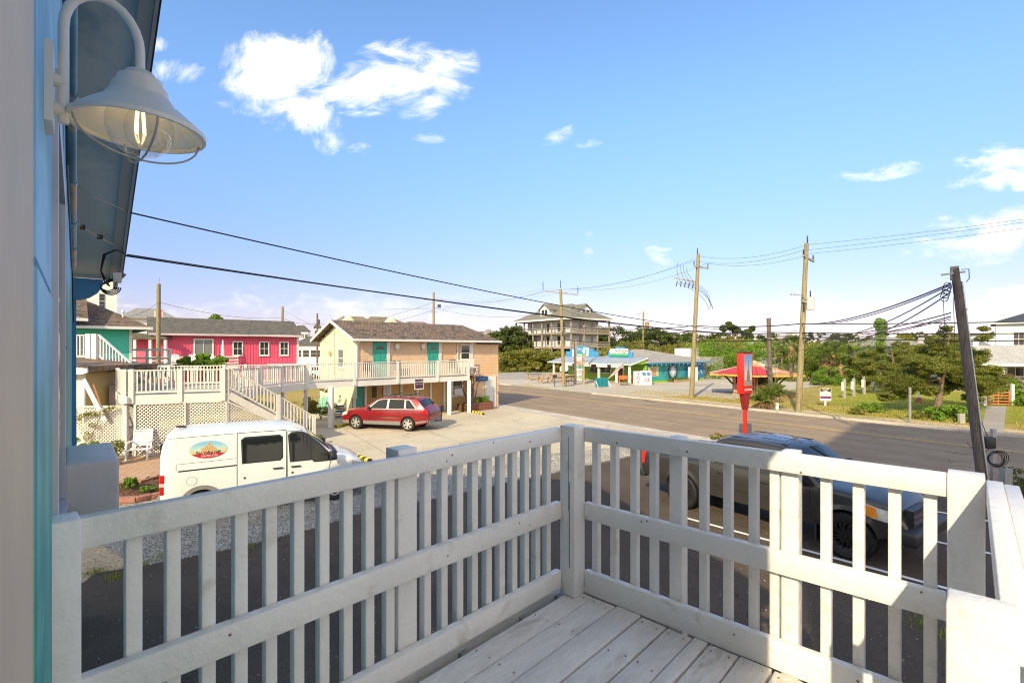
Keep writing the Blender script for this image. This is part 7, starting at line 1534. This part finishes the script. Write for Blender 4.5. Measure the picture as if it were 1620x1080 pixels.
thicket('pine_woodland', 935, 1130, lin((935, 520), (960, 518), (1040, 519), (1060, 528), (1130, 530)), 560, 118, 130, 170, (.5, 42000), LF_D, 'dark distant pine wood behind the shop', 5, 3, (8, 16))
thicket('pine_woodland', 770, 830, lin((770, 530), (790, 521), (815, 514), (830, 522)), 565, 108, 116, 80, (.45, 26000), LF_D, 'dark pines left of the three-storey house', 7, 3, (8, 16))
thicket('scrub', 945, 1110, lin((945, 548), (1000, 540), (1050, 542), (1110, 538)), 572, 84, 95, 110, (.26, 26000), LF_O, 'olive scrub behind the shop roof', 8, 3, (7, 15))
thicket('pine_woodland', 1120, 1700, 527, 552, 170, 230, 160, (.8, 26000), LF_D, 'far dark tree line on the horizon', 9, 4, (5, 10))
thicket('pine_woodland', 300, 780, 540, 553, 190, 240, 110, (.9, 14000), LF_D, 'far low tree line behind the pink house and motel', 10, 2, (4, 8))
hd = thicket('hedge', 780, 893, lin((780, 556), (810, 553), (870, 552), (893, 556)), 586, 82, 88, 130, (.26, 34000), LF_O, 'long overgrown green hedge beside the side street', 11, 2, (7, 13), kind='thing', cat='hedge')
thicket('dune_grass', 930, 990, 556, 562, 100, 108, 30, (.5, 4000), LEAF('reed', (.30, .24, .12), (.45, .36, .2)), 'tan dune grass behind the shop', 12, 1, (4, 6))
world_tree('oak_tree', (D(1157, 560, 90).x, 90, 0), sublump(plump([(1155, 516, 9), (1145, 520, 7), (1165, 520, 8), (1178, 524, 9), (1190, 522, 7), (1135, 530, 6)], 90, 1, 4), 5, .55, 2), 7000, .26, LF_D, 'dark flat-topped oak on the skyline left of the short dark pole', trunk_r=.3, seed=7)
world_tree('oak_tree', (D(341, 540, 62).x, 62, 0), plump([(341, 502, 6), (336, 505, 5), (347, 505, 5)], 62, .5, 4), 1500, .25, LF_G, 'small green treetop above the pink house roof ridge', trunk_r=.15, seed=7, branches=False)
world_tree('oak_tree', (D(450, 540, 110).x, 110, 0), plump([(443, 518, 8), (452, 519, 8), (460, 521, 7), (436, 521, 5)], 110, 1, 4), 4000, .4, LF_D, 'dark tree behind the right end of the pink roof', trunk_r=.2, seed=8, branches=False)
world_tree('oak_tree', (D(1430, 560, 80).x, 80, 0), plump([(1428, 536, 9), (1420, 540, 8), (1440, 540, 8), (1433, 532, 7)], 80, 1, 4), 6000, .25, LF_O, 'round olive tree top behind the junipers', trunk_r=.2, seed=9, branches=False)
thicket('thicket', 1660, 2300, 556, 602, 58, 66, 110, (.2, 24000), LF_D, 'green thicket beyond the white house, outside the frame', 31)
thicket('thicket', -700, 60, 545, 575, 60, 75, 70, (.25, 12000), LF_O, 'green scrub left of the houses, outside the frame', 32)
# yucca by the kerb
yb = G(1213, 648); yu = E('yucca', yb, 0, 'spiky yucca clump with dead lower leaves at the kerb', 'yucca'); rr = random.Random(2)
for nm, mt, n, lo_, hi_, z0_ in (('leaves', LF_P, 300, .1, 1.3, .9), ('dead_leaves', LF_B, 110, -1.0, .0, .75)):
    m = MB()
    for k in range(n):
        a, el = rr.uniform(0, 6.28), rr.uniform(lo_, hi_); d = Vector((math.cos(a)*math.cos(el), math.sin(a)*math.cos(el), math.sin(el))); hx = rr.choice((-.45, .1, .6)); c = Vector((hx, rr.uniform(-.2, .2), z0_+(.5 if hx == .6 else 0)*rr.random()-.3*(hx < 0))); L = rr.uniform(.6, 1.05); sd = d.cross(Vector((0, 0, 1))).normalized()*.022; m.poly([c-sd, c+sd, c+d*L*.6+sd*.8, c+d*L-Vector((0, 0, .12)), c+d*L*.6-sd*.8])
    m.build(nm, mt, yu, fix=False)
MB().tube([(0, 0, 0), (.1, 0, 1.0)], .14, 8).build('trunk', BARK, yu); MB().tube([(.1, 0, 0), (.6, 0, 1.3)], .1, 8).build('trunk', BARK, yu)
def shrub(name, px, py, rad, h, n, size, mat, label, seed=1, group=None, cat='shrub', z=0):
    b = G(px, py, z); e = E(name, b, 0, label, cat, group); rg = np.random.default_rng(seed); L = lumps_in(rg, (0, 0, h*.5), (rad, rad*.8, h*.45), 9, rad*.45, .8); foliage('leaves', sublump(L, 5, .42, seed), int(n*1.3), size, mat, e, seed)
    m = MB(); r = random.Random(seed)
    for _ in range(5): m.tube([Vector((0, 0, 0)), Vector((r.uniform(-.6, .6)*rad, r.uniform(-.6, .6)*rad, h*.7))], .012, 4)
    m.build('stems', BARK, e, kind='stuff'); return e
shrub('verge_bush', 1500, 662, .9, .8, 2600, .13, LF_G, 'leafy green bush at the verge left of the broken post', 1); shrub('verge_bush', 1478, 664, .6, .6, 1500, .12, LF_G, 'smaller green bush below the juniper trunk', 2); shrub('verge_bush', 1377, 652, .7, .55, 1400, .11, LF_G, 'yellow-green bush on the verge right of the land sign', 3); shrub('verge_bush', 1360, 656, .5, .35, 700, .1, LF_O, 'low weedy bush in front of the sandy path', 5); shrub('verge_bush', 1530, 668, .5, .6, 1200, .12, LF_G, 'green bush right of the broken post', 6); shrub('verge_bush', 1455, 662, .4, .35, 600, .1, LF_O, 'low weeds right of the thin galvanised post', 7)
shrub('hedge_bush', 1608, 640, 1.6, 1.5, 6000, .12, LF_G, 'dense rounded green bush right of the gate', 8); shrub('porch_bush', 1590, 622, 1.4, 1.6, 2600, .14, LEAF('reddish_leaf', (.12, .07, .05), (.22, .15, .08)), 'reddish bush in front of the cottage porch', 9)
# ================================================================ PATIO AND SMALL THINGS
PAVE = MAT('tan_paver', (.42, .27, .17), .8, .12, 5); BLOCK = MAT('red_block', (.34, .15, .11), .85, .2, 5, c2=(.42, .24, .18), c2s=4, bump=.8, bscale=14)
pp0 = G(150, 762); pdx, pdy = Vector((.93, .37)).normalized(), Vector((-.37, .93)).normalized()
pt_ = MB(); px_ = PX([(60, 768), (250, 757), (262, 700), (60, 706)])
pav = ME('patio_base', [(x, y, .03) for x, y in PX([(60, 772), (200, 766), (268, 752), (330, 715), (250, 705), (60, 712)])], [list(range(6))], MULCHM, kind='structure')
poly_ = PX([(60, 771), (200, 765), (266, 751), (328, 715), (250, 706), (60, 713)])
for i in range(-30, 40):
    for j in range(-20, 40):
        c = Vector(pp0[:2])+pdx*(i*.205)+pdy*(j*.105+0); 
        if i % 2: c = c+pdy*.05
        if inpoly(c, poly_): M = Matrix.Translation((c.x, c.y, .03)) @ Matrix.Rotation(math.atan2(pdx.y, pdx.x), 4, 'Z'); z = .03+((i*7+j*13) % 5)*.0012; pt_.box(-.098, .098, -.049, .049, .0, z, M)
pt_.build('patio_pavers', PAVE, None, fix=False, kind='stuff', label='tan brick pavers of the patio under the white chairs')
def rockrow(name, pts, n, label, h=.15, w_=.2, L=.34):
    e = E(name, pts[0], 0, label, 'edging'); r = random.Random(3); o = None; tot = 0
    for k in range(n):
        s = (k+.5)/n; f = s*(len(pts)-1); i = min(int(f), len(pts)-2); p = pts[i].lerp(pts[i+1], f-i); d = pts[i+1]-pts[i]; seglen = sum((pts[q+1]-pts[q]).length for q in range(len(pts)-1))/n
        m = MB(); v = [(x*seglen*.48+r.uniform(-.012, .012), y*w_/2+r.uniform(-.02, .02), z+r.uniform(-.01, .012)) for z in (0, h) for x, y in ((-1, -1), (1, -1), (1.0, 1), (-1.0, 1))]
        i_ = [m._p(q) for q in v]
        for f_ in ((0, 3, 2, 1), (4, 5, 6, 7), (0, 1, 5, 4), (1, 2, 6, 5), (2, 3, 7, 6), (3, 0, 4, 7)): m.F.append([i_[q] for q in f_])
        o = m.build('block', BLOCK, e); bevel(o, .015, 2); o.location = (p.x-pts[0].x, p.y-pts[0].y, .02); o.rotation_euler = (0, 0, math.atan2(d.y, d.x)+r.uniform(-.05, .05))
    return e
rockrow('block_edging', [G(110, 800), G(175, 797), G(215, 795), G(262, 786)], 6, 'row of reddish retaining blocks left of the van', .14)
rockrow('brick_edging', [G(100, 772), G(185, 768), G(225, 764), G(262, 753)], 11, 'thin red brick edging along the patio front', .07, .1)
mul = sheet('mulch_bed', PX([(80, 800), (178, 796), (215, 793), (262, 784), (266, 753), (225, 765), (185, 769), (80, 774)]), .024, MULCHM, kind='structure')
shrub('small_plant', 208, 775, .22, .34, 900, .07, LF_G, 'bright green small plant in the mulch bed left of the van', 4, cat='plant'); shrub('small_plant', 236, 779, .2, .14, 350, .06, LF_G, 'low ground plants right beside the van rear', 5, cat='plant')
shrub('corner_shrub', 128, 738, .5, 1.05, 1800, .09, LF_G, 'green leafy shrub beside the blue column', 6)
pt2 = E('potted_plant', G(182, 738), 0, 'tan tapered pot with a straggly green plant left of the first plastic chair', 'potted plant'); MB().lathe([(.15, 0), (.22, .30), (.24, .32), (.20, .33), (0, .30)], 20).build('pot', MAT('tan_pot', (.40, .33, .25), .7), pt2, smooth=True); foliage('plant', [(0, 0, .62, .28, .25, .25), (.15, 0, .75, .15, .15, .15), (-.15, 0, .55, .2, .2, .15)], 700, .075, LF_O, pt2, 3); MB().tube([(0, 0, .3), (.05, 0, .8)], .012, 5).build('stem', BARK, pt2)
# roses climbing on the lattice fence
rv = E('climbing_rose', (-14.9, 17.5, 0), 0, 'climbing rose vine with pale blooms over the left lattice fence', 'vine'); foliage('leaves', [(-.5+.17*k, 0, 1.45+.05*k+.06*math.sin(k), .14, .08, .07) for k in range(8)]+[(-.2, 0, .8, .12, .08, .2), (.0, 0, 1.2, .12, .08, .1)], 700, .06, LF_O, rv, 2); foliage('blooms', [(.2+.1*k, -.05, 1.72+.03*k, .04, .04, .04) for k in range(4)], 60, .05, TRIM, rv, 3); MB().tube([(.1, 0, 0), (0, -.03, .8), (.3, -.03, 1.5), (.8, -.03, 1.8)], .012, 5).build('stem', BARK, rv)
shrub('courtyard_shrub', 270, 655, .9, 1.6, 2200, .10, LF_G, 'leafy shrub showing behind the deck balusters', 7); shrub('vine_tangle', 508, 664, .8, 1.9, 2400, .09, LEAF('dry_vine', (.12, .08, .03), (.22, .2, .06)), 'tangled dry climbing plant behind the stair foot', 8)
# fig-like tree rising above the deck rail in front of pink balcony
fg_b = (D(330, 600, 31).x, 31, 0); world_tree('fig_tree', fg_b, sublump(plump([(300, 572, 10), (318, 570, 12), (335, 566, 14), (350, 572, 12), (330, 578, 12), (285, 576, 8), (345, 580, 9)], 31, .8, 4), 4, .5, 2), 2600, .20, LF_G, 'large-leaved green fig tree in front of the pink balcony', trunk_r=.08, seed=7, aspect=.8)
shrub('terrace_plant', 228, 640, .5, 2.6, 700, .14, LF_G, 'small leafy plant on the grey terrace edge', 12, cat='plant')
# white resin patio chairs
def patio_chair(loc, rot, label):
    c = E('patio_chair', loc, rot, label, 'chair', 'white plastic patio chairs'); b = []
    for k in range(8): z = .50+.062*k; y = .26+.022*k; o = MB().box(-.25, .25, y-.008, y+.012, z-.026, z+.028).build('back_slat', PWH, c)
    MB().bar((-.27, .24, .40), (-.27, .45, 1.0), .035, .05).build('back_frame', PWH, c); MB().bar((.27, .24, .40), (.27, .45, 1.0), .035, .05).build('back_frame', PWH, c); MB().bar((-.27, .46, 1.0), (.27, .46, 1.0), .04, .05).build('back_frame', PWH, c)
    for k in range(6): y = -.22+.085*k; MB().box(-.26, .26, y-.034, y+.034, .395-.006*k, .42-.006*k).build('seat_slat', PWH, c)
    for s in (-1, 1):
        MB().tube([(s*.31, .34, .64), (s*.32, .05, .66), (s*.32, -.24, .64), (s*.31, -.30, .55), (s*.30, -.34, .0)], .03, 8).build('arm', PWH, c, smooth=True); MB().bar((s*.28, .26, .42), (s*.30, .42, 0), .05, .05).build('leg', PWH, c)
        MB().box(s*.29-.02, s*.29+.02, -.26, .28, .36, .40).build('seat_rail', PWH, c)
    return c
patio_chair(G(221, 728), R(22), 'white plastic patio chair fully visible left of the van'); patio_chair(G(262, 720), R(-12), 'white plastic patio chair partly hidden behind the van roof')
# wheel stops
YB = MAT('stop_yellow', (.78, .60, .04), .5, .05)
def wheelstop(p, q, label):
    d = (q-p); e = E('wheel_stop', p, math.atan2(d.y, d.x), label, 'wheel stop', 'black and yellow rubber wheel stops'); L = d.length
    m = MB(); m.prism([(-.08, 0), (-.05, .10), (.05, .10), (.08, 0)], 0, L, Matrix(((0, 1, 0, 0), (1, 0, 0, 0), (0, 0, 1, .012), (0, 0, 0, 1)))); m.build('rubber_block', BLACK, e)
    n = 5
    for k in range(n): x = L*(k+.5)/n; m = MB(); m.prism([(-.084, .01), (-.054, .106), (.054, .106), (.084, .01)], x-.10, x+.10, Matrix(((0, 1, 0, 0), (1, 0, 0, 0), (0, 0, 1, .012), (0, 0, 0, 1)))); m.build('reflective_band', YB, e)
wheelstop(G(547, 717), G(586, 731), 'black and yellow wheel stop at the corner of the concrete by the van'); wheelstop(G(531, 676), G(556, 671), 'black and yellow wheel stop under the front of the red car'); wheelstop(G(744, 651), G(765, 656), 'black and yellow wheel stop right of the last white post')
# planting strip beside the concrete
sheet('planting_strip', PX([(486, 696), (500, 694), (556, 716), (600, 738), (586, 741), (540, 722)]), .026, SANDM, kind='structure')
shrub('strip_plant', 503, 702, .3, .35, 600, .07, LF_O, 'small reddish-green plant at the foot of the stair', 9, cat='plant'); shrub('strip_plant', 566, 733, .2, .2, 350, .05, LF_O, 'tiny weeds beside the wheel stop at the van nose', 10, cat='plant')
# teal adirondack chairs and folding beach chair under the walkway
AQ = MAT('aqua_paint', (.13, .56, .42), .5, .05)
adirondack('adirondack_chair', G(515, 657), R(30), AQ, 'aqua adirondack chair furthest left under the walkway', 1.05, 'aqua chairs under the walkway'); adirondack('adirondack_chair', G(535, 654), R(10), AQ, 'aqua adirondack chair right behind the white support post', 1.05, 'aqua chairs under the walkway')
bc = E('beach_chair', G(538, 662), R(20), 'folding wooden beach chair with blue striped fabric in front of the aqua chairs', 'chair'); MB().bar((-.25, -.1, 0), (-.25, .25, .85), .03, .04).build('frame', KB_, bc); MB().bar((.25, -.1, 0), (.25, .25, .85), .03, .04).build('frame', KB_, bc)
for k in range(5): MB().bar((-.24, -.05+.06*k, .12+.14*k), (.24, -.05+.06*k, .12+.14*k), .02, .13, (0, -.4, 1)).build('fabric_stripe', MAT('beach_blue', (.03, .16, .45), .6) if k == 0 else (bpy.data.materials['beach_blue'] if k % 2 == 0 else KB_), bc)
# chairs on the upper walkway
DBR = MAT('dark_wicker', (.14, .09, .07), .7, .15)
def bistro(s, label, mat=DBR):
    p = ch.matrix_basis @ Vector((s, -.45, 2.29)); c = E('walkway_chair', p, R(42.5), label, 'chair', 'chairs on the upper walkway'); MB().box(-.25, .25, .12, .16, .45, .95).build('back', mat, c); MB().box(-.25, .25, -.25, .15, .42, .46).build('seat', mat, c)
    for x in (-.23, .2):
        for y in (-.23, .1): MB().box(x, x+.035, y, y+.035, 0, .42).build('leg', mat, c)
bistro(.45, 'dark wicker chair left of the first teal door on the walkway'); bistro(2.2, 'dark wicker chair right of the first teal door'); bistro(6.1, 'dark wicker chair right of the second teal door')
tb_ = E('walkway_table', ch.matrix_basis @ Vector((7.3, -.5, 2.29)), R(42.5), 'white slatted bench at the right end of the walkway', 'bench'); MB().box(-.5, .5, -.2, .2, .42, .48).build('seat', TRIM, tb_); MB().box(-.5, .5, .2, .25, .5, 1.0).build('backrest', TRIM, tb_)
for x in (-.45, .4): MB().box(x, x+.05, -.18, .18, 0, .42).build('leg', TRIM, tb_)
# brick planter with shrub beside the white door
bp = E('brick_planter', ch.matrix_basis @ Vector((6.6, -1.0, 0)), R(42.5), 'curved dark red brick planter with a green shrub by the white door', 'planter'); DBK = MAT('dark_brick', (.22, .085, .06), .85, .2, 6)
for r_ in range(5):
    for k in range(9): x = .24*k+(.12 if r_ % 2 else 0); MB().box(x, x+.225, 0, .1, .01+.105*r_, .10+.105*r_).build('brick', DBK, bp)
    for k in range(4): y = .11+.24*k; MB().box(2.2, 2.3, y, y+.225, .01+.105*r_, .10+.105*r_).build('brick', DBK, bp)
MB().box(.02, 2.19, .11, .95, 0, .46).build('soil', MULCHM, bp); foliage('shrub', lumps_in(np.random.default_rng(3), (1.7, .45, .62), (.4, .3, .2), 7, .2), 1600, .07, LF_G, bp, 2)
m = MB(); r = random.Random(4)
for k in range(7): a = Vector((.5+.1*k, .6, .45)); m = MB().tube([a, a+Vector((r.uniform(-.3, .3), 0, .6)), a+Vector((r.uniform(-.6, .6), 0, 1.2)), a+Vector((r.uniform(-.3, 1.2), 0, 1.75))], .018, 5); m.build('vine_stem', MAT('vine_dark', (.05, .025, .02), .8) if k == 0 else bpy.data.materials['vine_dark'], bp)
# brick walk at the right with separate bricks, edging and greenery
bwk = E('brick_walk', (0, 0, 0), 0, 'red brick walk running along the right side of the parking lot', 'path'); bwk['kind'] = 'structure'; del bwk['category']
BRK = MAT('walk_brick', (.30, .10, .075), .85, .2, 6, c2=(.20, .08, .06), c2s=5); a0 = Vector((5.3, 5.3)); dw = Vector((.707, .707)); nw = Vector((.707, -.707)); proto = None; cnt = 0
for i in range(52):
    for j in range(6):
        c = a0+dw*(.215*i+(.107 if j % 2 else 0))+nw*(.105*j+.35)
        if proto is None: proto = bevel(MB().box(-.102, .102, -.048, .048, 0, .045).build('brick', BRK, bwk), .005, 1); o = proto
        else: o = share(proto)
        o.location = (c.x, c.y, .024+((i*3+j*5) % 4)*.0015); o.rotation_euler = (0, 0, R(45)+((i*5+j) % 5-2)*.006); cnt += 1
sheet('brick_bed', [tuple(a0+nw*.2), tuple(a0+dw*13+nw*.2), tuple(a0+dw*13+nw*1.2), tuple(a0+nw*1.2)], .0235, MULCHM, kind='structure')
bd2 = MB(); c0 = Vector((13.9, 15.3)); ang = Matrix.Rotation(R(-54), 4, 'Z'); 
pv = MB()
for i in range(-3, 40):
    for j in range(12):
        M = Matrix.Translation((c0.x, c0.y, .023)) @ ang; pv.box(.21*i+(.1 if j % 2 else 0), .21*i+.2+(.1 if j % 2 else 0), -.11*j-.1, -.11*j, 0, .02+((i*3+j*7) % 5)*.002, M)
pv.build('kerbside_bricks', BRK, None, fix=False, kind='stuff', label='worn red brick paving between the lot and the road at right')
for k, (px, py, s_) in enumerate(((1612, 800, .5), (1620, 780, .6), (1600, 840, .3))): shrub('corner_weeds', px, py, s_, s_*.9, 1200, .06, LF_D, ('dark green bush behind the short channel post', 'dark green bush at the right edge', 'small weed clump by the brick walk')[k], 30+k)
fl_ = shrub('flower_clump', 1142, 703, .35, .45, 700, .08, LF_O, 'flower clump with red blooms left of the red sign post', 13, cat='flowers'); foliage('blooms', [(0, 0, .45, .3, .25, .12)], 26, .07, MAT('red_bloom', (.6, .05, .02), .6), fl_, 4)
for k, (px, py) in enumerate(((1466, 985), (1478, 1000), (262, 878), (385, 866), (150, 905), (185, 912), (220, 893))):
    b = G(px, py, .022); P_ = np.array([(b.x+a*.1, b.y+c*.1, .022) for a, c in np.random.default_rng(k).normal(0, 1, (160, 2))]); grass_blades('weed_tuft', P_, .05, GB2, .006, k, label='weeds in the paving cracks', kind='stuff')
# debris and stones
e = E('rock_pile', D(1280, 600, 60), 0, 'heap of pale broken concrete at the end of the plank fence', 'rubble'); e.location.z = 0; r = random.Random(6)
for k in range(14): M = Matrix.Translation((r.uniform(-1.2, 1.4), r.uniform(-.4, .4), r.uniform(.08, .45))) @ Matrix.Rotation(r.uniform(0, 3), 4, Vector((r.random(), r.random(), r.random())).normalized()); s_ = r.uniform(.15, .32); MB().box(-s_, s_, -s_*.7, s_*.7, -s_*.5, s_*.5, M).build('concrete_chunk', CONC2, e)
# control joints of the concrete lot
for (a, b) in (((560, 690), (760, 670)), ((650, 716), (900, 668)), ((640, 668), (760, 712)), ((760, 655), (1000, 700)), ((540, 676), (640, 735))):
    stripe(G(*a), G(*b), .025, .0155, MAT('dark_joint', (.22, .18, .13), .9) if 'dark_joint' not in bpy.data.materials else bpy.data.materials['dark_joint'], 'paving_joint')
# oil and tyre stains on the lot
STN = MAT('oil_stain', (.035, .03, .028), .6, .3, 9)

fk = []
for k in range(420):
    p = G(rgn.uniform(140, 1500), rgn.uniform(830, 1075), .0215); s_ = rgn.uniform(.003, .009)
    fk.append((p, s_))
m = MB()
for p, s_ in fk: m.box(p.x-s_, p.x+s_, p.y-s_*.7, p.y+s_*.7, .0205, .0215+s_*.8)
m.build('loose_grit', MAT('pale_grit', (.45, .42, .38), .9), None, fix=False, kind='stuff', label='scattered pale grit on the dark parking lot')
